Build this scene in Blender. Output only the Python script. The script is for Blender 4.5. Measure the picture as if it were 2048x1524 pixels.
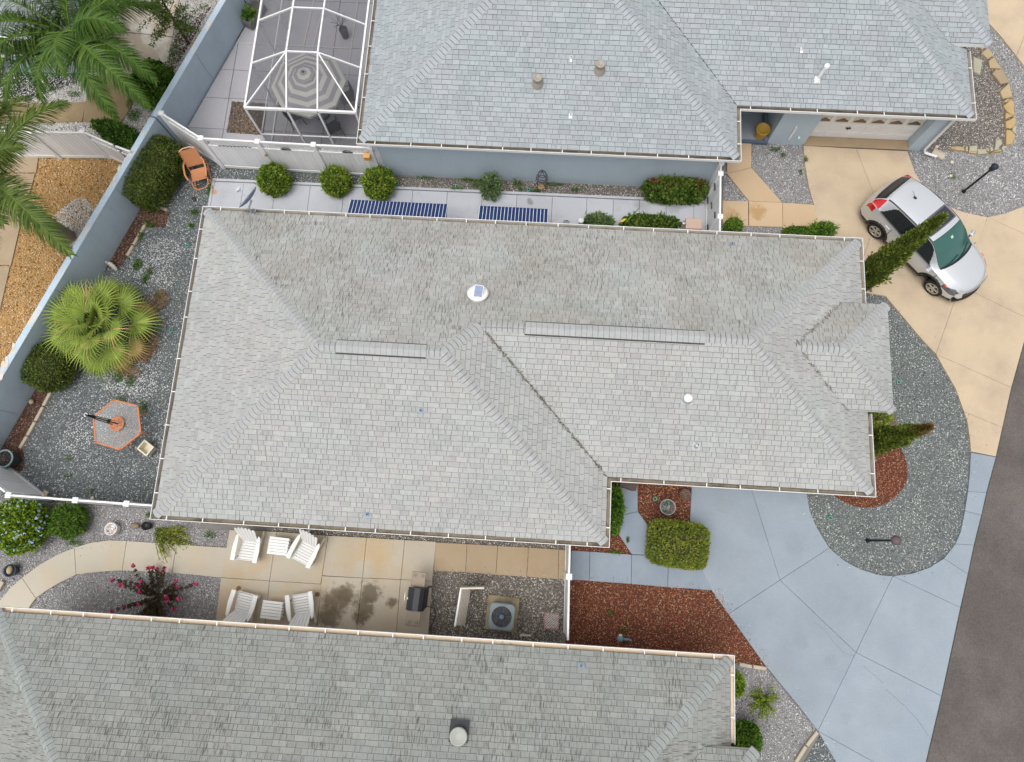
import bpy, math, random
import numpy as np
from mathutils import Vector, Matrix

S = bpy.context.scene
for o in list(bpy.data.objects):
    bpy.data.objects.remove(o)
PI = math.pi
R = math.radians
rnd = random.Random(7)

# ---------------------------------------------------------------- camera
# Survey of the photograph: a drone 22 m up, looking down and tilted about 13 degrees to the north.
CAM_H = 22.0
FOC = 1420.0                      # focal length in pixels of the 2048 px wide photograph
_down = Vector((25, -322, -FOC)).normalized()
_up = -_down
_n = Vector((390, 6273, -FOC))
_n = (_n - _n.dot(_up) * _up).normalized()
_e = _n.cross(_up)
ROT = Matrix((_e, _n, _up))       # camera axes -> world axes (x east, y north, z up)
cam_data = bpy.data.cameras.new('camera')
cam = bpy.data.objects.new('camera', cam_data)
S.collection.objects.link(cam)
cam.matrix_world = Matrix.Translation((0, 0, CAM_H)) @ ROT.to_4x4()
cam_data.sensor_fit = 'HORIZONTAL'
cam_data.sensor_width = 36.0
cam_data.lens = 36.0 * FOC / 2048.0
cam_data.clip_start = 0.1
cam_data.clip_end = 2000
S.camera = cam

# ---------------------------------------------------------------- light: bright overcast
SUN_ELEV, SUN_AZ = 74.0, 215.0
world = bpy.data.worlds.new('World')
S.world = world
world.use_nodes = True
wn, wl = world.node_tree.nodes, world.node_tree.links
wn.clear()
wo = wn.new('ShaderNodeOutputWorld'); wb = wn.new('ShaderNodeBackground')
sky = wn.new('ShaderNodeTexSky'); sky.sky_type = 'NISHITA'; sky.sun_disc = False
sky.sun_elevation = R(SUN_ELEV); sky.sun_rotation = R(SUN_AZ)
sky.air_density = 1.0; sky.dust_density = 4.0; sky.ozone_density = 1.0
hs = wn.new('ShaderNodeHueSaturation'); hs.inputs['Saturation'].default_value = 0.12
wl.new(sky.outputs[0], hs.inputs['Color']); wl.new(hs.outputs[0], wb.inputs[0]); wl.new(wb.outputs[0], wo.inputs[0])
wb.inputs[1].default_value = 0.15
sun_d = bpy.data.lights.new('sun', 'SUN'); sun_d.energy = 0.9; sun_d.angle = R(40); sun_d.color = (1, .97, .92)
sun = bpy.data.objects.new('sun', sun_d); S.collection.objects.link(sun)
_el, _az = R(SUN_ELEV), R(SUN_AZ)
_sd = Vector((math.cos(_el) * math.sin(_az), math.cos(_el) * math.cos(_az), math.sin(_el)))
sun.rotation_euler = _sd.to_track_quat('Z', 'Y').to_euler()
S.view_settings.view_transform = 'Standard'
S.view_settings.look = 'None'
S.view_settings.gamma = 1
S.view_settings.use_curve_mapping = False
S.view_settings.exposure = 0.35

# ---------------------------------------------------------------- survey helper
def G(px, py, z=0.0):
    """world point at height z that the photograph shows at (px, py)"""
    v = ROT @ Vector((px - 1024, 762 - py, -FOC))
    t = (z - CAM_H) / v.z
    return Vector((v.x * t, v.y * t, z))
def GL(pts, z=0.0, ox=0, oy=0, k=1.0):
    """list of survey points, given in an enlargement with offset (ox, oy) and scale k"""
    return [tuple(G(ox + p[0] / k, oy + p[1] / k, z)[:2]) for p in pts]
def px_of(P):
    v = ROT.transposed() @ (Vector(P) - Vector((0, 0, CAM_H)))
    return 1024 - FOC * v.x / v.z, 762 + FOC * v.y / v.z

# ---------------------------------------------------------------- object helpers
def link(o):
    S.collection.objects.link(o); return o
def tag(o, label=None, cat=None, group=None, kind=None):
    if label: o['label'] = label
    if cat: o['category'] = cat
    if group: o['group'] = group
    if kind: o['kind'] = kind
    return o
def E(name, label=None, cat=None, loc=(0, 0, 0), rz=0.0, group=None, kind=None):
    o = link(bpy.data.objects.new(name, None))
    o.empty_display_size = .2
    o.location = loc; o.rotation_euler = (0, 0, rz)
    return tag(o, label, cat, group, kind)
def root_of(o):
    while o.parent: o = o.parent
    return o
def copy_tree(o, parent=None):
    c = link(o.copy()); c.parent = parent
    for ch in list(o.children): copy_tree(ch, c)
    return c

class MB:
    """collects faces; build() links them as ONE mesh object"""
    def __init__(s, local=False):
        s.v = []; s.f = []; s.t = []; s.m = []; s.uv = []; s.local = local; s.sm = []
    def add(s, vs, fs, tone=.5, mi=0, uv=None, smooth=False):
        n = len(s.v); s.v += [tuple(p) for p in vs]
        s.uv += list(uv) if uv else [(0, 0, 0)] * len(vs)
        for f in fs:
            s.f.append([n + i for i in f]); s.t.append(tone); s.m.append(mi); s.sm.append(smooth)
    def box(s, c, size, rz=0, tone=.5, mi=0, mat=None, bev=0):
        x, y, z = [d / 2 for d in size]
        if bev <= 0:
            P = [Vector((sx * x, sy * y, sz * z)) for sz in (-1, 1) for sx, sy in ((-1, -1), (1, -1), (1, 1), (-1, 1))]
            F = [(3, 2, 1, 0), (4, 5, 6, 7), (0, 1, 5, 4), (1, 2, 6, 5), (2, 3, 7, 6), (3, 0, 4, 7)]
        else:
            b = min(bev, x * .9, y * .9, z * .9); P = []; F = []
            for (zz, i) in ((-z, b), (-z + b, 0), (z - b, 0), (z, b)):
                P += [Vector((sx * (x - i), sy * (y - i), zz)) for sx, sy in ((-1, -1), (1, -1), (1, 1), (-1, 1))]
            F = [(3, 2, 1, 0), (12, 13, 14, 15)]
            for r in range(3):
                for k in range(4):
                    a = r * 4 + k; d = r * 4 + (k + 1) % 4
                    F.append((a, d, d + 4, a + 4))
        M_ = Matrix.Translation(c) @ (mat.to_4x4() if mat else Matrix.Rotation(rz, 4, 'Z'))
        s.add([M_ @ p for p in P], F, tone, mi)
    def bar(s, a, b, w, h=None, up=(0, 0, 1), tone=.5, mi=0, bev=0):
        """rectangular bar from a to b, w wide and h deep along up"""
        a = Vector(a); b = Vector(b); h = w if h is None else h
        d = b - a; L = d.length
        if L < 1e-6: return
        d.normalize(); upv = Vector(up)
        if abs(d.dot(upv.normalized())) > .98: upv = Vector((0, 1, 0)) if abs(d.y) < .9 else Vector((1, 0, 0))
        x = d.cross(upv).normalized(); z = x.cross(d)
        m = Matrix((x, d, z)).transposed()
        s.box((a + b) / 2, (w, L, h), tone=tone, mi=mi, mat=m, bev=bev)
    def tube(s, pts, r, n=8, tone=.5, mi=0, cap=True, smooth=True):
        pts = [Vector(p) for p in pts]
        rs = r if isinstance(r, (list, tuple)) else [r] * len(pts)
        vs = []; prev = None
        for i, p in enumerate(pts):
            d = (pts[min(i + 1, len(pts) - 1)] - pts[max(i - 1, 0)]).normalized()
            if prev is None:
                ref = Vector((0, 0, 1)) if abs(d.z) < .9 else Vector((1, 0, 0))
                x = d.cross(ref).normalized()
            else:
                x = (prev - prev.dot(d) * d).normalized()
            prev = x; y = d.cross(x)
            for k in range(n):
                a = 2 * PI * k / n
                vs.append(p + rs[i] * (math.cos(a) * x + math.sin(a) * y))
        fs = []
        for i in range(len(pts) - 1):
            for k in range(n):
                a = i * n + k; b = i * n + (k + 1) % n
                fs.append((a, b, b + n, a + n))
        s.add(vs, fs, tone, mi, smooth=smooth)
        if cap:
            s.add(vs[:n], [tuple(range(n))[::-1]], tone, mi); s.add(vs[-n:], [tuple(range(n))], tone, mi)
    def lathe(s, c, prof, n=24, tone=.5, mi=0, smooth=True, mat=None, cap=True):
        vs = []; c = Vector(c)
        for (r, z) in prof:
            for k in range(n):
                a = 2 * PI * k / n
                p = Vector((r * math.cos(a), r * math.sin(a), z))
                vs.append(c + (mat @ p if mat else p))
        fs = []
        for i in range(len(prof) - 1):
            for k in range(n):
                a = i * n + k; b = i * n + (k + 1) % n
                fs.append((a, b, b + n, a + n))
        s.add(vs, fs, tone, mi, smooth=smooth)
        if not cap: return
        if prof[-1][0] > 1e-4: s.add(vs[-n:], [tuple(range(n))], tone, mi)
        if prof[0][0] > 1e-4: s.add(vs[:n], [tuple(range(n))[::-1]], tone, mi)
    def prism(s, poly, z0, z1, ch=0.0, tone=.5, mi=0):
        poly = ccw(poly); n = len(poly)
        if ch > 0:
            q = inset(poly, ch)
            vs = [(x, y, z0) for x, y in poly] + [(x, y, z1 - ch) for x, y in poly] + [(x, y, z1) for x, y in q]
            fs = [tuple(range(2 * n, 3 * n))]
            for r in range(2):
                fs += [(r * n + k, r * n + (k + 1) % n, (r + 1) * n + (k + 1) % n, (r + 1) * n + k) for k in range(n)]
        else:
            vs = [(x, y, z0) for x, y in poly] + [(x, y, z1) for x, y in poly]
            fs = [tuple(range(n, 2 * n))] + [(k, (k + 1) % n, n + (k + 1) % n, n + k) for k in range(n)]
        s.add(vs, fs, tone, mi)
    def build(s, name, mats, parent=None, smooth=None, cls=None):
        me = bpy.data.meshes.new(name)
        off = Vector((0, 0, 0))
        if parent is not None and not s.local:
            off = root_of(parent).location
        vs = [(p[0] - off.x, p[1] - off.y, p[2] - off.z) for p in s.v]
        me.from_pydata(vs, [], s.f)
        for m in (mats if isinstance(mats, (list, tuple)) else [mats]): me.materials.append(m)
        nf = len(s.f)
        if nf:
            me.attributes.new('tone', 'FLOAT', 'FACE').data.foreach_set('value', s.t)
            me.polygons.foreach_set('material_index', s.m)
            me.polygons.foreach_set('use_smooth', s.sm if smooth is None else [smooth] * nf)
            if any(u != (0, 0, 0) for u in s.uv):
                me.attributes.new('uvl', 'FLOAT_VECTOR', 'POINT').data.foreach_set('vector', np.array(s.uv, dtype=np.float32).ravel())
        o = link(bpy.data.objects.new(name, me))
        if parent is not None: o.parent = parent
        return o

def ccw(p):
    a = sum(p[i][0] * p[(i + 1) % len(p)][1] - p[(i + 1) % len(p)][0] * p[i][1] for i in range(len(p)))
    return list(p) if a > 0 else list(p)[::-1]
def inset(p, d):
    p = ccw(p); n = len(p); out = []
    for i in range(n):
        a, b, c = Vector(p[i - 1]), Vector(p[i]), Vector(p[(i + 1) % n])
        e1 = (b - a).normalized(); e2 = (c - b).normalized()
        n1 = Vector((-e1.y, e1.x)); n2 = Vector((-e2.y, e2.x))
        m = n1 + n2
        if m.length < 1e-6: m = n1
        m.normalize()
        out.append(tuple(b + m * (d / max(.35, m.dot(n1)))))
    return out
def smooth_line(pts, k=4, closed=False):
    """Catmull-Rom through 2-D or 3-D points"""
    P = [Vector(p) for p in pts]; out = []; n = len(P)
    for i in range(n if closed else n - 1):
        p0 = P[i - 1] if (closed or i) else P[0]
        p1 = P[i]; p2 = P[(i + 1) % n]
        p3 = P[(i + 2) % n] if (closed or i + 2 < n) else P[n - 1]
        for j in range(k):
            t = j / k
            out.append(.5 * (2 * p1 + (p2 - p0) * t + (2 * p0 - 5 * p1 + 4 * p2 - p3) * t * t + (3 * p1 - p0 - 3 * p2 + p3) * t ** 3))
    if not closed: out.append(P[-1])
    return [tuple(p) for p in out]

# ---------------------------------------------------------------- materials
def new_mat(name):
    m = bpy.data.materials.new(name); m.use_nodes = True
    nt = m.node_tree; nt.nodes.clear()
    out = nt.nodes.new('ShaderNodeOutputMaterial'); b = nt.nodes.new('ShaderNodeBsdfPrincipled')
    nt.links.new(b.outputs[0], out.inputs[0])
    return m, nt, b, out
def nd(nt, typ, **kw):
    n = nt.nodes.new(typ)
    for k, v in kw.items(): setattr(n, k, v)
    return n
def math_(nt, op, a, b=None, c=None, clamp=False):
    n = nd(nt, 'ShaderNodeMath', operation=op); n.use_clamp = clamp
    for i, x in enumerate((a, b, c)):
        if x is None: continue
        if isinstance(x, (int, float)): n.inputs[i].default_value = x
        else: nt.links.new(x, n.inputs[i])
    return n.outputs[0]
def noise(nt, vec, scale, detail=3, rough=.55):
    n = nd(nt, 'ShaderNodeTexNoise'); n.inputs['Scale'].default_value = scale
    n.inputs['Detail'].default_value = detail; n.inputs['Roughness'].default_value = rough
    nt.links.new(vec, n.inputs['Vector']); return n.outputs['Fac']
def ramp(nt, fac, lo, hi):
    return math_(nt, 'DIVIDE', math_(nt, 'SUBTRACT', fac, lo), hi - lo, clamp=False) if False else \
        nt_map(nt, fac, lo, hi)
def nt_map(nt, fac, lo, hi):
    n = nd(nt, 'ShaderNodeMapRange'); n.clamp = True
    nt.links.new(fac, n.inputs[0]); n.inputs[1].default_value = lo; n.inputs[2].default_value = hi
    return n.outputs[0]
def mixc(nt, fac, a, b):
    n = nd(nt, 'ShaderNodeMix', data_type='RGBA')
    if isinstance(fac, (int, float)): n.inputs[0].default_value = fac
    else: nt.links.new(fac, n.inputs[0])
    for i, x in ((6, a), (7, b)):
        if isinstance(x, tuple): n.inputs[i].default_value = (*x, 1)
        else: nt.links.new(x, n.inputs[i])
    return n.outputs[2]
def mat(name, col, rough=.75, var=.12, scale=1.2, fine=0.0, fscale=90, tone=0.0, rand=0.0, col2=None, c2=(.5, .7), c2scale=.8,
        bump=0.0, bscale=60, metal=0.0, spec=.3, hue=0.0, trans=0.0, coat=0.0, alpha=None, stain=None, hueT=0.0, drip=0.0):
    """general surface: base colour, soft variation, fine speckle, per-face tone, per-object tone, second colour in patches, bump"""
    m, nt, b, out = new_mat(name); L = nt.links
    tc = nd(nt, 'ShaderNodeTexCoord'); vec = tc.outputs['Object']
    n1 = noise(nt, vec, scale, 4, .6)
    val = math_(nt, 'MULTIPLY_ADD', n1, 2 * var, 1 - var)
    if fine:
        n2 = noise(nt, vec, fscale, 2, .7)
        val = math_(nt, 'ADD', val, math_(nt, 'MULTIPLY_ADD', n2, 2 * fine, -fine))
    at = None
    if tone or hueT:
        at = nd(nt, 'ShaderNodeAttribute', attribute_name='tone')
        val = math_(nt, 'MULTIPLY', val, math_(nt, 'MULTIPLY_ADD', at.outputs['Fac'], 2 * tone, 1 - tone))
    if rand:
        oi = nd(nt, 'ShaderNodeObjectInfo')
        val = math_(nt, 'MULTIPLY', val, math_(nt, 'MULTIPLY_ADD', oi.outputs['Random'], 2 * rand, 1 - rand))
    c = nd(nt, 'ShaderNodeRGB'); c.outputs[0].default_value = (*col, 1); cs = c.outputs[0]
    if col2:
        cs = mixc(nt, nt_map(nt, noise(nt, vec, c2scale, 5, .65), *c2), cs, col2)
    if stain:                                         # list of (centre, radius, colour, strength): spills and rust with a shape of their own
        for (cx, cy, rad, scol, st) in stain:
            d = nd(nt, 'ShaderNodeVectorMath', operation='DISTANCE')
            sc = nd(nt, 'ShaderNodeVectorMath', operation='MULTIPLY'); L.new(vec, sc.inputs[0]); sc.inputs[1].default_value = (1, 1, 0)
            L.new(sc.outputs[0], d.inputs[0]); d.inputs[1].default_value = (cx, cy, 0)
            dd = math_(nt, 'ADD', d.outputs['Value'], math_(nt, 'MULTIPLY_ADD', noise(nt, vec, 1.5 / max(rad, .25), 6, .7), 2.6 * rad, -1.3 * rad))
            f = math_(nt, 'MULTIPLY', math_(nt, 'SUBTRACT', 1.0, nt_map(nt, dd, rad * .6, rad * 1.15)), st)
            cs = mixc(nt, f, cs, scol)
    if drip:
        dm = nd(nt, 'ShaderNodeVectorMath', operation='MULTIPLY'); L.new(vec, dm.inputs[0]); dm.inputs[1].default_value = (1.5, 1.5, .25)
        val = math_(nt, 'MULTIPLY', val, math_(nt, 'MULTIPLY_ADD', nt_map(nt, noise(nt, dm.outputs[0], 1.5, 5, .7), .48, .75), -drip, 1.0))
    h = nd(nt, 'ShaderNodeHueSaturation'); L.new(cs, h.inputs['Color']); L.new(val, h.inputs['Value'])
    if hueT: L.new(math_(nt, 'MULTIPLY_ADD', at.outputs['Fac'], -2 * hueT, .5 + hueT), h.inputs['Hue'])
    L.new(h.outputs[0], b.inputs['Base Color'])
    b.inputs['Roughness'].default_value = rough; b.inputs['Metallic'].default_value = metal
    b.inputs['Specular IOR Level'].default_value = spec; b.inputs['Coat Weight'].default_value = coat
    if bump:
        bp = nd(nt, 'ShaderNodeBump'); bp.inputs['Strength'].default_value = bump; bp.inputs['Distance'].default_value = .01
        L.new(noise(nt, vec, bscale, 4, .6), bp.inputs['Height']); L.new(bp.outputs[0], b.inputs['Normal'])
    if trans:
        t = nd(nt, 'ShaderNodeBsdfTranslucent'); L.new(h.outputs[0], t.inputs[0])
        mx = nd(nt, 'ShaderNodeMixShader'); mx.inputs[0].default_value = trans
        L.new(b.outputs[0], mx.inputs[1]); L.new(t.outputs[0], mx.inputs[2]); L.new(mx.outputs[0], out.inputs[0])
    if alpha is not None:
        t = nd(nt, 'ShaderNodeBsdfTransparent'); t.inputs[0].default_value = (*alpha[1], 1)
        mx = nd(nt, 'ShaderNodeMixShader'); mx.inputs[0].default_value = alpha[0]
        L.new(t.outputs[0], mx.inputs[1]); L.new(b.outputs[0], mx.inputs[2]); L.new(mx.outputs[0], out.inputs[0])
    return m

def roof_mat(name, col, streak, patch, green=0.0, tone=.16, north=False):
    base = col
    m, nt, b, out = new_mat(name); L = nt.links
    tc = nd(nt, 'ShaderNodeTexCoord'); vec = tc.outputs['Object']
    at = nd(nt, 'ShaderNodeAttribute', attribute_name='tone')
    uv = nd(nt, 'ShaderNodeAttribute', attribute_name='uvl')
    st = nd(nt, 'ShaderNodeVectorMath', operation='MULTIPLY'); L.new(uv.outputs['Vector'], st.inputs[0]); st.inputs[1].default_value = (26, 4.0, 3)
    s1 = nt_map(nt, noise(nt, st.outputs[0], 1.0, 4, .62), .50, .68)
    st2 = nd(nt, 'ShaderNodeVectorMath', operation='MULTIPLY'); L.new(uv.outputs['Vector'], st2.inputs[0]); st2.inputs[1].default_value = (1.6, .9, 3)
    mk = nt_map(nt, noise(nt, st2.outputs[0], .7, 4, .65), .42, .62)
    fac = math_(nt, 'MULTIPLY', math_(nt, 'MULTIPLY', s1, math_(nt, 'MULTIPLY_ADD', mk, .85, .15)), streak)
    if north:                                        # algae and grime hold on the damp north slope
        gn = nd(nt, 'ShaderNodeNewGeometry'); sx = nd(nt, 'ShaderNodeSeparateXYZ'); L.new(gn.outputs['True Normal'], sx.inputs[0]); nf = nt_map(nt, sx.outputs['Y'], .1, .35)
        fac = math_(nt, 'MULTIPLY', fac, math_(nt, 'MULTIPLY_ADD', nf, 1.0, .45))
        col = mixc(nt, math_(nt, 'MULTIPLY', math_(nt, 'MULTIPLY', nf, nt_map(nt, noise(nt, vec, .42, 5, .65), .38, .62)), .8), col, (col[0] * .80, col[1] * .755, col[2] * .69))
    cs = mixc(nt, fac, col, (.105, .10, .09))
    if green: cs = mixc(nt, math_(nt, 'MULTIPLY', nt_map(nt, noise(nt, vec, .7, 4), .42, .7), green), cs, (base[0] * .8, base[1] * 1.0, base[2] * .95))
    val = math_(nt, 'MULTIPLY_ADD', at.outputs['Fac'], 2 * tone, 1 - tone)
    val = math_(nt, 'MULTIPLY', val, math_(nt, 'MULTIPLY_ADD', noise(nt, vec, .45, 4), 2 * patch, 1 - patch))
    val = math_(nt, 'MULTIPLY', val, math_(nt, 'MULTIPLY_ADD', noise(nt, vec, 30, 2, .8), .3, .85))
    val = math_(nt, 'MULTIPLY', val, math_(nt, 'MULTIPLY_ADD', noise(nt, vec, 9, 3, .7), .3, .85))
    h = nd(nt, 'ShaderNodeHueSaturation'); L.new(cs, h.inputs['Color']); L.new(val, h.inputs['Value'])
    L.new(h.outputs[0], b.inputs['Base Color']); b.inputs['Roughness'].default_value = .92; b.inputs['Specular IOR Level'].default_value = .15
    bp = nd(nt, 'ShaderNodeBump'); bp.inputs['Strength'].default_value = .5; bp.inputs['Distance'].default_value = .006
    L.new(noise(nt, vec, 60, 3, .7), bp.inputs['Height']); L.new(bp.outputs[0], b.inputs['Normal'])
    return m

MT = {}
MT['white'] = mat('white_paint', (.78, .78, .77), .45, .05, 2, fine=.02, bump=.05)
MT['vinyl'] = mat('white_vinyl', (.80, .80, .81), .4, .05, 1.5, rand=.04, drip=.10)
MT['cream'] = mat('cream_trim', (.66, .60, .50), .5, .08, 2)
MT['debris'] = mat('gutter_debris', (.26, .22, .165), .95, .35, 5, fine=.3, fscale=60, col2=(.12, .085, .06), c2scale=2.2)
MT['guttertan'] = mat('gutter_inside_tan', (.62, .52, .40), .6, .1, 4, col2=(.25, .2, .14), c2=(.62, .72), c2scale=1.3)
MT['bluewall'] = mat('pale_blue_stucco', (.47, .555, .62), .85, .07, .9, fine=.04, fscale=25, bump=.25, bscale=90, drip=.05)
MT['boundary'] = mat('blue_boundary_stucco', (.44, .53, .60), .85, .12, .8, fine=.05, fscale=60, bump=.3, bscale=70, col2=(.40, .48, .55), c2=(.5, .75), c2scale=.6, drip=.10)
MT['wallcap'] = mat('weathered_wall_cap', (.45, .55, .64), .85, .12, 2, col2=(.62, .58, .5), c2=(.56, .66), c2scale=1.5, bump=.3)
MT['darkgrey'] = mat('dark_grey', (.05, .052, .055), .6, .1)
MT['black'] = mat('black_plastic', (.018, .018, .02), .45, .1)
MT['asphalt'] = mat('asphalt', (.112, .099, .091), .92, .22, .7, fine=.5, fscale=24, col2=(.145, .13, .12), c2=(.45, .7), c2scale=.35, bump=.8, bscale=40, spec=.15)
MT['blueconc'] = mat('blue_painted_concrete', (.26, .305, .352), .7, .10, .8, fine=.13, fscale=22, rand=.05, col2=(.30, .34, .385), c2=(.42, .68), c2scale=.55, bump=.25, bscale=60, stain=[(G(*p_).x, G(*p_).y, r_s, (.22, .24, .26), st_ * .5) for p_, r_s, st_ in (((1500, 1040), .5, .35), ((1590, 1090), .35, .4), ((1480, 1130), .6, .3), ((1640, 1240), .9, .35), ((1600, 1280), .25, .6), ((1660, 1320), .2, .6), ((1700, 1200), .6, .3), ((1760, 1260), .8, .35), ((1690, 1435), .18, .5), ((1770, 1420), .6, .3), ((1560, 1330), .7, .3), ((1860, 1230), .5, .25), ((1450, 1010), .3, .35))])
MT['bluewalk'] = mat('blue_painted_walk', (.245, .295, .355), .65, .13, .9, fine=.18, fscale=65, rand=.05, col2=(.29, .33, .37), c2=(.45, .7), c2scale=1.2, bump=.25, bscale=80)
MT['tanconc'] = mat('tan_concrete', (.53, .42, .295), .8, .12, .7, fine=.08, fscale=20, rand=.03, col2=(.43, .34, .25), c2=(.45, .72), c2scale=.8, bump=.2)
MT['tanwalk'] = mat('orange_tan_concrete', (.37, .285, .19), .8, .12, .9, fine=.08, rand=.04, col2=(.32, .23, .14), c2=(.5, .75), c2scale=.8, bump=.2)
_p8 = G(655, 1190); _p9 = G(745, 1185); _p9b = G(785, 1195)
MT['patio'] = mat('patio_concrete', (.465, .415, .335), .8, .12, .6, fine=.1, fscale=25, rand=.03, col2=(.46, .34, .2), c2=(.48, .72), c2scale=.55, bump=.2,
    stain=[(G(*p_, .05).x, G(*p_, .05).y, r_s, (.135, .105, .068), .85) for p_, r_s in (((672, 1200), .42), ((694, 1190), .3), ((660, 1232), .36), ((742, 1185), .33), ((728, 1215), .32), ((720, 1236), .22), ((784, 1206), .16))] + [(G(745, 1100).x, G(745, 1100).y, .6, (.5, .36, .19), .5), (G(690, 1110).x, G(690, 1110).y, .4, (.47, .36, .22), .4)])
MT['pathconc'] = mat('garden_path_concrete', (.475, .43, .35), .8, .10, .8, fine=.06, rand=.03, col2=(.5, .40, .28), c2=(.5, .75), c2scale=.7, bump=.2)
MT['greyconc'] = mat('pale_grey_concrete', (.455, .465, .50), .8, .12, .8, fine=.06, rand=.04, col2=(.36, .37, .40), c2=(.5, .75), c2scale=.9, bump=.2,
    stain=[(G(430, 386).x, G(430, 386).y, .1, (.5, .25, .1), .8), (G(1060, 405).x, G(1060, 405).y, .12, (.2, .19, .18), .7), (G(1285, 410).x, G(1285, 410).y, .3, (.25, .24, .23), .35), (G(1345, 415).x, G(1345, 415).y, .3, (.2, .2, .2), .35)])
MT['deckconc'] = mat('pool_deck_concrete', (.43, .42, .445), .75, .12, .7, fine=.05, rand=.03, col2=(.33, .32, .34), c2=(.52, .75), c2scale=.7, bump=.15)
MT['soil'] = mat('joint_soil', (.09, .08, .07), .95, .3, 6, fine=.3)
MT['terrain'] = mat('terrain_gravel', (.2, .19, .175), .95, .3, 2, fine=.4, fscale=40)
MT['screen'] = mat('screen_mesh', (.16, .16, .175), .9, .05, alpha=(.24, (.82, .82, .83)))
MT['glasstop'] = mat('pebbled_table_glass', (.58, .58, .57), .15, .1, 30, fine=.25, fscale=30, spec=.6, alpha=(.32, (.85, .9, .9)), bump=.4, bscale=70)
MT['terracotta'] = mat('orange_wicker', (.50, .22, .10), .6, .15, 6, fine=.15, fscale=60)
MT['orange_frame'] = mat('orange_metal_frame', (.62, .2, .075), .5, .12, 5)
MT['darkglass'] = mat('dark_glass', (.012, .014, .016), .06, .1, spec=.6)
MT['metal'] = mat('grey_metal', (.42, .44, .46), .4, .08, 3, metal=.6)
MT['galv'] = mat('galvanised_flashing', (.27, .33, .41), .6, .3, 20, metal=.2)
MT['ventan'] = mat('tan_vent_metal', (.36, .32, .27), .5, .1, 4)
MT['bark'] = mat('grey_bark', (.20, .17, .145), .9, .25, 3, fine=.2, fscale=30, bump=.6, bscale=25)
MT['twig'] = mat('brown_twig', (.09, .06, .04), .9, .25, 8)
MT['wood'] = mat('driftwood', (.42, .36, .27), .85, .2, 6, fine=.15)
def leafm(n, col, tone=.6, hueT=.03, trans=.2, rough=.5, **k):
    MT[n] = mat(n + '_leaf', col, rough, .2, 1.5, tone=tone, hueT=hueT, trans=trans, spec=.15, **k)
leafm('hedge', (0.116, 0.163, 0.0341)); leafm('bush', (0.202, 0.295, 0.0403)); leafm('boxwood', (0.232, 0.279, 0.0434), tone=.4)
leafm('croton', (0.109, 0.171, 0.031)); leafm('crotonred', (0.299, 0.115, 0.046)); leafm('sage', (0.139, 0.217, 0.0853)); leafm('plumbago', (0.186, 0.295, 0.0248))
leafm('green', (0.109, 0.217, 0.0279)); leafm('juniper', (0.279, 0.357, 0.0465)); leafm('myrtle', (0.0853, 0.0697, 0.0341)); leafm('fern', (0.217, 0.326, 0.031))
leafm('cypress', (.235, .30, .06), tone=.65); leafm('palm', (.06, .12, .018), tone=.65, trans=.1); leafm('palm2', (.085, .13, .024), tone=.65, trans=.1); leafm('fan', (.23, .31, .06), tone=.45, trans=.2, hueT=.02)
leafm('fandry', (0.437, 0.333, 0.127), tone=.35); leafm('dry', (0.276, 0.172, 0.092), tone=.4, trans=.05); leafm('weed', (0.093, 0.202, 0.031)); leafm('treeleaf', (0.116, 0.171, 0.0341))
leafm('pink', (0.828, 0.0805, 0.299), tone=.3, hueT=0); leafm('lilac', (0.483, 0.598, 0.85), tone=.2, hueT=0); leafm('yellow', (0.713, 0.598, 0.023), tone=.2, hueT=0)
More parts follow.
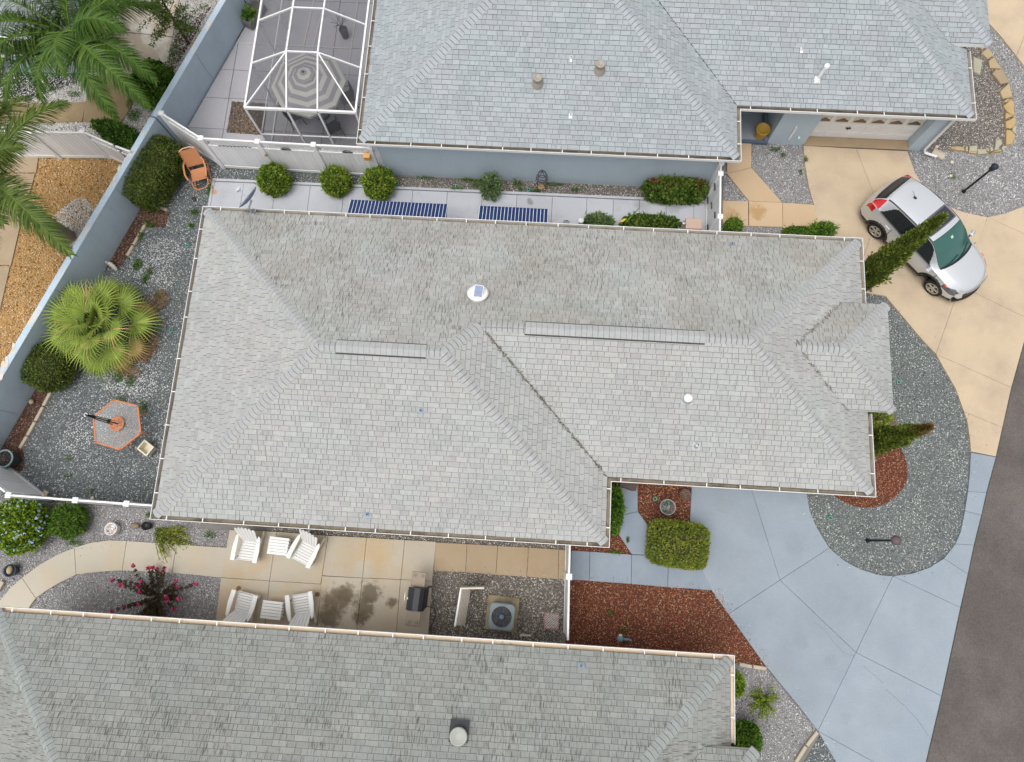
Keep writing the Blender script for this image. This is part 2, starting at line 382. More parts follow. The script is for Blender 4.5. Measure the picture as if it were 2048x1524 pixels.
# ================================================================ GROUND
def sheet(name, poly, z, m, kind='structure'):
    mb = MB(); mb.add([(x, y, z) for x, y in ccw(poly)], [tuple(range(len(poly)))])
    return tag(mb.build(name, m), kind=kind)
def inside(P, poly):
    x, y = P[:, 0], P[:, 1]; r = np.zeros(len(P), bool); n = len(poly)
    for i in range(n):
        x1, y1 = poly[i]; x2, y2 = poly[(i + 1) % n]
        if y1 == y2: continue
        c = ((y1 > y) != (y2 > y)) & (x < (x2 - x1) * (y - y1) / (y2 - y1) + x1)
        r ^= c
    return r
nprng = np.random.default_rng(5)
def scatter(name, poly, m, dens, size, z=0.0, chip=False, tone_spread=1.0, holes=(), patches=()):
    """loose stones or bark chips lying in poly: ONE mesh of real pieces, eight faces each"""
    poly = [tuple(p) for p in poly]; A = np.array(poly); lo, hi = A.min(0), A.max(0)
    area = (hi - lo).prod(); n = int(area * dens)
    P = nprng.uniform(lo, hi, (n, 2)); k = inside(P, poly)
    for h in holes: k &= ~inside(P, h)
    P = P[k]; n = len(P)
    if not n: return None
    if chip:
        rx = nprng.uniform(.5, 1.3, n) * size; ry = nprng.uniform(.16, .4, n) * size; rz = nprng.uniform(.12, .3, n) * size
    else:
        rx = nprng.uniform(.55, 1.25, n) * size; ry = rx * nprng.uniform(.6, 1, n); rz = rx * nprng.uniform(.4, .8, n)
    a = nprng.uniform(0, 2 * PI, n); tilt = nprng.normal(0, .35, n)
    base = np.array([(1, 0, 0), (-1, 0, 0), (0, 1, 0), (0, -1, 0), (0, 0, 1), (0, 0, -1)], float)
    V = base[None] * np.stack([rx, ry, rz], 1)[:, None, :] + nprng.normal(0, .12, (n, 6, 3)) * np.stack([rx, ry, rz], 1)[:, None, :]
    ca, sa, ct, st = np.cos(a), np.sin(a), np.cos(tilt), np.sin(tilt)
    x, y, zz = V[..., 0], V[..., 1], V[..., 2]
    x, zz = x * ct[:, None] - zz * st[:, None], x * st[:, None] + zz * ct[:, None]
    X = x * ca[:, None] - y * sa[:, None] + P[:, 0:1]; Y = x * sa[:, None] + y * ca[:, None] + P[:, 1:2]
    Z = zz + z + (rz * nprng.uniform(.1, .8, n))[:, None]
    V = np.stack([X, Y, Z], -1).reshape(-1, 3)
    tri = np.array([(0, 2, 4), (2, 1, 4), (1, 3, 4), (3, 0, 4), (2, 0, 5), (1, 2, 5), (3, 1, 5), (0, 3, 5)])
    F = (tri[None] + (np.arange(n) * 6)[:, None, None]).reshape(-1, 3)
    me = bpy.data.meshes.new(name)
    me.vertices.add(len(V)); me.vertices.foreach_set('co', V.ravel())
    me.loops.add(F.size); me.loops.foreach_set('vertex_index', F.ravel().astype(np.int32))
    me.polygons.add(len(F)); me.polygons.foreach_set('loop_start', np.arange(0, F.size, 3, dtype=np.int32))
    me.polygons.foreach_set('loop_total', np.full(len(F), 3, dtype=np.int32))
    me.update(calc_edges=True)
    t = np.clip(.5 + nprng.normal(0, .29 * tone_spread, n), 0, 1)
    for (cx, cy, r, tv) in patches:             # places where paler stones were spilled
        d = np.hypot(P[:, 0] - cx, P[:, 1] - cy); q = nprng.uniform(0, 1, n) < np.clip(1.2 - 1.3 * d / r, 0, .5)
        t[q] = tv + nprng.normal(0, .05, q.sum())
    me.attributes.new('tone', 'FLOAT', 'FACE').data.foreach_set('value', np.repeat(t, 8))
    me.materials.append(m)
    return tag(link(bpy.data.objects.new(name, me)), kind='stuff')
def stone_mat(name, stops, rough=.9):
    m, nt, b, out = new_mat(name)
    at = nd(nt, 'ShaderNodeAttribute', attribute_name='tone'); cr = nd(nt, 'ShaderNodeValToRGB')
    el = cr.color_ramp.elements
    while len(el) < len(stops): el.new(.5)
    for e, (p, c) in zip(el, stops): e.position = p; e.color = (*c, 1)
    nt.links.new(at.outputs['Fac'], cr.inputs[0])
    tc = nd(nt, 'ShaderNodeTexCoord')
    h = nd(nt, 'ShaderNodeHueSaturation'); nt.links.new(cr.outputs[0], h.inputs['Color'])
    v = math_(nt, 'MULTIPLY_ADD', noise(nt, tc.outputs['Object'], .6, 5, .65), .8, .6)
    nt.links.new(v, h.inputs['Value']); nt.links.new(h.outputs[0], b.inputs['Base Color'])
    b.inputs['Roughness'].default_value = rough; b.inputs['Specular IOR Level'].default_value = .2
    return m
SM = {
 'dark': stone_mat('dark_gravel', [(0, (0.07, 0.084, 0.091)), (0.45, (0.228, 0.263, 0.271)), (0.7, (0.385, 0.42, 0.42)), (0.9, (0.85, 0.85, 0.85)), (1, (0.85, 0.85, 0.823))]),
 'front': stone_mat('green_grey_gravel', [(0, (0.077, 0.087, 0.09)), (0.4, (0.232, 0.264, 0.264)), (0.7, (0.384, 0.416, 0.408)), (1, (0.8, 0.8, 0.736))]),
 'light': stone_mat('pale_grey_gravel', [(0, (0.112, 0.109, 0.112)), (0.4, (0.388, 0.38, 0.388)), (0.7, (0.589, 0.581, 0.581)), (1, (0.85, 0.85, 0.85))]),
 'brown': stone_mat('brown_grey_gravel', [(0, (0.077, 0.064, 0.058)), (0.4, (0.304, 0.272, 0.24)), (0.7, (0.512, 0.464, 0.416)), (1, (0.85, 0.85, 0.832))]),
 'gold': stone_mat('golden_gravel', [(0, (.16, .085, .035)), (.4, (.5, .31, .13)), (.7, (.66, .46, .24)), (1, (.8, .7, .52))]),
 'white': stone_mat('white_pebbles', [(0, (0.147, 0.129, 0.12)), (0.4, (0.575, 0.552, 0.529)), (0.7, (0.805, 0.793, 0.782)), (1, (0.85, 0.85, 0.85))]),
 'mulch': stone_mat('red_bark_chips', [(0, (0.042, 0.018, 0.012)), (0.4, (0.284, 0.085, 0.046)), (0.7, (0.511, 0.187, 0.092)), (1, (0.68, 0.562, 0.35))]),
 'bmulch': stone_mat('brown_bark_chips', [(0, (0.038, 0.02, 0.015)), (0.4, (0.176, 0.08, 0.053)), (0.7, (0.32, 0.16, 0.104)), (1, (0.672, 0.496, 0.384))]),
 'blackm': stone_mat('black_bark_chips', [(0, (0.01, 0.01, 0.013)), (0.6, (0.045, 0.045, 0.051)), (1, (0.32, 0.32, 0.32))]),
}
bed = {k: mat(k + '_bed', c, .95, .25, 1.5, fine=.35, fscale=45) for k, c in
       dict(dark=(0.112, 0.12, 0.12), front=(0.128, 0.138, 0.135), light=(0.225, 0.217, 0.217), brown=(0.135, 0.12, 0.105), gold=(0.39, 0.225, 0.083), white=(0.45, 0.42, 0.39), mulch=(0.105, 0.038, 0.024), bmulch=(0.075, 0.042, 0.03), blackm=(0.021, 0.021, 0.024)).items()}
def wall_x(y): return -16.57 + .355 * (y - 1.98)

sheet('ground', [(-400, -400), (400, -400), (400, 400), (-400, 400)], -.03, MT['terrain'])
_z = [-.024]
def gravel(kind, poly, dens, size, name='gravel', chip=False, base=None, holes=(), patches=()):
    _z[0] += .0011
    sheet(base or (('mulch' if chip else 'gravel') + '_bed'), poly, _z[0], bed[kind])
    scatter(name, poly, SM[kind], dens, size, z=_z[0], chip=chip, holes=holes, patches=patches)
_pt = [(*G(300, 530)[:2], .95, .86), (*G(330, 500)[:2],   .7, .86), (*G(280, 770)[:2], .8, .86), (*G(150, 875)[:2], .7, .86), (*G(235, 760)[:2], .6, .97), (*G(330, 560)[:2], .4, 1.0)]
gravel('dark', [(wall_x(.35), .35), (wall_x(12.5), 12.5), (-12.4, 12.6), (-11, 11.88), (-9.9, 11.86), (-9.9, .35)], 950, .021, patches=_pt)
gravel('brown', [(-5.5, 11.88), (5.5, 11.98), (5.5, 10.9), (-5.5, 10.9)], 900, .02)
gravel('dark', [(-9.9, 11.86), (-5.5, 11.86), (-5.5, 10.85), (-9.9, 10.85)], 950, .021)
gravel('light', [(-20, .3), (-9.9, .3), (-9.9, -.2), (-7.7, -.2), (-7.9, -3.4), (-20, -3.4)], 800, .021)
gravel('brown', [(-7.7, .45), (1.25, .45), (1.25, -3.4), (-3.0, -3.4), (-3.0, -.3), (-7.7, -.3)], 850, .022)
F_EDGE = [(1615, 994), (1620, 1022), (1633, 1054), (1659, 1096), (1688, 1121), (1720, 1138), (1759, 1150), (1786, 1152), (1825, 1147), (1859, 1135), (1888, 1117), (1911, 1088), (1922, 1062), (1930, 1022),
          (1936, 983), (1940, 944), (1942, 905), (1940, 878), (1934, 839), (1926, 812), (1912, 778), (1886, 733), (1846, 681), (1804, 631), (1771, 592)]
FE = [tuple(G(*p)[:2]) for p in F_EDGE]
MU = smooth_line(GL([(1700, 860), (1772, 850), (1800, 893), (1815, 930), (1812, 965), (1790, 995), (1755, 1013), (1720, 1014), (1690, 1005), (1660, 985)]), 4)
gravel('front', FE + [(8.9, 9.0), (7.5, 2.5)], 900, .021, holes=[MU])
gravel('mulch', MU, 1100, .032, chip=True, name='mulch')
D_EDGE = GL([(1815, 300), (1830, 345), (1855, 385), (1890, 410), (1930, 425), (1975, 434), (2010, 427), (2048, 412), (2110, 385)])
D_TOP = GL([(2150, 230), (2060, 150), (2030, 110), (2000, 70), (1962, 30), (1955, -10)])
BEDI = GL([(1850, 318), (1880, 240), (1900, 90), (1950, 90), (1985, 120), (2010, 160), (2025, 215), (2028, 260), (2015, 290), (1960, 302), (1880, 300)])
gravel('light', D_EDGE + D_TOP + [(12.3, 17.5), (12.3, 13.8)], 700, .023, holes=[BEDI])
gravel('brown', BEDI, 800, .022)
gravel('light', GL([(1504, 285), (1608, 290), (1612, 330), (1620, 375), (1630, 410), (1560, 408), (1503, 335)]), 750, .021)
gravel('light', GL([(1447, 330), (1456, 345), (1500, 404), (1446, 404)]), 800, .021)
gravel('light', GL([(1440, 448), (1680, 462), (1690, 500), (1440, 480)]), 800, .021)
gravel('light', GL([(1466, 1328), (1532, 1336), (1636, 1462), (1570, 1560), (1420, 1700), (1400, 1330)]), 800, .021)
gravel('dark', GL([(1640, 1472), (1672, 1524), (1710, 1600), (1560, 1620), (1600, 1540)]), 900, .02)
gravel('mulch', GL([(1138, 1155), (1425, 1182), (1460, 1230), (1533, 1335), (1466, 1326), (1130, 1310)]), 1100, .032, chip=True, name='mulch')
gravel('mulch', GL([(1272, 960), (1384, 960), (1386, 1045), (1300, 1055), (1274, 1020)]), 1100, .032, chip=True, name='mulch')
gravel('mulch', GL([(1140, 1080), (1215, 1040), (1245, 1068), (1264, 1110), (1140, 1104)]), 1100, .032, chip=True, name='mulch')
gravel('mulch', GL([(1215, 940), (1248, 940), (1248, 1068), (1215, 1060)]), 900, .032, chip=True, name='mulch')
gravel('bmulch', [(wall_x(8.0), 8.0), (wall_x(10.6), 10.6)] + GL([(340, 425), (330, 455), (285, 455), (245, 530)]), 1000, .032, chip=True, name='mulch')
gravel('bmulch', [(wall_x(1.9), 1.9), (wall_x(5.4), 5.4)] + GL([(150, 730), (105, 785), (45, 880), (48, 935), (20, 965), (-30, 950)]), 1000, .032, chip=True, name='mulch')
# neighbour's yard beyond the boundary wall
def wx2(y): return wall_x(y) - .2
gravel('gold', [(wx2(1), 1), (wx2(12.0), 12.0), tuple(G(130, 280)[:2]), (-22.5, 12.2), (-22.5, 1)], 620, .027)
gravel('white', smooth_line(GL([(165, 395), (195, 440), (150, 500), (120, 480), (95, 455), (120, 420)]), 3, True), 800, .026, name='pebbles', base='pebble_bed')
gravel('white', [(wx2(12.2), 12.2), (wx2(19), 19), (-24, 19), (-24, 12.5)], 560, .028, name='pebbles', base='pebble_bed')
gravel('bmulch', GL([(350, 70), (425, 10), (300, 225), (285, 200), (335, 125)]), 700, .032, chip=True, name='mulch')
gravel('blackm', GL([(-150, 140), (178, 147), (178, 158), (110, 180), (60, 200), (-150, 190)]), 700, .03, chip=True, name='mulch')

# ---------------------------------------------------------------- slabs
def paved(name, polys, m, z1=.05, gap=.005, z0=-.02, joint=True):
    """a paved surface: each slab a child of its own, joints left open over dark soil"""
    r = E(name, kind='structure')
    for p in polys:
        mb = MB(); mb.prism(inset(p, gap), z0, z1, ch=.005)
        mb.build('paving_slab', m, r)
    return r
k4 = dict(ox=400, oy=1020, k=3.81); k5 = dict(ox=800, oy=1020, k=3.81); k6 = dict(ox=1130, oy=920, k=3.81); k3 = dict(ox=0, oy=960, k=3.81)
def Z(pts, d): return GL(pts, .05, **d)
paved('patio', [Z(p, k4) for p in (
    [(225, 150), (585, 165), (530, 540), (160, 515)], [(585, 165), (975, 195), (920, 565), (530, 540)], [(160, 515), (530, 540), (485, 960), (105, 935)], [(530, 540), (925, 565), (880, 980), (485, 960)],
    [(975, 195), (1270, 210), (1237, 518), (930, 500)], [(1270, 210), (1560, 228), (1530, 530), (1237, 518)], [(1560, 228), (1800, 240), (1770, 542), (1530, 530)],
    [(928, 502), (1237, 518), (1187, 990), (885, 975)], [(1237, 518), (1528, 530), (1490, 1000), (1187, 990)], [(1528, 530), (1770, 542), (1735, 1010), (1490, 1000)])], MT['patio'])
paved('side_walk', [Z(p, k5) for p in (
    [(270, 245), (510, 258), (500, 475), (255, 465)], [(510, 258), (745, 272), (730, 495), (500, 475)], [(745, 272), (980, 285), (965, 510), (730, 495)], [(980, 285), (1210, 300), (1205, 528), (965, 510)],
    [(1210, 300), (1290, 305), (1285, 535), (1205, 528)])], MT['tanwalk'], z1=.035)
paved('garden_path', [Z(p, k3) for p in (
    [(1345, 490), (1728, 515), (1690, 745), (1310, 708)], [(965, 463), (1345, 490), (1310, 708), (930, 690)],
    [(565, 515), (700, 475), (830, 458), (965, 463), (930, 690), (800, 697), (680, 708), (580, 722)], [(165, 745), (300, 645), (430, 570), (565, 515), (580, 722), (440, 790), (350, 845), (272, 900)],
    [(-60, 985), (0, 915), (80, 820), (165, 745), (272, 900), (225, 965), (190, 1060), (-60, 1100)])], MT['pathconc'])
paved('blue_walk', [Z(p, k6) for p in (
    [(50, 688), (190, 697), (185, 920), (40, 915)], [(190, 697), (508, 720), (505, 945), (185, 922)], [(508, 720), (790, 735), (782, 970), (505, 945)], [(790, 735), (1010, 740), (1125, 992), (782, 970)],
    [(420, 425), (555, 392), (640, 505), (710, 730), (508, 718), (415, 575)], [(415, 425), (555, 392), (555, 60), (415, 60)])], MT['bluewalk'], z1=.046)
def gp(*p): return GL(p, .05)
fe = lambda i, j: [tuple(G(*p, .05)[:2]) for p in F_EDGE[i:j + 1]]
paved('blue_driveway', [
    gp((1385, 940), (1490, 950), (1505, 985), (1560, 1160), (1457, 1228), (1423, 1180), (1392, 1112), (1380, 1040)),
    gp((1490, 950), (1612, 960)) + fe(0, 3) + gp((1560, 1160), (1505, 985)),
    gp((1457, 1228), (1560, 1160), (1712, 1305), (1636, 1462), (1600, 1415), (1530, 1330)),
    gp((1560, 1160)) + fe(3, 7) + gp((1712, 1305)),
    gp((1712, 1305), (1786, 1152), (1921, 1215), (1883, 1392)),
    gp((1636, 1462), (1712, 1305), (1883, 1392), (1852, 1524), (1835, 1590), (1755, 1528)),
    gp((1636, 1462), (1755, 1528), (1835, 1590), (1825, 1640), (1730, 1620), (1672, 1524)),
    fe(7, 10)[::-1] + gp((1921, 1215), (1936, 1148)),
    fe(10, 11) + gp((1948, 1090), (1936, 1148)), fe(11, 13) + gp((1963, 1030), (1948, 1090)), fe(13, 14) + gp((1973, 985), (1963, 1030)),
    fe(14, 16) + gp((1992, 914), (1973, 985))], MT['blueconc'], gap=.0035)
paved('tan_driveway', [
    gp((1607, 291), (1712, 297), (1760, 420), (1725, 520), (1680, 530), (1640, 460), (1628, 410), (1618, 375), (1610, 330)),
    gp((1712, 297), (1815, 302), (1830, 345), (1855, 385), (1890, 410), (1930, 425), (1975, 434), (1935, 540), (1760, 420)),
    gp((1760, 420), (1935, 540), (1920, 571), (1872, 708), (1846, 681), (1804, 631), (1771, 592), (1700, 580), (1725, 520)),
    gp((1975, 434), (2010, 427), (2048, 412), (2110, 385), (2110, 495), (2048, 467)),
    gp((1975, 434), (2048, 467), (2105, 492), (2062, 640), (1935, 578), (1920, 571)),
    gp((1920, 571), (1935, 578), (2062, 640), (2048, 685), (2023, 775), (1872, 708)),
    gp((1872, 708), (2023, 775), (2005, 855), (1928, 823), (1912, 778), (1886, 733)),
    gp((1928, 823), (2005, 855), (1992, 913), (1942, 903), (1940, 878), (1934, 839))], MT['tanconc'], gap=.0035)
paved('corner_driveway', [gp((1955, -60), (1958, 0), (1963, 30), (2000, 70), (2033, 112), (2100, -60)), gp((2033, 112), (2064, 152), (2150, 230), (2250, 200), (2250, -60), (2100, -60))], MT['tanconc'], gap=.0035)
paved('entry_walk', [GL(p, .05) for p in ([(1454, 250), (1504, 250), (1503, 335), (1454, 347)], [(1454, 347), (1503, 335), (1565, 405), (1498, 402)], [(1445, 401), (1497, 402), (1497, 452), (1445, 450)],
    [(1498, 402), (1565, 405), (1566, 454), (1498, 452)], [(1565, 405), (1628, 409), (1668, 462), (1566, 456)])], mat('entry_walk_concrete', (.53, .39, .25), .8, .1, .8, fine=.08, rand=.05, bump=.2,
    stain=[(G(1515, 425).x, G(1515, 425).y, .3, (.38, .22, .09), .7), (G(1465, 430).x, G(1465, 430).y, .25, (.38, .22, .09), .5)]), z1=.046)
_xs = [425, 488, 552, 621, 689, 757, 826, 895, 965, 1034, 1105, 1174, 1227, 1279, 1333, 1388, 1420]
def ny_(px): return 362 + (px - 500) * (402 - 362) / (1405 - 500)
_sl = []
for a, b in zip(_xs[:-1], _xs[1:]):
    A, B = G(a, ny_(a) + 4, .05), G(b, ny_(b) + 4, .05)
    _sl.append([(A.x, A.y), (B.x, B.y), (B.x, 8.95), (A.x, 8.95)])
paved('north_walk', _sl, MT['greyconc'])
_mb = MB(); A, B = G(425, ny_(425), .07), G(1420, ny_(1420), .07)
_mb.bar((A.x, A.y, .02), (B.x, B.y, .02), .09, .12, bev=.01); _mb.bar((A.x + .03, A.y - .05, .02), (A.x + .03, 9.2, .02), .09, .12, bev=.01)
tag(_mb.build('kerb', MT['greyconc']), kind='structure')
# pool deck of the neighbour
_ys = [11.98] + [G(*p, .05).y for p in ((380, 255), (420, 195), (450, 139), (470, 87))]; _ys += [_ys[-1] + 1.9, _ys[-1] + 4.2, _ys[-1] + 7]
_pd = []
_xsplit = [G(452, 230, .05).x, -7.75]
for y0, y1 in zip(_ys[:-1], _ys[1:]):
    xl0, xl1 = wall_x(y0) + .02, wall_x(y1) + .02
    if y0 < 12: xl0 = -11.0; xl1 = wall_x(y1) + .05
    _pd.append([(xl0, y0), (_xsplit[0], y0), (_xsplit[0], y1), (xl1, y1)])
    _pd.append([(_xsplit[0], y0), (_xsplit[1], y0), (_xsplit[1], y1), (_xsplit[0], y1)])
    _pd.append([(_xsplit[1], y0), (-5.3, y0), (-5.3, y1), (_xsplit[1], y1)])
paved('pool_deck', _pd, MT['deckconc'], gap=.008)
gp_ = GL([(464, 203), (535, 207), (527, 270), (453, 265)], .056)
sheet('gravel_bed', gp_, .054, bed['brown']); scatter('gravel', gp_, stone_mat('brown_pebbles', [(0, (.05, .03, .02)), (.4, (.2, .12, .075)), (.7, (.36, .24, .15)), (1, (.6, .48, .36))]), 800, .024, z=.055)
_mb = MB()
for (a, b) in (((563, 290), (628, 0)), ((577, 290), (650, 0)), ((675, 290), (716, 0))):
    P, Q = G(*a, .06), G(*b, .06); _mb.bar(P, Q, .05, .03)
P, Q = G(475, 86, .06), G(700, 97, .06); _mb.bar(P, Q, .05, .03)
tag(_mb.build('deck_drain', mat('drain_channel', (.5, .49, .47), .6)), kind='structure')
# neighbour's paving beyond the wall
paved('neighbour_walk', [GL(p, .05) for p in ([(178, 150), (250, 152), (272, 182), (262, 215), (240, 247), (165, 243)], [(60, 205), (172, 204), (164, 243), (50, 245)], [(-60, 200), (58, 205), (48, 245), (-60, 245)])],
    mat('stained_walk', (.33, .245, .14), .85, .15, .9, fine=.08, col2=(.25, .19, .11), c2scale=1.1, bump=.2))
paved('neighbour_patio', [GL(p, .05) for p in ([(190, 60), (345, 75), (335, 122), (250, 150), (183, 147)], [(215, -40), (365, -40), (345, 73), (195, 58)])], mat('worn_patio', (.43, .36, .28), .85, .2, .9, fine=.08, col2=(.6, .57, .52), c2=(.45, .6), c2scale=1.0, bump=.2))
paved('neighbour_path', [GL(p, .05) for p in ([(-60, 305), (78, 305), (72, 345), (-60, 345)], [(-60, 347), (70, 347), (44, 440), (-60, 440)], [(-60, 442), (42, 442), (22, 530), (-60, 530)], [(-60, 532), (20, 532), (-5, 640), (-60, 640)])], MT['tanwalk'])
# stray stones kicked onto the paving
def strays(line, k, kind, w=.16, z=.052):
    q = [tuple(G(*p)[:2]) for p in line]; out = MB(); r = random.Random(len(q) * 7 + k)
    for i in range(k):
        j = r.randrange(len(q) - 1); a, b = Vector(q[j]), Vector(q[j + 1]); p = a.lerp(b, r.random()); n = Vector((-(b - a).y, (b - a).x)).normalized(); p = p + n * r.gauss(0, w); s_ = r.uniform(.008, .02); an = r.uniform(0, 6)
        v = [(p.x + s_ * math.cos(an + t * 1.57) * r.uniform(.6, 1.2), p.y + s_ * math.sin(an + t * 1.57) * r.uniform(.6, 1.2), z) for t in range(4)]; out.add(v + [(p.x, p.y, z + s_ * .8)], [(0, 1, 4), (1, 2, 4), (2, 3, 4), (3, 0, 4)], min(1, max(0, r.gauss(.5, .3))))
    tag(out.build('stray_stones', SM[kind]), kind='stuff')
strays(F_EDGE, 260, 'front'); strays([(1425, 1182), (1460, 1230), (1533, 1335), (1636, 1462), (1672, 1524)], 170, 'light'); strays([(1138, 1157), (1425, 1180), (1460, 1230), (1533, 1335)], 260, 'mulch', .13); strays([(1815, 300), (1830, 345), (1855, 385), (1890, 410), (1930, 425), (1975, 434), (2048, 412)], 130, 'light')
strays([(265, 1265), (560, 1260)], 10, 'light'); strays([(140, 1100), (245, 1080), (450, 1095)], 80, 'light', .1); strays([(868, 1142), (1128, 1158)], 110, 'brown', .09); strays([(1607, 291), (1628, 410)], 50, 'light', .1); strays([(500, 362), (1400, 400)], 120, 'brown', .14)
# road
RD = [(2105, 470), (2075, 590), (2048, 687), (2023, 777), (2005, 857), (1992, 914), (1973, 987), (1963, 1032), (1948, 1092), (1936, 1150), (1921, 1217), (1904, 1300), (1883, 1394), (1852, 1528), (1830, 1625)]
rp = [tuple(G(*p)[:2]) for p in RD]
sheet('road', [(rp[0][0] + 2.5, rp[0][1] + 9)] + [(rp[0][0] + 9, rp[0][1] + 30), (60, 60), (60, -60), (rp[-1][0] - 8, -60)] + rp[::-1], .012, MT['asphalt'])
_mb = MB()
_cr = smooth_line([tuple(G(*p, .014)) for p in ((1862, 1476), (1872, 1484), (1880, 1500), (1886, 1512), (1897, 1530), (1905, 1560))], 4)
for a, b in zip(_cr[:-1], _cr[1:]): _mb.bar(a, b, .022 + rnd.uniform(-.008, .008), .006)
tag(_mb.build('road_crack', MT['soil']), kind='structure')
_mb = MB()
for line in ([(1625, 1243), (1650, 1262), (1660, 1275), (1672, 1288), (1690, 1305), (1708, 1313)], [(1728, 1330), (1768, 1368)], [(1772, 1378), (1790, 1395), (1812, 1415), (1840, 1448), (1860, 1475)]):
    q = smooth_line([tuple(G(p[0] + rnd.uniform(-1, 1), p[1] + rnd.uniform(-1, 1), .0515)) for p in line], 6)
    for a, b in zip(q[:-1], q[1:]):
        j = Vector((rnd.uniform(-.012, .012), rnd.uniform(-.012, .012), 0)); _mb.bar(Vector(a) + j, Vector(b) + j, rnd.uniform(.008, .018), .004)
tag(_mb.build('driveway_crack', mat('hairline_crack', (.2, .235, .27), .9)), kind='structure')
# ================================================================ HOUSES
SL, EZ, EXPO = .43, 2.5, .143
def tab_widths(r):
    while True: yield r.choice((.11, .15, .17, .2, .24, .3, .33)) * r.uniform(.9, 1.1)
def shingles_on(poly, r, nose=.010, spread=.5):
    """all shingle tabs of one roof slope: list of (six corners, tone, uv)"""
    P = [Vector(p) for p in poly]
    n = Vector((0, 0, 0))
    for i in range(1, len(P) - 1): n += (P[i] - P[0]).cross(P[i + 1] - P[0])
    n.normalize()
    if n.z < 0: n = -n
    u = Vector((0, 0, 1)).cross(n).normalized(); v = n.cross(u)
    o = min(P, key=lambda p: p.z)
    Q = [((p - o).dot(u), (p - o).dot(v)) for p in P]
    vmax = max(q[1] for q in Q); out = []; fid = r.random() * 50
    def span(vv):
        xs = []
        for i in range(len(Q)):
            (a, va), (b, vb) = Q[i], Q[(i + 1) % len(Q)]
            if (va > vv) != (vb > vv): xs.append(a + (b - a) * (vv - va) / (vb - va))
        return (min(xs), max(xs)) if len(xs) >= 2 else None
    k = 0
    while k * EXPO < vmax - .03:
        v0, v1 = k * EXPO, min((k + 1) * EXPO, vmax - .003)
        a, b = span(v0 + .002), span(v1 - .002); k += 1
        if not a or not b: continue
        x = min(a[0], b[0]) - r.uniform(0, .3); end = max(a[1], b[1]); gen = tab_widths(r)
        wob = r.uniform(-.004, .004)
        while x < end:
            w = next(gen); l, rr = x + .0045, x + w - .0045; x += w
            l0, l1, r0, r1 = max(l, a[0]), max(l, b[0]), min(rr, a[1]), min(rr, b[1])
            if r0 - l0 < .012 and r1 - l1 < .012: continue
            r0 = max(r0, l0 + .002); r1 = max(r1, l1 + .002)
            th = nose + (r.random() < .45) * .006; dv = r.uniform(-.005, .003) + wob; tail = .03
            f = lambda uu, vv, hh: o + u * uu + v * vv + n * hh
            V = [f(l0, v0 + dv, 0), f(r0, v0 + dv, 0), f(l0, v0 + dv + .014, th), f(r0, v0 + dv + .014, th), f(r1, min(v1 + tail, vmax), .001), f(l1, min(v1 + tail, vmax), .001)]
            tn = min(1, max(0, r.gauss(.5, .22)))
            out.append((V, tn, [(l0, v0, fid), (r0, v0, fid), (l0, v0, fid), (r0, v0, fid), (r1, v1, fid), (l1, v1, fid)], n))
    return out
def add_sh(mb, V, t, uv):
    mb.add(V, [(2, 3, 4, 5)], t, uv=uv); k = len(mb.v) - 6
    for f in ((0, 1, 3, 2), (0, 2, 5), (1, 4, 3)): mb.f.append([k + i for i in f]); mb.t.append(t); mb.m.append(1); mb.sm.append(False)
def caps_on(a, b, n1, n2, r, w=.15, lift=.012, step=EXPO):
    """bent cap shingles along a hip or ridge from a (low) to b (high)"""
    a, b = Vector(a), Vector(b); L = (b - a).length; d = (b - a) / L
    s1 = n1.cross(d).normalized(); s2 = n2.cross(d).normalized()
    if s1.z > 0: s1 = -s1
    if s2.z > 0: s2 = -s2
    up = (n1 + n2).normalized(); out = []; k = 0
    while k * step < L - .02:
        x0, x1 = k * step, min((k + 1) * step + .02, L); k += 1
        j = r.uniform(-.006, .006); h0, h1 = lift + .012, lift + .001
        V = []
        for xx, hh in ((x0 + .015, h0), (x1, h1)):
            c = a + d * xx + up * hh
            m1 = a + d * (xx + j) + s1 * w * .45 + n1 * hh * .9; m2 = a + d * (xx - j) + s2 * w * .45 + n2 * hh * .9
            V += [a + d * xx + s1 * w + n1 * (hh * .55), m1 + up * .004, c + up * .006, m2 + up * .004, a + d * xx + s2 * w + n2 * (hh * .55)]
        for q in (0, 1, 2, 3, 4): V.append(V[q] - up * .009 - d * .02)
        F = [(0, 1, 6, 5), (1, 2, 7, 6), (2, 3, 8, 7), (3, 4, 9, 8), (10, 11, 1, 0), (11, 12, 2, 1), (12, 13, 3, 2), (13, 14, 4, 3)]
        out.append((V, F, min(1, max(0, r.gauss(.55, .16))), [(0, xx, 9) for xx in (x0,) * 5 + (x1,) * 5 + (x0,) * 5]))
    return out
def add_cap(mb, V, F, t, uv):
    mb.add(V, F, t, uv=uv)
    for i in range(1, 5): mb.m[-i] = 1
def hipz(x, y, blk):
    return EZ + SL * min(x - blk[0], blk[1] - x, y - blk[2], blk[3] - y)
class House: pass
cam_loc = Vector((0, 0, CAM_H))
def show_size(V, n, area=.03):
    c = sum(V, Vector()) / len(V); d = cam_loc - c
    x, y = px_of(c)
    if not (-10 < x < 2058 and -10 < y < 1534): return -1
    return max(0, d.normalized().dot(n)) * (V[2] - V[3]).length * EXPO / d.length_squared
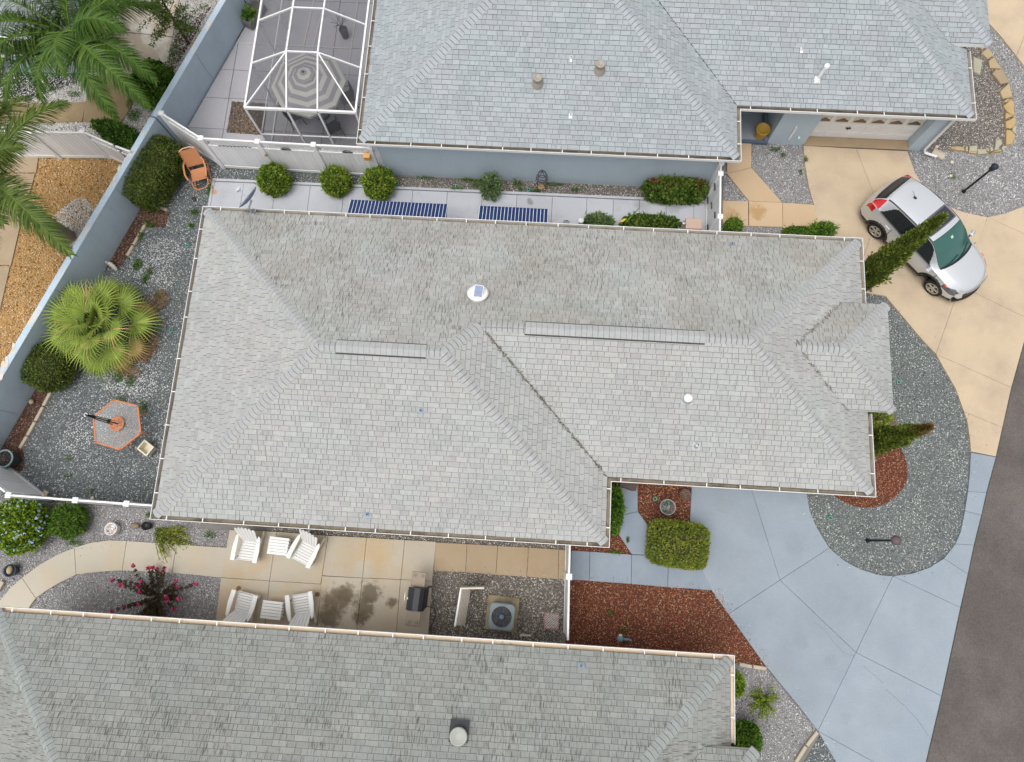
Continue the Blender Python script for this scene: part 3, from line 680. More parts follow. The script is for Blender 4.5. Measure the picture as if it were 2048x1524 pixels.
def make_house(label, dx, dy, wx0, roofm, capm, seed, vents, gut_in, tone_deck=.3, soffit=True, deep=None):
    r = random.Random(seed); H = House()
    root = E('house', label, 'house', (dx, dy, 0)); H.root = root
    W = (wx0, 2.16 + dx, .1 + dy, 9.14 + dy); Eb = (wx0 + 4, 9.27 + dx, 1.86 + dy, 9.14 + dy)
    if deep: W = (W[0], W[1], W[2], deep[0]); Eb = (Eb[0], Eb[1], Eb[2], deep[0])
    H.W, H.E = W, Eb
    hw = (W[3] - W[2]) / 2; he = (Eb[3] - Eb[2]) / 2
    zw, ze = EZ + SL * hw, EZ + SL * he; yw, ye = W[2] + hw, Eb[2] + he
    R1 = Vector((W[0] + hw, yw, zw)); R2 = Vector((W[1] - hw, yw, zw))
    A = Vector((W[1] - he, ye, ze)); R3 = Vector((Eb[1] - he, ye, ze))
    c = lambda x, y: Vector((x, y, EZ))
    NW, NE, SW, SE, IN, ES = c(W[0], W[3]), c(Eb[1], W[3]), c(W[0], W[2]), c(W[1], W[2]), c(W[1], Eb[2]), c(Eb[1], Eb[2])
    # porch roof riding on the east slope
    py0, py1, px1, pz = 4.05 + dy, 7.12 + dy, 9.82 + dx, 2.82
    if deep: py0, py1 = deep[1], deep[2]
    ph = (py1 - py0) / 2; pr = pz + SL * ph; pyc = (py0 + py1) / 2
    mx = lambda z: Eb[1] - (z - EZ) / SL
    PW = Vector((mx(pr), pyc, pr)); PE = Vector((px1 - ph, pyc, pr))
    pNE, pSE, pNW, pSW = Vector((px1, py1, pz)), Vector((px1, py0, pz)), Vector((mx(pz), py1, pz)), Vector((mx(pz), py0, pz))
    facets = [[NW, NE, R3, A, R2, R1], [SW, NW, R1], [SE, SW, R1, R2], [IN, SE, R2, A], [ES, IN, A, R3], [NE, ES, R3], [pNE, pNW, PW, PE], [pSW, pSE, PE, PW], [pSE, pNE, PE]]
    deck = MB()
    for f in facets: deck.add([p - Vector((0, 0, .006)) for p in f], [tuple(range(len(f)))])
    # porch and eave boards give the deck its thickness
    for a, b in ((NW, NE), (NE, ES), (ES, IN), (IN, SE), (SE, SW), (SW, NW)):
        deck.add([a, b, b - Vector((0, 0, .16)), a - Vector((0, 0, .16))], [(0, 1, 2, 3)], mi=1)
    for a, b in ((pNW, pNE), (pNE, pSE), (pSE, pSW)):
        deck.add([a, b, b - Vector((0, 0, .17)), a - Vector((0, 0, .17))], [(0, 1, 2, 3)], mi=1)
    deck.add([p - Vector((0, 0, .165)) for p in (SW, SE, IN, ES, NE, NW)], [(0, 1, 2, 3, 4, 5)], mi=1)
    deck.add([p - Vector((0, 0, .165)) for p in (pSW, pSE, pNE, pNW)], [(0, 1, 2, 3)], mi=1)
    roof = deck.build('roof', [MT['roofdeck'], MT['cream'] if gut_in == 'tan' else MT['white']], root)
    nrm = lambda f: (lambda n: n if n.z > 0 else -n)((f[1] - f[0]).cross(f[-1] - f[0]).normalized())
    allsh = []
    for f in facets: allsh += shingles_on(f, r)
    def under(q): return mx(pz) + .02 < q.x < px1 and py0 + .02 < q.y < py1 - .02 and q.z < pz + SL * min(ph - abs(q.y - pyc), px1 - q.x) - .05
    allsh = [s for s in allsh if not all(under(q) for q in s[0][2:6])]
    key = sorted(range(len(allsh)), key=lambda i: -show_size(allsh[i][0], allsh[i][3]))
    own = set(key[:300])
    rest = MB()
    for i, (V, t, uv, n) in enumerate(allsh):
        if i in own:
            m = MB(); add_sh(m, V, t, uv); m.build('shingle', [roofm, MT['cutedge_shadow']], root)
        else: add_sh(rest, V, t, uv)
    tag(rest.build('shingles', [roofm, MT['cutedge_shadow']], root), kind='stuff')
    nN, nW, nS, nE = (Vector(q).normalized() for q in ((0, SL, 1), (-SL, 0, 1), (0, -SL, 1), (SL, 0, 1)))
    caps = []
    for a, b, n1, n2 in ((NW, R1, nN, nW), (SW, R1, nW, nS), (SE, R2, nS, nE), (A, R2, nE, nN), (R1, R2, nN, nS), (A, R3, nN, nS), (NE, R3, nN, nE), (ES, R3, nS, nE), (pNE, PE, nN, nE), (pSE, PE, nE, nS), (PW, PE, nN, nS)):
        caps += caps_on(a, b, n1, n2, r)
    vis = lambda V: -20 < px_of(V[2])[0] < 2068 and -20 < px_of(V[2])[1] < 1544
    caps.sort(key=lambda q: not vis(q[0]))
    rest = MB()
    for i, (V, F, t, uv) in enumerate(caps):
        if i < 300 and vis(V):
            m = MB(); add_cap(m, V, F, t, uv); m.build('ridge_cap', [capm, MT['cutedge_shadow']], root)
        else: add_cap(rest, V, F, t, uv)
    if rest.v: tag(rest.build('ridge_caps', [capm, MT['cutedge_shadow']], root), kind='stuff')
    H.ridges = (R1, R2, A, R3)
    def zr(x, y):
        z = max(hipz(x, y, W), hipz(x, y, Eb) if x > W[1] - he - .1 else -9)
        return z
    H.zr = zr
    def on(pxx, pyy):
        z = 3.2
        for _ in range(8):
            P = G(pxx, pyy, z); z = zr(P.x, P.y)
        return Vector((P.x, P.y, z))
    H.on = on
    # gutters: an open trough along every eave, hung on straps
    gi = MT['guttertan'] if gut_in == 'tan' else MT['debris']
    def gutter(a, b, n):
        a, b, n = Vector(a), Vector(b), Vector(n); t = (b - a).normalized()
        m = MB(); w = .10
        a2, b2 = a - t * .0, b + t * .0
        def q(p, s, h): return p + n * s + Vector((0, 0, h))
        prof = [(.006, .0), (.006, -.11), (w, -.11), (w, .008), (w + .014, .008), (w + .014, -.10), (w - .01, -.125), (.004, -.125)]
        ea = lambda s: a - t * s * H.ext[0]; eb = lambda s: b + t * s * H.ext[1]
        for i in range(len(prof) - 1):
            (s0, h0), (s1, h1) = prof[i], prof[i + 1]
            m.add([q(ea(s0), s0, h0), q(eb(s0), s0, h0), q(eb(s1), s1, h1), q(ea(s1), s1, h1)], [(0, 1, 2, 3)], mi=1 if i in (0, 1) else 0)
        g = m.build('gutter', [MT['white'] if gut_in != 'tan' else MT['white'], gi], root)
        L = (b - a).length; k = max(2, int(L / .92)); 
        for i in range(k):
            s = (i + .5 + r.uniform(-.15, .15)) / k
            c0 = a + t * L * s
            x, y = px_of(c0)
            if not (-30 < x < 2078 and -30 < y < 1554): continue
            mm = MB(); mm.bar(q(c0, .0, .006), q(c0, w + .012, .012), .026, .006); mm.build('strap', MT['white'], g)
    for a, b, n, ext in ((NW, NE, (0, 1, 0), (1, 1)), (SW, NW, (-1, 0, 0), (1, 1)), (SW, SE, (0, -1, 0), (1, 1)), (SE, IN, (1, 0, 0), (1, -1)), (IN, ES, (0, -1, 0), (-1, 1))):
        H.ext = ext; gutter(a, b, n)
    for a, b in (((Eb[1], Eb[2], EZ), (Eb[1], py0 - .02, EZ)), ((Eb[1], py1 + .02, EZ), (Eb[1], W[3], EZ))):
        H.ext = (1, 0) if a[1] == Eb[2] else (0, 1); gutter(a, b, (1, 0, 0))
    # walls
    i_ = .33
    wb = MB(); zt = EZ - .17
    pts = [(W[0] + i_, W[2] + i_), (W[1] - i_, W[2] + i_), (W[1] - i_, Eb[2] + i_), (Eb[1] - i_, Eb[2] + i_), (Eb[1] - i_, W[3] - i_), (W[0] + i_, W[3] - i_)]
    H.pts = pts; H.zt = zt
    H.py = (py0, py1, px1, pz)
    return H, root, wb
MT['cutedge_shadow'] = mat('shingle_edge_and_shadow', (.15, .15, .146), .95, .2, 3)  # cut asphalt edge, with the shadow line of courses and caps painted in
MT['roofdeck'] = mat('roof_underlay', (.075, .075, .075), .95, .2, 3)
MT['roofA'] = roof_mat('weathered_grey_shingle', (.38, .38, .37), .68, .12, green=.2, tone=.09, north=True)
MT['roofB'] = roof_mat('pale_blue_grey_shingle', (.335, .358, .375), .15, .06, green=.25, tone=.115)
MT['roofC'] = roof_mat('darker_grey_shingle', (.275, .28, .266), 1.25, .13, green=.2, tone=.12)
MT['capA'] = roof_mat('grey_cap_shingle', (.37, .375, .375), .12, .08, tone=.05)
MT['capB'] = roof_mat('pale_cap_shingle', (.36, .385, .41), .08, .06, tone=.06)
MT['capC'] = roof_mat('green_grey_cap_shingle', (.285, .305, .295), .15, .1, tone=.12)

# --- the house in the middle
HM, rm, wb = make_house('pale grey hip roofed house in the middle with a blue driveway at its corner', 0, 0, -10.1, MT['roofA'], MT['capA'], 11, None, 'debris')
n_ = len(HM.pts)
for i in range(n_):
    (a, b), (c, d) = HM.pts[i], HM.pts[(i + 1) % n_]
    wb.add([(a, b, -.02), (c, d, -.02), (c, d, HM.zt), (a, b, HM.zt)], [(0, 1, 2, 3)])
wb.build('wall', mat('cream_stucco', (.60, .56, .50), .85, .08, 1, bump=.2), rm)
# --- the house to the north
TDX, TDY = 3.61, 11.57
HT, rt, wb = make_house('pale blue house with white garage door and clean blue grey roof', TDX, TDY, -5.7, MT['roofB'], MT['capB'], 12, None, 'debris', deep=(20.9, 15.72, 18.8))
# --- the house to the south
HB, rb, wb2 = make_house('house with darker grey stained roof and tan lined gutter beside the patio', -3.82, -11.77, -13.92, MT['roofC'], MT['capC'], 13, None, 'tan')
for i in range(n_):
    (a, b), (c, d) = HB.pts[i], HB.pts[(i + 1) % n_]
    wb2.add([(a, b, -.02), (c, d, -.02), (c, d, HB.zt), (a, b, HB.zt)], [(0, 1, 2, 3)])
wb2.build('wall', mat('tan_stucco', (.58, .5, .4), .85, .08, 1, bump=.2), rb)

# north house: walls with entry recess and garage
zt = HT.zt; ys, yg, xe = 11.93, 13.76, 5.44
xg0, xg1 = 7.5, 12.8
def wall_quad(mb, a, b, z0=-.02, z1=None, mi=0):
    z1 = zt if z1 is None else z1
    mb.add([(a[0], a[1], z0), (b[0], b[1], z0), (b[0], b[1], z1), (a[0], a[1], z1)], [(0, 1, 2, 3)], mi=mi)
D0, D1, DZ = 8.74, 12.24, 2.12
wall_quad(wb, (-5.35, ys), (xe, ys)); wall_quad(wb, (xe, ys), (xe, 16.6)); wall_quad(wb, (xe, 16.6), (xg0, 16.6)); wall_quad(wb, (xg0, 16.6), (xg0, yg))
wall_quad(wb, (xg0, yg), (D0, yg)); wall_quad(wb, (D1, yg), (xg1, yg)); wall_quad(wb, (D0, yg), (D1, yg), DZ, zt)
wall_quad(wb, (D0, yg), (D0, yg + .42)); wall_quad(wb, (D1, yg + .42), (D1, yg)); wb.add([(D0, yg, DZ), (D1, yg, DZ), (D1, yg + .42, DZ), (D0, yg + .42, DZ)], [(0, 1, 2, 3)])
wall_quad(wb, (xg1, yg), (xg1, 20.5)); wall_quad(wb, (-5.35, 20.5), (-5.35, ys)); wall_quad(wb, (xg1, 20.5), (-5.35, 20.5))
wb.build('wall', MT['bluewall'], rt)
ent = MB(); ent.box(((xe + xg0) / 2, 15.1, .05), (xg0 - xe - .02, 2.7, .14)); ent.box(((xe + xg0) / 2, 15.6, .16), (xg0 - xe - .02, 1.7, .1))
ent.build('entry_step', mat('painted_entry_floor', (.30, .335, .38), .6, .1, 2), rt)
eb = MB(); eb.bar((xe + .01, yg - .02, .07), (xg0, yg - .02, .07), .1, .14); eb.bar((xg0 - .14, yg, .14), (xg0 - .14, 16.5, .14), .1, .14); eb.build('entry_edging', mat('slate_blue_paint', (.10, .14, .2), .6, .1), rt)
gd = E('garage_door'); gd.parent = rt
yd = yg + .30
m = MB(); m.box(((D0 + D1) / 2, yd + .06, DZ / 2), (D1 - D0 - .02, .03, DZ)); m.build('door_backing', MT['white'], gd)
zrow = [0, .44, .88, 1.36, DZ]
for j in range(4):
    hh = zrow[j + 1] - zrow[j]; zc_ = (zrow[j] + zrow[j + 1]) / 2
    m = MB(); m.box(((D0 + D1) / 2, yd + .03, zc_), (D1 - D0 - .03, .035, hh - .008), bev=.006)
    if j != 2:
        for k in range(6):
            cx = D0 + (D1 - D0) * (k + .5) / 6; w = (D1 - D0) / 6 - .12
            m.box((cx, yd + .008, zc_), (w, .016, hh - .16), bev=.007)
    m.build('door_panel', MT['white'], gd)
for k in range(6):
    cx = D0 + (D1 - D0) * (k + .5) / 6; w = (D1 - D0) / 6 - .13; zb = .95
    fr = MB(); fr.box((cx, yd + .006, zb + .13), (w, .02, .31), bev=.006)
    f = fr.build('window_frame', MT['cream'], gd)
    arch = [(-w * .44, 0)] + [(w * .44 * math.cos(a), .045 + .16 * abs(math.sin(a)) * (.8 + .2 * math.cos(4 * a))) for a in [PI * (1 - q / 12) for q in range(13)]] + [(w * .44, 0)]
    m = MB(); vs = [(cx + x, yd - .006, zb + .03 + z) for x, z in arch]; m.add(vs, [tuple(range(len(vs)))])
    m.build('pane', mat('brown_window_glass', (.12, .075, .055), .15, .2, 4, spec=.6), f)
m = MB(); m.box(((D0 + D1) / 2 - .5, yd - .012, .64), (.16, .03, .05)); m.tube([((D0 + D1) / 2 - .5, yd - .02, .56), ((D0 + D1) / 2 - .5, yd - .04, .74)], .012); m.build('handle', MT['darkgrey'], gd)
m = MB(); m.box(((D0 + D1) / 2, yg + .13, .05), (D1 - D0 - .01, .36, .022)); m.build('door_apron', mat('stained_apron', (.36, .27, .17), .8, .2, 3), gd)
m = MB(); m.tube([(12.7, yg - .08, zt), (12.7, yg - .08, .2), (12.74, yg - .16, .12), (13.15, yg - .26, .07)], .05, 6); m.bar((12.55, yg - .28, zt + .1), (12.7, yg - .08, zt - .2), .09, .07)
m.build('downspout', MT['white'], rt)
m = MB(); m.bar((8.12, yg - .03, .35), (8.12, yg - .03, 1.05), .06, .05); m.box((8.42, yg - .03, .45), (.07, .06, .09), bev=.01); m.build('hose_bib', MT['white'], rt)
m = MB(); m.lathe((12.45, yg - .01, 1.9), [(.05, 0), (.06, .03), (.03, .08)], 12, mat=Matrix.Rotation(R(90), 3, 'X')); m.build('wall_light', MT['white'], rt)

# roof fittings
def pipe(H, px, py, r, h, m, name='vent_pipe', flash=None, lean=(0, 0), cap=None, lab=None):
    P = H.on(px, py); mb = MB()
    if flash:
        sx, sy, fm = flash
        nv = Vector((0, 0, 1)); e = .05
        dzx = (H.zr(P.x + e, P.y) - H.zr(P.x - e, P.y)) / (2 * e); dzy = (H.zr(P.x, P.y + e) - H.zr(P.x, P.y - e)) / (2 * e)
        n = Vector((-dzx, -dzy, 1)).normalized(); m3 = n.to_track_quat('Z', 'Y').to_matrix()
        mb.box(P + n * .022, (sx, sy, .012), mat=m3, mi=1)
        mb.lathe(P + n * .02, [(r * 2.0, 0), (r * 1.35, .05), (r * 1.05, .09)], 14, mi=1)
    T = P + Vector((lean[0], lean[1], h))
    mb.tube([P, T], r, 12); mb.lathe(T + Vector((0, 0, .002)), [(r * .78, 0), (.0005, -.001)], 12, mi=2)
    if cap: mb.lathe(T, [(r * 1.5, -.06), (r * 1.6, .03), (r * .6, .06), (.001, .06)], 14)
    o = mb.build(name, [m, flash[2] if flash else m, MT['darkgrey'] if not cap else m], H.root)
    if lab: o['label'] = lab
pipe(HT, 1634, 160, .05, .62, MT['white'], cap=True, flash=(.17, .2, MT['white']), lab='tall capped white pipe above the garage roof', lean=(.05, .03))
for q in ((1075, 168), (1199, 141)):
    P = HT.on(*q); mb = MB(); mb.lathe(P, [(.165, -.06), (.17, .02), (.15, .12), (.115, .27), (.128, .275), (.128, .31), (.09, .315), (.085, .30), (.001, .30)], 20); mb.build('mushroom_vent', MT['ventan'], HT.root)
def lead(H, px, py, m, s=(.11, .16)):
    P = H.on(px, py); mb = MB(); e = .05
    dzx = (H.zr(P.x + e, P.y) - H.zr(P.x - e, P.y)) / (2 * e); dzy = (H.zr(P.x, P.y + e) - H.zr(P.x, P.y - e)) / (2 * e)
    n = Vector((-dzx, -dzy, 1)).normalized(); m3 = n.to_track_quat('Z', 'Y').to_matrix()
    mb.box(P + n * .02, (s[0] * 1.5, s[1], .01), mat=m3); mb.tube([P, P + Vector((0, 0, .11))], .032, 10); mb.lathe(P + Vector((0, 0, .111)), [(.024, 0), (.001, -.001)], 10, mi=1)
    mb.build('vent_flashing', [m, MT['darkgrey']], H.root)
lead(HT, 1142, 118, MT['white'], (.05, .17)); lead(HT, 1141, 232, MT['white'], (.07, .15)); lead(HT, 1603, 101, MT['white'], (.06, .15))
lead(HM, 842, 822, MT['galv'], (.085, .14)); lead(HM, 735, 1029, MT['galv'], (.11, .12)); lead(HM, 1463, 489, MT['galv'], (.10, .12)); lead(HB, 1162, 1331, MT['galv'], (.125, .13))
pipe(HM, 1374, 798, .075, .16, MT['white'], cap=True, flash=(.3, .3, MT['metal']), lab='wide white capped vent pipe on the south east slope')
pipe(HM, 1392, 892, .035, .16, MT['white'], flash=(.22, .22, MT['metal']), lab='thin white vent pipe near the lower east eave', lean=(.02, .01))
P = HB.on(918, 1470); mb = MB(); mb.box(P + Vector((-.0, .1, .05)), (.46, .5, .03), mat=Vector((0, SL, 1)).to_track_quat('Z', 'Y').to_matrix(), mi=1)
mb.lathe(P, [(.2, -.05), (.2, .12)], 20, mi=1); mb.lathe(P + Vector((0, 0, .12)), [(.15, -.03), (.215, .0), (.215, .05), (.175, .075), (.165, .05), (.11, .08), (.10, .065), (.001, .085)], 28); mb.build('round_roof_vent', [mat('dull_vent_metal', (.36, .37, .33), .5, .12, 6), MT['darkgrey']], HB.root)
# raised ridge vents carrying their own caps
for a, b in (((672, 690), (852, 702)), ((1050, 655), (1410, 675))):
    A_, B_ = HM.on(*a), HM.on(*b)
    y = HM.ridges[0].y if a[0] < 900 else HM.ridges[3].y; z = HM.ridges[0].z if a[0] < 900 else HM.ridges[3].z
    rv = E('ridge_vent'); rv.parent = HM.root
    m = MB()
    for s in (-1, 1):
        m.add([(A_.x, y, z + .045), (B_.x, y, z + .045), (B_.x, y + s * .19, z - .035), (A_.x, y + s * .19, z - .035), (B_.x, y + s * .19, z - .09), (A_.x, y + s * .19, z - .09)], [(0, 1, 2, 3), (3, 2, 4, 5)])
    for x in (A_.x, B_.x): m.add([(x, y, z + .045), (x, y + .16, z - .02), (x, y + .16, z - .07), (x, y - .16, z - .07), (x, y - .16, z - .02)], [(0, 1, 2, 3, 4)])
    m.build('vent_body', MT['darkgrey'], rv)
    k = int((B_.x - A_.x) / .143)
    for i in range(k):
        x0 = A_.x + (B_.x - A_.x) * i / k + .012; x1 = x0 + (B_.x - A_.x) / k - .004
        m = MB(); t = rnd.gauss(.6, .18); jz = rnd.uniform(0, .003)
        V = [Vector(q) for q in ((x0, y - .165, z - .006 + jz), (x0, y, z + .062 + jz), (x0, y + .165, z - .006 + jz), (x1, y - .165, z - .012), (x1, y, z + .056), (x1, y + .165, z - .012))]
        m.add(V, [(0, 3, 4, 1), (1, 4, 5, 2)], t, uv=[(0, q[0], 9) for q in V]); m.add([V[0], V[1], V[2], V[2] + Vector((-.012, 0, -.01)), V[1] + Vector((-.012, 0, -.01)), V[0] + Vector((-.012, 0, -.01))], [(0, 1, 4, 5), (1, 2, 3, 4)], mi=1); m.build('ridge_cap', [MT['capA'], MT['cutedge_shadow']], rv)
# leaves lying in the long valley
def debris(name, pts, n, w, H, host):
    mb = MB()
    for i in range(n):
        t = rnd.random(); a, b = pts; P = a.lerp(b, t) + Vector((rnd.gauss(0, w), rnd.gauss(0, w), 0))
        z = H.zr(P.x, P.y) + rnd.uniform(.022, .05) + (host or 0); L = rnd.uniform(.02, .08); an = rnd.uniform(0, PI) if rnd.random() < .5 else rnd.gauss(-.9, .4)
        d = Vector((math.cos(an), math.sin(an), rnd.uniform(-.1, .1))) * L; s = Vector((-math.sin(an), math.cos(an), 0)) * rnd.uniform(.004, .012)
        P = Vector((P.x, P.y, z)); mb.add([P - d - s, P + d - s, P + d + s, P - d + s], [(0, 1, 2, 3)], rnd.random())
    return tag(mb.build(name, MT['valleyleaf'], H.root), kind='stuff')
MT['valleyleaf'] = mat('fallen_leaves', (.2, .185, .155), .95, .3, 5, tone=.6)
debris('fallen_leaves', (Vector((-1.3, 5.3, 0)), Vector((2.1, 1.9, 0))), 170, .024, HM, 0)
debris('fallen_leaves', (Vector((7.0, 5.6, 0)), Vector((8.6, 7.15, 0))), 55, .03, HM, .01)
debris('fallen_leaves', (Vector((7.1, 5.5, 0)), Vector((8.6, 4.0, 0))), 45, .028, HM, .01)

# --- the neighbour beyond the boundary wall, seen under the palm
C0 = G(180, 147); nx, ny = C0.x, C0.y
root = E('house', 'pale blue house corner with white downspout under the palm fronds', 'house', (nx, ny, 0))
m = MB(); hz = 2.35
wall_quad(m, (nx - 12, ny), (nx - 2.6, ny), -.02, hz); wall_quad(m, (nx - 2.6, ny), (nx - 1.2, ny), -.02, .8); wall_quad(m, (nx - 2.6, ny), (nx - 1.2, ny), 2.0, hz); wall_quad(m, (nx - 1.2, ny), (nx, ny), -.02, hz)
wall_quad(m, (nx, ny), (nx, ny + 9), -.02, hz); wall_quad(m, (nx - 12, ny + 9), (nx - 12, ny), -.02, hz)
m.build('wall', MT['bluewall'], root)
w = MB(); w.box((nx - 1.9, ny + .06, 1.4), (1.36, .05, 1.16)); w = w.build('window', MT['darkglass'], root)
f = MB(); f.box((nx - 1.9, ny - .01, .8), (1.5, .12, .06)); f.box((nx - 1.9, ny + .02, 1.4), (.05, .05, 1.18)); f.box((nx - 1.9, ny + .02, 2.0), (1.45, .06, .06)); f.build('window_frame', MT['white'], w)
m = MB(); oh = .45; a = (nx - 12.4, nx + oh, ny - oh, ny + 9.4); hw = (a[3] - a[2]) / 2; zt2 = hz + .1
Pq = [Vector((a[0], a[2], zt2)), Vector((a[1], a[2], zt2)), Vector((a[1], a[3], zt2)), Vector((a[0], a[3], zt2)), Vector((a[0] + hw, a[2] + hw, zt2 + SL * hw)), Vector((a[1] - hw, a[2] + hw, zt2 + SL * hw))]
fc = [[Pq[0], Pq[1], Pq[5], Pq[4]], [Pq[1], Pq[2], Pq[5]], [Pq[2], Pq[3], Pq[4], Pq[5]], [Pq[3], Pq[0], Pq[4]]]
for q in fc: m.add([p - Vector((0, 0, .005)) for p in q], [tuple(range(len(q)))])
m.add([p - Vector((0, 0, .1)) for p in Pq[:4]], [(0, 1, 2, 3)], mi=1)
m.build('roof', [MT['roofdeck'], MT['white']], root)
rest = MB(); r_ = random.Random(3)
for q in fc:
    for (V, t, uv, n) in shingles_on(q, r_):
        x, y = px_of(V[0])
        add_sh(rest, V, t, uv)
tag(rest.build('shingles', [MT['roofB'], MT['cutedge_shadow']], root), kind='stuff')
m = MB(); m.bar((a[0], a[2] - .06, zt2 - .03), (a[1] + .06, a[2] - .06, zt2 - .03), .12, .1, bev=.02); m.bar((a[1] + .06, a[2], zt2 - .03), (a[1] + .06, a[3], zt2 - .03), .12, .1, bev=.02); m.build('gutter', MT['white'], root)
m = MB(); m.bar((nx - .02, ny - .05, .12), (nx - .02, ny - .05, hz), .09, .07); m.bar((nx - .02, ny - .05, .1), (nx + .35, ny - .06, .06), .09, .07); m.build('downspout', MT['white'], root)
# ================================================================ BOUNDARY WALL AND FENCES
def wall_run(name, y0, y1, label, h=1.5, t=.2):
    root = E(name, label, 'wall', (wall_x(y0), y0, 0))
    n = Vector((1, -.355, 0)).normalized()
    a, b = Vector((wall_x(y0), y0, 0)) - n * .03, Vector((wall_x(y1), y1, 0)) - n * .03
    m = MB(); L = (b - a).length; k = int(L / 1.15)
    poly = [tuple(a[:2]), tuple(b[:2]), tuple((b - n * t)[:2]), tuple((a - n * t)[:2])]
    m.prism(poly, -.1, h - .03); m.build('wall_body', MT['boundary'], root)
    m = MB(); q = Vector((a - b)).normalized() * 0
    poly = [tuple((a + n * .004)[:2]), tuple((b + n * .004)[:2]), tuple((b - n * (t + .004))[:2]), tuple((a - n * (t + .004))[:2])]
    m.prism(poly, h - .03, h, ch=.012); m.build('wall_cap', MT['wallcap'], root)
    m = MB()                                        # settlement cracks, thin open joints
    for s in (.22, .52, .8):
        c = a.lerp(b, s) + n * .003; d = (b - a).normalized()
        q = [c + d * rnd.uniform(-.02, .02) + Vector((0, 0, z)) for z in (1.42, 1.15, .85, .5, .1)]
        for p1, p2 in zip(q[:-1], q[1:]): m.bar(p1, p2, .006, .004, up=n)
    m.build('crack', MT['darkgrey'], root)
    return root
wall_run('boundary_wall', .2, 12.72, 'long pale blue boundary wall beside the gravel yard and fan palm')
wall_run('boundary_wall', 12.78, 24.0, 'pale blue boundary wall beside the pool deck with the screen cage')
m = MB()
for i in range(26):                                  # peeling render on the wall top
    y = rnd.choice((rnd.uniform(2, 5), rnd.uniform(9, 12.5))); x = wall_x(y) - rnd.uniform(.05, .24); rr = rnd.uniform(.02, .07)
    m.add([(x + rr * math.cos(a) * rnd.uniform(.6, 1.2), y + rr * 2.2 * math.sin(a) * rnd.uniform(.6, 1.2), 1.502 + i * .0004) for a in [k * PI / 4 for k in range(8)]], [tuple(range(8))])
pe = m.build('peeled_patch', mat('bare_render', (.6, .57, .5), .9, .2, 8), bpy.data.objects['boundary_wall'])

def fence(label, pts, h=1.83, lattice=False, board=.15, faces=1, rail=.09, th=.05, posts=None, group=None, mt='vinyl'):
    root = E('fence', label, 'fence', (pts[0][0], pts[0][1], 0), group=group)
    for i, p in enumerate(pts):
        if posts is not None and not posts[i]: continue
        m = MB(); m.box((p[0], p[1], h / 2), (.125, .125, h), bev=.008)
        o = m.build('post', MT[mt], root)
        c = MB(); c.box((p[0], p[1], h + .02), (.165, .165, .04), bev=.012); c.lathe((p[0], p[1], h + .04), [(.095, 0), (.05, .02), (.001, .03)], 4); c.build('post_cap', MT['white'], o)
    for a, b in zip(pts[:-1], pts[1:]):
        a, b = Vector((*a, 0)), Vector((*b, 0)); d = (b - a).normalized(); L = (b - a).length; up = Vector((0, 0, 1))
        top = h - .03; pt = top - .38 if lattice else top - .06
        for z, hh in (((top, .09), (pt, .1), (.12, .15)) if lattice else ((top, .1), (.12, .15))):
            m = MB(); m.bar(a + up * z + d * .05, b + up * z - d * .05, rail * .6, hh, bev=.008); m.build('rail', MT['white'], root)
        k = max(2, round((L - .1) / board)); w = (L - .12) / k
        for j in range(k):
            c = a + d * (.06 + w * (j + .5))
            m = MB(); m.box((c.x, c.y, (.19 + pt - .05) / 2), (w - .006, .024, pt - .05 - .19), rz=math.atan2(d.y, d.x), bev=.004); m.build('board', MT[mt], root)
        if lattice:
            m = MB(); z0, z1 = pt + .05, top - .045; x = .1; n = d.cross(up)
            while x < L - .1:
                for s, o in ((1, .006), (-1, -.006)):
                    x2 = x + (z1 - z0); xa, xb = (x, min(x2, L - .08)) if s > 0 else (min(x2, L - .08), x)
                    m.bar(a + d * xa + up * z0 + n * o, a + d * xb + up * z1 + n * o, .028, .008, up=n)
                x += .095
            m.build('lattice', MT['white'], root)
    return root
F1 = fence('white vinyl fence with lattice top and lantern behind the three round shrubs', [(-12.42, 12.72), (-11.0, 11.9), (-9.17, 11.87), (-7.37, 11.85), (-5.56, 11.84)], lattice=True)
F2 = fence('white side fence with hinged gate between the north walk and the entry walk', [(5.46, 11.86), (5.44, 11.5), (5.42, 10.05), (5.40, 9.0)], posts=[1, 1, 1, 0], th=.05)
m = MB()
for z in (.5, 1.4): m.bar((5.37, 11.4, z), (5.37, 11.15, z), .012, .05, up=(1, 0, 0)); m.bar((5.37, 10.2, z), (5.37, 10.42, z), .012, .05, up=(1, 0, 0))
m.bar((5.36, 10.95, 1.0), (5.36, 10.7, 1.05), .03, .03)
m.build('gate_hinge', MT['darkgrey'], F2)
F3 = fence('white vinyl fence with capped posts along the south west gravel', [(-14.72, .41), (-12.77, .385), (-11.29, .375), (-9.75, .36)], posts=[1, 1, 1, 0])
F3b = fence('short greyish white fence panel angled to the boundary wall at the left edge', [(-16.85, 1.7), (-14.8, .47)], posts=[0, 0], mt='vinyl')
F4 = fence('white vinyl fence with capped posts between patio gravel and red mulch', [(1.25, .3), (1.27, -.85), (1.31, -2.55)], posts=[1, 1, 0])
F5 = fence('white vinyl fence beyond the boundary wall beside the golden gravel', [tuple(G(165, 263, 1.6)[:2]), tuple(G(228, 291, 1.6)[:2]), tuple(G(263, 304, 1.6)[:2])], h=1.6, lattice=True, posts=[1, 0, 0])
m = MB(); P = G(60, 300)
fence('white fence run hidden under drooping palm fronds beyond the wall', [tuple(G(-60, 262, 1.6)[:2]), tuple(G(60, 264, 1.6)[:2]), tuple(G(163, 265, 1.6)[:2])], h=1.6, posts=[1, 1, 0])
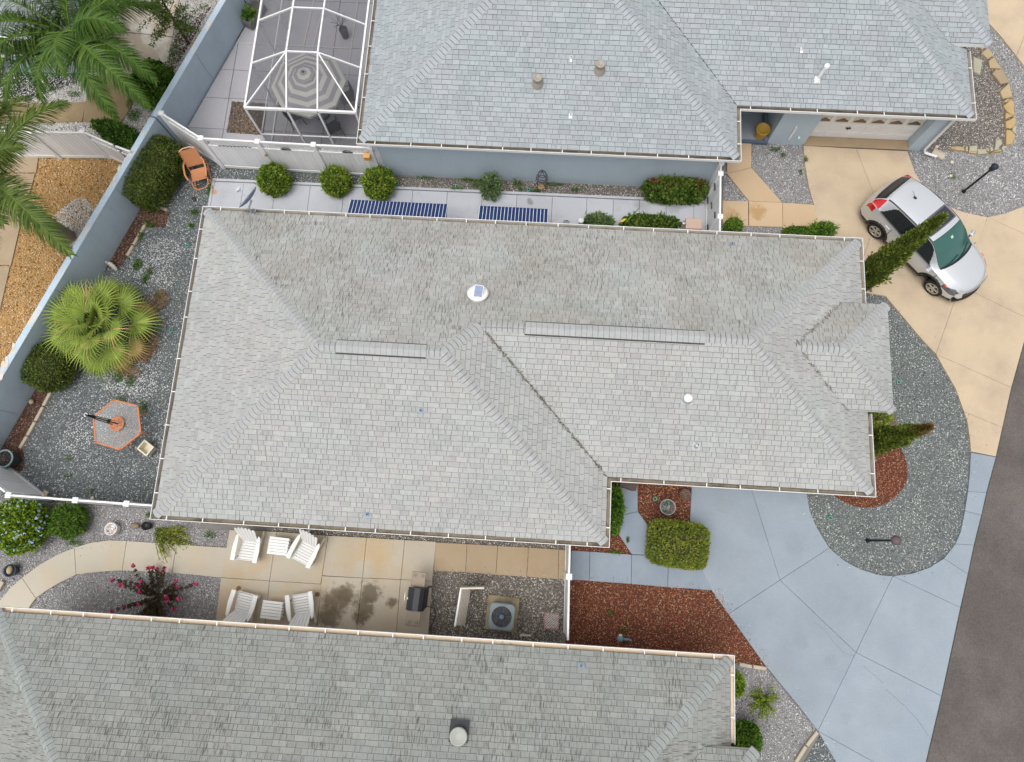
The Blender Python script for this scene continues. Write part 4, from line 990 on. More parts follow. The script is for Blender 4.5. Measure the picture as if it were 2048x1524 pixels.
# wall ornaments on the long fence
m = MB(); y = 11.80
for i in range(9):
    x = -10.52 + i * .12; m.tube([(x, y, 1.62), (x + .06, y - .01, 1.58 + .03 * (i % 2)), (x + .13, y, 1.61)], .01, 5); m.add([(x + .03, y - .01, 1.6), (x + .07, y - .012, 1.66), (x + .09, y - .01, 1.6), (x + .06, y - .012, 1.55)], [(0, 1, 2, 3)])
tag(m.build('wall_ornament', MT['black']), 'black metal leaf garland hung on the white lattice fence', 'ornament')
m = MB()
for x in (-8.35, -6.35):
    m = MB(); q = [(x + .16 * math.cos(a), 11.80, 1.52 + .13 * math.sin(a)) for a in [k * PI / 8 for k in range(9)]]; m.tube(q + [q[0]], .01, 5)
    for k in range(1, 8): m.tube([(x, 11.80, 1.52), q[k]], .008, 4)
    tag(m.build('wall_ornament', MT['darkgrey']), 'small grey fan ornament on the lattice between ' + ('the left and middle round shrubs' if x < -7 else 'the middle round shrub and the lantern'), 'ornament')
la = E('lantern', 'square orange lantern at the end of the white lattice fence', 'lantern', (-5.72, 11.72, 1.35))
m = MB(); m.box((-5.72, 11.72, 1.45), (.19, .15, .2), bev=.01); m.build('body', mat('amber_paint', (.6, .3, .07), .5, .1), la)
m = MB(); m.box((-5.72, 11.72, 1.565), (.22, .18, .03), bev=.008); m.build('cap', mat('amber_cap', (.68, .38, .13), .5, .1), la)
m = MB(); m.box((-9.1, 11.76, 1.2), (.09, .05, .07), bev=.012); m.lathe((-9.1, 11.74, 1.22), [(.03, 0), (.035, .04), (.01, .07)], 8)
tag(m.build('ornament', mat('gilt', (.4, .25, .07), .4, .2)), 'tiny gold ornament on the fence post by the round shrub', 'ornament')

# ================================================================ SCREEN CAGE
SC = E('screen_enclosure', 'white framed pool screen enclosure with hipped mesh roof over the deck', 'enclosure', (-7.7, 15, 0))
Fz, Tz = 2.4, 3.05
xl, xr, yf = -9.47, -5.98, 12.68
T1, T2 = G(573, 104, Tz), G(636, 105, Tz)
yt = (T1.y + T2.y) / 2; tx0, tx1 = T1.x, T2.x
ys_ = [yt + i * (G(540, 42, Fz).y - G(517, 127, Fz).y) for i in range(5)]
def beam(a, b, w=.038, h=.09, name='beam'):
    m = MB(); m.bar(a, b, w, h, bev=.006); m.build(name, MT['white'], SC)
ye = ys_[-1]
for y in ys_:
    beam((xl, y, Fz), (tx0, y, Tz)); beam((tx0, y, Tz), (tx1, y, Tz)); beam((tx1, y, Tz), (xr, y, Fz))
for x, z in ((xl, Fz), (xr, Fz)): beam((x, yf, z), (x, ye, z), .06, .1)
for x in (tx0, tx1): beam((x, yt, Tz), (x, ye, Tz), .05, .1); beam((x, yf, Fz), (x, yt, Tz), .05, .1)
beam((xl, yf, Fz), (tx0, yt, Tz)); beam((xr, yf, Fz), (tx1, yt, Tz))
beam((xl, yf, Fz), (xr, yf, Fz), .06, .11)
for x in (xl, tx0, tx1, xr): beam((x, yf, .05), (x, yf, Fz), .06, .06, 'post')
for y in ys_: beam((xl, y, .05), (xl, y, Fz), .06, .06, 'post')
beam((xl, yf, .95), (xr, yf, .95), .04, .05); beam((xl, yf, .95), (xl, ye, .95), .04, .05); beam((xl, yf, .08), (xr, yf, .08), .05, .06); beam((xl, yf, .08), (xl, ye, .08), .05, .06)
def screen(pts):
    m = MB(); m.add(pts, [tuple(range(len(pts)))]); m.build('screen_panel', MT['screen'], SC)
e = .0
screen([(xl, yf, Fz), (tx0, yf, Fz), (tx0, yt, Tz)]); screen([(tx0, yf, Fz), (tx1, yf, Fz), (tx1, yt, Tz), (tx0, yt, Tz)]); screen([(tx1, yf, Fz), (xr, yf, Fz), (tx1, yt, Tz)])
screen([(xl, yf, Fz), (tx0, yt, Tz), (xl, yt, Fz)]); screen([(xr, yf, Fz), (xr, yt, Fz), (tx1, yt, Tz)])
for a, b in zip(ys_[:-1], ys_[1:]):
    screen([(xl, a, Fz), (tx0, a, Tz), (tx0, b, Tz), (xl, b, Fz)]); screen([(tx0, a, Tz), (tx1, a, Tz), (tx1, b, Tz), (tx0, b, Tz)]); screen([(tx1, a, Tz), (xr, a, Fz), (xr, b, Fz), (tx1, b, Tz)])
    screen([(xl, a, .08), (xl, b, .08), (xl, b, Fz), (xl, a, Fz)])
screen([(xl, yf, .08), (xl, yt, .08), (xl, yt, Fz), (xl, yf, Fz)])
for a, b in ((xl, tx0), (tx0, tx1), (tx1, xr)): screen([(a, yf, .08), (b, yf, .08), (b, yf, Fz), (a, yf, Fz)])
# parasol, table and chairs inside
U0 = G(607, 146, 2.28)
um = E('parasol', 'grey and cream ring striped parasol inside the screen enclosure', 'parasol', (U0.x, U0.y, 0))
MT['stripeA'] = mat('parasol_cream', (.66, .64, .57), .85, .06, 3); MT['stripeB'] = mat('parasol_grey', (.36, .36, .38), .85, .06, 3)
m = MB(); NB = 9; RR = 1.22; tip = Vector((U0.x, U0.y, 2.28))
rp_ = lambda k, a: tip + Vector((math.cos(a) * RR * k, math.sin(a) * RR * k, -.55 * k ** 1.25))
for s in range(8):
    a0, a1 = s * PI / 4 + .15, (s + 1) * PI / 4 + .15
    for k in range(NB):
        k0, k1 = (.02 + .98 * k / NB), (.02 + .98 * (k + 1) / NB)
        m.add([rp_(k0, a0), rp_(k0, a1), rp_(k1, a1), rp_(k1, a0)], [(0, 3, 2, 1)], mi=k % 2)
    m.add([rp_(1, a0), rp_(1, a1), rp_(1, a1) - Vector((0, 0, .1)), rp_(1, a0) - Vector((0, 0, .1))], [(0, 3, 2, 1)], mi=0)
m.build('canopy', [MT['stripeA'], MT['stripeB']], um)
m = MB()
for s in range(8):
    a0, a1 = s * PI / 4 + .15, (s + 1) * PI / 4 + .15; q = lambda k, a: rp_(k, a) + Vector((0, 0, .05))
    for k, mi in ((.0, 1), (.1, 0), (.19, 1)): m.add([q(k, a0), q(k, a1), q(k + .095, a1), q(k + .095, a0)], [(0, 3, 2, 1)], mi=mi)
m.build('vent', [MT['stripeA'], MT['stripeB']], um)
m = MB(); m.tube([(U0.x, U0.y, .1), (U0.x, U0.y, 2.32)], .022, 10); m.lathe((U0.x, U0.y, .05), [(.25, 0), (.25, .04), (.05, .1)], 20); m.build('pole', MT['darkgrey'], um)
m = MB(); m.lathe((U0.x, U0.y, 2.32), [(.03, 0), (.04, .03), (.02, .07), (.001, .08)], 10); m.build('finial', MT['darkgrey'], um)
tb = E('patio_table', 'round glass patio table under the striped parasol', 'table', (U0.x + .1, U0.y - .05, 0))
m = MB(); m.lathe((U0.x + .05, U0.y - .0, .72), [(.06, 0), (.6, 0), (.6, .02), (.06, .02)], 32); m.build('tabletop', MT['glasstop'], tb)
for a in range(4):
    m = MB(); c, s = math.cos(a * PI / 2 + .4), math.sin(a * PI / 2 + .4); m.tube([(U0.x + .05 + c * .5, U0.y + s * .5, .05), (U0.x + .05 + c * .42, U0.y + s * .42, .72)], .018, 8); m.build('leg', MT['darkgrey'], tb)
def metal_chair(x, y, rz, lab):
    t = E('patio_chair', lab, 'chair', (x, y, .05), rz, group='dark metal chairs around the parasol table')
    def b(f, name, mt='darkgrey'):
        m = MB(local=True); f(m); m.build(name, MT[mt], t)
    b(lambda m: m.box((0, 0, .43), (.46, .44, .02), bev=.006), 'seat'); b(lambda m: m.box((0, -.24, .7), (.44, .02, .46), bev=.006, mat=Matrix.Rotation(R(10), 3, 'X')), 'backrest')
    for sx in (-1, 1):
        for sy in (-1, 1): b(lambda m: m.tube([(sx * .2, sy * .2, .43), (sx * .24, sy * .24, 0)], .014, 6), 'leg')
        b(lambda m: m.tube([(sx * .24, -.25, .66), (sx * .25, .2, .64), (sx * .24, .22, .43)], .014, 6), 'armrest')
    return t
metal_chair(U0.x + .55, U0.y - .75, R(35), 'dark metal patio chair at the front of the parasol table inside the cage')
metal_chair(U0.x - .85, U0.y - .35, R(-60), 'dark metal patio chair on the wall side of the parasol table')
metal_chair(U0.x + .9, U0.y + .4, R(120), 'dark metal patio chair on the house side of the parasol table')

# ================================================================ PLANTS
def rand_dir(r):
    z = r.uniform(-1, 1); a = r.uniform(0, 2 * PI); s = math.sqrt(1 - z * z); return Vector((s * math.cos(a), s * math.sin(a), z))
import bisect
import mathutils.noise as mnoise
def leaf(mb, p, d, n, L, W, tone, mi=0):
    """one pointed leaf, folded slightly along its midrib"""
    d = d.normalized(); s = d.cross(n)
    if s.length < 1e-3: s = d.cross(Vector((1, .3, .2)))
    s.normalize(); u = s.cross(d)
    mb.add([p, p + d * L * .5 + s * W - u * W * .35, p + d * L, p + d * L * .5 - s * W - u * W * .35, p + d * L * .55], [(0, 1, 4), (1, 2, 4), (2, 3, 4), (3, 0, 4)][:4], tone, mi)
LS = 1.25
MT['twig_shade'] = mat('inner_twigs_and_shade', (.06, .06, .025), .95, .4, 9)  # twig brown core kept dark, so shade between leaves is in the colour
def mound(name, label, cat, c, rx, ry, h, mt, n, L=.06, W=.018, rz=0, box=1.0, lump=.12, seed=1, group=None, up=.35, flowers=None, z0=0, shape=None, core=True, base=.0, tips=0):
    """a shrub: stems, then thousands of leaves set all over an uneven crown"""
    r = random.Random(seed); root = E(name, label, cat, (c[0], c[1], z0), rz, group)
    ph = [r.uniform(0, 6.28) for _ in range(12)]
    sv = Vector((ph[0] * 3, ph[1] * 3, ph[2] * 3))
    def rad(d):
        return 1 + lump * (1.1 * mnoise.noise(d * 1.9 + sv) + .8 * mnoise.noise(d * 4.2 + sv) + .5 * mnoise.noise(d * 8 + sv))
    def surf(d, k=1.0):
        q = Vector((abs(d.x) ** box * (1 if d.x >= 0 else -1), abs(d.y) ** box * (1 if d.y >= 0 else -1), abs(d.z) ** box * (1 if d.z >= 0 else -1)))
        f = rad(d) * k; hz = h * (.5 if base <= 0 else .5)
        p = Vector((q.x * rx * f, q.y * ry * f, h * .5 + q.z * h * .5 * f))
        if shape: p = shape(p, d)
        return p
    m = MB(local=True)
    for i in range(5):
        a = r.uniform(0, 6.28); m.tube([(r.uniform(-.05, .05), r.uniform(-.05, .05), -.01), (math.cos(a) * rx * .25, math.sin(a) * ry * .25, h * .35), (math.cos(a) * rx * .55, math.sin(a) * ry * .55, h * .7)], [.02, .014, .006], 5)
    m.build('stem', MT['twig'], root)
    m = MB(local=True)
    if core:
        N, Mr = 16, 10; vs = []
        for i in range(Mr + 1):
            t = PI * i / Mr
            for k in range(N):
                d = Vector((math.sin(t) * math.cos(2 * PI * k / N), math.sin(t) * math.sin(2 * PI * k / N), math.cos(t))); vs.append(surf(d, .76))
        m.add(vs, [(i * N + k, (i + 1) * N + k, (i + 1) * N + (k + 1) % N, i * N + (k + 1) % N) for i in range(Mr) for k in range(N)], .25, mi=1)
    NA, NB = 44, 26; gd = [[Vector((math.sin(PI * i / NB) * math.cos(2 * PI * k / NA), math.sin(PI * i / NB) * math.sin(2 * PI * k / NA), math.cos(PI * i / NB))) for k in range(NA + 1)] for i in range(NB + 1)]
    gs = [[surf(d) for d in row] for row in gd]; cum = []; tot = 0
    for i in range(NB):
        for k in range(NA):
            a_ = (gs[i + 1][k] - gs[i][k]).cross(gs[i][k + 1] - gs[i][k]).length + (gs[i + 1][k + 1] - gs[i + 1][k]).cross(gs[i][k + 1] - gs[i + 1][k + 1]).length
            if gs[i][k].z < .12 * h: a_ *= .3
            tot += a_; cum.append(tot)
    for _ in range(n):
        q_ = bisect.bisect(cum, r.random() * tot); q_ = min(q_, NA * NB - 1); i, k = divmod(q_, NA); k_ = k; d = (gd[i][k].lerp(gd[i + 1][k], r.random()) * .5 + gd[i][k + 1].lerp(gd[i + 1][k + 1], r.random()) * .5 + (gd[i][k + 1] - gd[i][k]) * r.uniform(-.5, .5)).normalized()
        k = 1.03 - abs(r.gauss(0, .085)); u_, v_ = r.random(), r.random(); p = (gs[i][k_].lerp(gs[i][k_ + 1], u_)).lerp(gs[i + 1][k_].lerp(gs[i + 1][k_ + 1], u_), v_); p = Vector((0, 0, h / 2)) + (p - Vector((0, 0, h / 2))) * k
        if p.z < .02: p.z = r.uniform(.02, .08)
        nn = Vector((d.x / rx, d.y / ry, d.z / (h * .5))).normalized()
        dr = (nn * r.uniform(.2, 1) + Vector((0, 0, up)) + rand_dir(r) * .75).normalized()
        cl = .5 + .5 * math.sin(d.x * 9 + ph[5]) * math.sin(d.y * 9 + ph[6]) * math.sin(d.z * 8 + ph[7])
        leaf(m, p, dr, (nn + rand_dir(r) * .6), L * LS * r.uniform(.6, 1.3), W * LS * r.uniform(.8, 1.5), min(1, max(0, r.gauss(.3 + .3 * cl + .38 * mnoise.noise(p * 2.6 + sv), .25))))
    for i in range(tips):                       # longer shoots that break the outline
        d = rand_dir(r); d.z = abs(d.z); p = surf(d, .9); nn = (Vector((d.x, d.y, d.z)) + Vector((0, 0, .5))).normalized(); ln = r.uniform(.06, .2)
        for q in range(7): leaf(m, p + nn * ln * q / 6, (nn + rand_dir(r) * .9).normalized(), rand_dir(r), L * .9, W, r.uniform(.4, 1))
    m.build('foliage', [MT[mt], MT['twig_shade']], root)
    if flowers:
        fm, fn, fs = flowers; m = MB(local=True)
        for i in range(fn):
            d = rand_dir(r); d.z = abs(d.z); p = surf(d, 1.03); nn = (d + Vector((0, 0, .8))).normalized()
            for q in range(r.randint(5, 9)):
                c_ = p + rand_dir(r) * fs; x = nn.orthogonal().normalized(); y_ = nn.cross(x); a0 = r.uniform(0, 6)
                v = [c_ + (x * math.cos(a0 + k * 1.2566) + y_ * math.sin(a0 + k * 1.2566)) * fs * .55 for k in range(5)]; m.add(v, [(0, 1, 2, 3, 4)], r.random())
        m.build('blossoms', MT[fm], root)
    return root
def P2(x, y, z=0): return tuple(G(x, y, z)[:2])
LB = 'clipped round shrubs along the lattice fence'
mound('shrub', 'round clipped shrub nearest the orange chair below the lattice fence', 'shrub', P2(549, 362, .4), .49, .47, .95, 'bush', 3600, .065, .02, seed=1, lump=.2, group=LB, tips=40)
mound('shrub', 'round clipped shrub in the middle of three below the lattice fence', 'shrub', P2(673, 364, .4), .46, .43, .9, 'bush', 3300, .065, .02, seed=2, lump=.2, group=LB, tips=36)
mound('shrub', 'irregular round shrub at the end of the lattice fence by the blue wall', 'shrub', P2(758, 370, .4), .49, .47, .95, 'bush', 3500, .07, .021, seed=3, lump=.26, group=LB, tips=60)
mound('hedge', 'large dark green hedge in the wall corner behind the orange chair', 'hedge', P2(314, 349, .6), .61, 1.2, 1.35, 'hedge', 11500, .065, .014, rz=R(-22), box=.62, lump=.07, seed=4, tips=60)
mound('hedge', 'dark rounded hedge against the boundary wall below the fan palm', 'hedge', P2(103, 736, .5), .62, .72, 1.15, 'hedge', 6200, .06, .014, rz=R(-20), box=.72, lump=.06, seed=5, tips=30)
mound('hedge', 'box clipped olive green hedge beside the blue driveway', 'hedge', P2(1354, 1088, .5), .84, .64, 1.05, 'boxwood', 9000, .055, .015, rz=R(-4), box=.42, lump=.045, seed=6)
mound('hedge', 'broad leaved hedge with orange tips against the blue wall beside the white gate', 'hedge', P2(1351, 384, .35), .98, .31, .85, 'croton', 3400, .10, .034, box=.75, lump=.16, seed=7, tips=50)
r_ = random.Random(77); m = MB(); hb = bpy.data.objects['hedge.003']
for i in range(120):
    x = r_.choice((r_.gauss(-.75, .12), r_.gauss(-.05, .12), r_.gauss(.7, .12))); p = Vector((hb.location.x + x, hb.location.y + r_.uniform(.0, .25), r_.uniform(.7, .92))); leaf(m, p, rand_dir(r_) + Vector((0, -.3, .6)), rand_dir(r_), .1, .03, r_.random())
m.build('red_leaves', MT['crotonred'], hb)
mound('shrub', 'sprawling blue green sage plant in the gravel below the blue wall', 'shrub', P2(980, 376, .3), .27, .33, .7, 'sage', 620, .12, .018, lump=.3, seed=8, core=False, tips=55)
mound('shrub', 'grey green shrub on the north walk beside the white round cap', 'shrub', P2(1197, 441, .4), .42, .2, .55, 'sage', 1200, .11, .02, lump=.25, seed=9, tips=40)
mound('shrub', 'low leafy green shrub row below the gutter with one yellow flower', 'shrub', P2(1303, 443, .35), .92, .19, .45, 'croton', 2300, .085, .028, box=.8, lump=.15, seed=10, tips=30)
mound('shrub', 'small round green bush at the foot of the white gate by the tan walk', 'shrub', P2(1467, 452, .3), .27, .25, .55, 'green', 1300, .05, .014, seed=11, tips=24)
mound('hedge', 'low clipped green hedge at the garage corner by the tan driveway', 'hedge', P2(1602, 466, .3), .55, .17, .5, 'green', 2200, .055, .016, box=.6, lump=.08, seed=12, tips=20)
mound('shrub', 'spiky green shrub beside the low hedge at the roof corner', 'shrub', P2(1645, 462, .35), .34, .24, .6, 'green', 900, .11, .014, lump=.25, seed=13, tips=50)
mound('shrub', 'large bright green shrub covered in pale blue flowers at the left edge', 'shrub', P2(38, 1052, .5), .88, .76, 1.15, 'plumbago', 7000, .07, .022, lump=.16, seed=14, flowers=('lilac', 170, .03), tips=70)
mound('shrub', 'feathery dark green shrub between the blue flowers and the white pot', 'shrub', P2(137, 1043, .35), .52, .46, .75, 'green', 3300, .06, .014, lump=.32, seed=15, tips=100)
mound('shrub', 'leafy green shrub strip in the recess beside the blue walk', 'shrub', P2(1231, 1018, .4), .17, .66, .9, 'green', 2600, .075, .024, lump=.2, seed=16, tips=50)
mound('shrub', 'dense rounded shrub at the corner of the darker roof', 'shrub', P2(1490, 1478, .4), .40, .46, .85, 'green', 3000, .06, .018, lump=.12, seed=17, tips=40)
mound('shrub', 'narrow green shrub half hidden by the darker roof gutter', 'shrub', P2(1474, 1368, .3), .16, .3, .55, 'fern', 700, .07, .016, lump=.25, seed=18, tips=20)
mound('shrub', 'yellow green grass tuft beside the porch roof and second cypress', 'shrub', P2(1760, 833, .3), .3, .28, .45, 'juniper', 700, .13, .010, lump=.3, seed=19, core=False)
mound('shrub', 'dense green shrubs beyond the wall at the foot of the tall palm', 'shrub', P2(308, 168, .4), .62, .78, .9, 'green', 4200, .085, .026, lump=.25, seed=20, tips=70)
mound('shrub', 'low green border plants behind the fence beyond the wall', 'shrub', P2(235, 268, .25), .95, .34, .5, 'weed', 2400, .07, .022, rz=R(-22), lump=.3, seed=21, tips=60)
def spray(name, label, c, n, L, el, mt, seed, z0=0, sub=.05, az=(0, 2 * PI), wid=.012, cat='shrub', base=.05):
    """arching shoots rising from one root, each dressed with needles"""
    r = random.Random(seed); root = E(name, label, cat, (c[0], c[1], z0)); st = MB(local=True); m = MB(local=True)
    for i in range(n):
        a = r.uniform(*az); e = R(r.uniform(*el)); ln = L * r.uniform(.6, 1.1); p = Vector((r.uniform(-base, base), r.uniform(-base, base), .02)); d = Vector((math.cos(a) * math.cos(e), math.sin(a) * math.cos(e), math.sin(e))); pts = [p.copy()]; k = 9
        for q in range(k):
            p = p + d * ln / k; d = (d + Vector((0, 0, -.10)) + rand_dir(r) * .05).normalized(); p.z = max(p.z, .03); pts.append(p.copy())
            for w in range(6): leaf(m, p - d * ln / k * r.random(), (d * .7 + rand_dir(r) * .8).normalized(), rand_dir(r), sub * r.uniform(.7, 1.3), wid, min(1, max(0, r.gauss(.3 + .5 * q / k, .16))))
        st.tube(pts, [.007] * len(pts), 4, cap=False)
    st.build('stem', MT['twig'], root); m.build('foliage', MT[mt], root); return root
spray('juniper', 'long armed yellow green juniper spreading from the roof corner over the path', P2(318, 1062), 52, 1.05, (5, 40), 'juniper', 31, az=(-1.15, .35), sub=.06, cat='shrub', base=.12)
spray('fern', 'bright green foxtail fern in pale gravel by the blue driveway', P2(1524, 1400), 56, .52, (10, 80), 'fern', 32, sub=.05, wid=.013, cat='fern')
spray('fern', 'small upright plant in the gravel beside the trellis', P2(1036, 369), 7, .3, (40, 80), 'weed', 33, cat='plant')
# crape myrtle with dark leaves and pink flower heads
def myrtle():
    r = random.Random(41); c = P2(318, 1192); root = E('crape_myrtle', 'dark leaved crape myrtle with bright pink flower clusters beside the path', 'shrub', (c[0], c[1], 0)); st = MB(local=True); lf = MB(local=True); fl = MB(local=True)
    for i in range(42):
        a = r.uniform(0, 6.28); e = R(r.uniform(18, 70)); L = r.uniform(.6, 1.35); p = Vector((r.uniform(-.06, .06), r.uniform(-.06, .06), 0)); d = Vector((math.cos(a) * math.cos(e), math.sin(a) * math.cos(e), math.sin(e))); pts = [p.copy()]
        for k in range(8):
            p = p + d * L / 8; d = (d + rand_dir(r) * .14 + Vector((math.cos(a), math.sin(a), 0)) * .05).normalized(); pts.append(p.copy())
            if k > 1:
                for q in range(26): leaf(lf, p + rand_dir(r) * .04, (d + rand_dir(r)).normalized(), rand_dir(r), .065 * r.uniform(.6, 1.2), .019, r.random())
        st.tube(pts, [.011, .01, .009, .008, .007, .006, .005, .004, .003], 5, cap=False)
        if r.random() < .8:
            for q in range(34):
                o = p + rand_dir(r) * r.uniform(.0, .065) + d * .03; x = rand_dir(r); y = x.orthogonal().normalized(); w = .022; x = y.cross(x).normalized()
                fl.add([o - x * w - y * w, o + x * w - y * w * .6, o + x * w + y * w, o - x * w * .6 + y * w], [(0, 1, 2, 3)], r.random())
    st.build('stem', MT['twig'], root); lf.build('foliage', MT['myrtle'], root); fl.build('blossoms', MT['pink'], root)
myrtle()
def cypress(label, c, h, rad, n, seed, brown=False):
    r = random.Random(seed); root = E('cypress_tree', label, 'tree', (c[0], c[1], 0)); m = MB(local=True); m.tube([(0, 0, -.02), (0, 0, h * .9)], [.07, .015], 8); m.build('trunk', MT['bark'], root)
    cr = MB(local=True); ph = [r.uniform(0, 6) for _ in range(6)]
    def rr(t, a): return rad * (1 - .12 * max(0, .25 - t) / .25) * max(.03, (1 - t ** 1.9)) ** .75 * (1 + .14 * math.sin(4 * a + 50 * t + ph[5]) * math.sin(31 * t + 2 * a) + .10 * math.sin(3 * a + 7 * t + ph[0]) + .08 * math.sin(5 * a - 15 * t + ph[1]) + .07 * math.sin(2 * a + 29 * t + ph[2])) * (.72 + .28 * min(1, (1 - t) * 2.2))
    N, K = 14, 30; vs = []
    for i in range(K + 1):
        t = i / K
        for k in range(N): a = 2 * PI * k / N; q = rr(t, a) * .8; vs.append((q * math.cos(a), q * math.sin(a), .12 + t * (h - .2)))
    cr.add(vs, [(i * N + k, i * N + (k + 1) % N, (i + 1) * N + (k + 1) % N, (i + 1) * N + k) for i in range(K) for k in range(N)], .2)
    tip = MB(local=True)
    for i in range(n):
        t = r.random() ** 1.05; a = r.uniform(0, 2 * PI); q = rr(t, a) * (1 - abs(r.gauss(0, .09)) + (r.random() < .12) * r.uniform(.05, .35)); o = Vector((math.cos(a), math.sin(a), 0)); p = o * q + Vector((0, 0, .1 + t * (h - .15)))
        clump = .5 + .5 * math.sin(a * 5 + t * 40 + ph[3]) * math.sin(t * 63 + a * 2 + ph[4])
        tgt = tip if (brown and t > r.gauss(.9, .06)) else cr
        leaf(tgt, p, (o * r.uniform(.2, .7) + Vector((0, 0, 1)) + rand_dir(r) * .35).normalized(), o + rand_dir(r) * .7, r.uniform(.08, .17), r.uniform(.016, .034), min(1, max(0, r.gauss(.18 + .55 * clump, .24))))
    cr.build('crown', MT['cypress'], root)
    if tip.v: tip.build('dry_tip', mat('brown_needles', (.26, .16, .05), .8, .2, 3, tone=.4), root)
cypress('tall slim cypress beside the roof edge reaching over the silver car', (10.12, 8.66), 5.3, .36, 10000, 51)
cypress('shorter cypress with a browned tip above the round red mulch bed', (9.96, 3.42), 4.3, .33, 7500, 52, brown=True)
# feather palms
def frond(root, o, az, el, L, droop, mt, r, nl=58, ll=.5, name='frond', twist=0, vee=.9):
    m = MB(local=True); d = Vector((math.cos(az) * math.cos(el), math.sin(az) * math.cos(el), math.sin(el))); p = Vector(o); K = 26; pts = [p.copy()]; ds = [d.copy()]; side = d.cross(Vector((0, 0, 1))).normalized()
    bend = r.uniform(-.012, .012)
    for k in range(K):
        d = (d + Vector((0, 0, -droop * (.35 + 1.3 * k / K))) + side * bend).normalized(); p = p + d * L / K; pts.append(p.copy()); ds.append(d.copy())
    m.tube(pts, [.026 - .022 * (i / K) for i in range(K + 1)], 5, tone=.9)
    for j in range(nl):
        t = .10 + .9 * j / (nl - 1); f = t * K; i = min(K - 1, int(f)); q = pts[i].lerp(pts[i + 1], f - i); dd = ds[i]; s0 = dd.cross(Vector((0, 0, 1)))
        s0 = side if s0.length < .2 else s0.normalized(); u = s0.cross(dd)
        for s in (-1, 1):
            le = ll * (max(.05, math.sin(PI * min(.97, .16 + t * .84))) ** .55) * r.uniform(.8, 1.1); fw = .35 + .8 * t + r.gauss(0, .12); v = (s0 * s + dd * fw + u * r.uniform(-.35, .6)).normalized(); w = .016; p0 = q.copy(); n = v.cross(dd * s).normalized(); tn = min(1, max(0, r.gauss(.5, .2))); V = []; seg = 4
            for k in range(seg + 1):
                ww = w * (1 - (k / seg) ** 2 * .92); x = v.cross(Vector((0, 0, 1))); x = x.normalized() if x.length > .1 else dd
                x = (x + Vector((0, 0, .5 * s))).normalized(); V += [p0 - x * ww, p0 + x * ww]; v = (v + Vector((0, 0, -vee * .28))).normalized(); p0 = p0 + v * le / seg
            m.add(V, [(2 * k, 2 * k + 1, 2 * k + 3, 2 * k + 2) for k in range(seg)], tn)
    return m.build(name, MT[mt], root)
def palm(label, base, h, top_off, fr, mt, seed, r0=.13, r1=.1, ll=.5):
    r = random.Random(seed); root = E('palm_tree', label, 'tree', (base[0], base[1], 0)); m = MB(local=True); K = 14; pts = [Vector((top_off[0] * (k / K) ** 1.3, top_off[1] * (k / K) ** 1.3, h * k / K - .02)) for k in range(K + 1)]
    m.tube(pts, [(r0 * 1.15 - (r0 * 1.15 - r1) * (k / K) ** .6) * (1 + .025 * (k % 2)) for k in range(K + 1)], 18); m.build('trunk', MT['bark'], root)
    T = pts[-1]; m = MB(local=True); m.tube([T, T + Vector((0, 0, .45))], [r1 * .9, r1 * .5], 12); m.build('crownshaft', MT['palm2'], root)
    for (az, el, L, dr) in fr: frond(root, T + Vector((r.uniform(-.05, .05), r.uniform(-.05, .05), .35)), R(az) + r.uniform(-.04, .04), R(el), L, dr, mt, r, nl=int(46 * L), ll=ll)
    return root
b1 = P2(293, 200); b2 = P2(140, 475)
palm('tall feather palm at the top left hanging over the neighbour house', b1, 3.3, (-.35, -.3), [(-44, 36, 3.9, .075), (-122, 30, 3.6, .08), (-150, 25, 3.3, .075), (174, 30, 3.4, .065), (140, 35, 3.1, .055), (95, 40, 3.1, .055), (48, 35, 4.1, .055), (14, 38, 4.2, .055), (-98, 40, 2.7, .09), (-168, 50, 2.8, .06), (-5, 55, 2.7, .07), (70, 58, 2.6, .06), (-66, 58, 2.3, .09), (30, 20, 3.0, .05), (-20, 30, 3.2, .07), (120, 25, 2.8, .06), (-138, 48, 3.0, .08), (-60, 30, 3.2, .085), (160, 50, 3, .06)], 'palm', 61, .12, .09, ll=.68)
palm('thick trunked feather palm beyond the wall at the left edge', b2, 3.6, (.05, .05), [(36, 38, 3.4, .05), (-26, 32, 4.2, .045), (66, 35, 3.0, .06), (-75, 30, 2.4, .07), (110, 40, 2.5, .06), (-120, 35, 2.3, .06), (160, 40, 2.2, .06), (-165, 35, 2.2, .06), (5, 62, 2.3, .07), (-50, 52, 2.4, .075), (-100, 50, 2.2, .07), (85, 50, 2.4, .06)], 'palm2', 62, .2, .15, ll=.75)
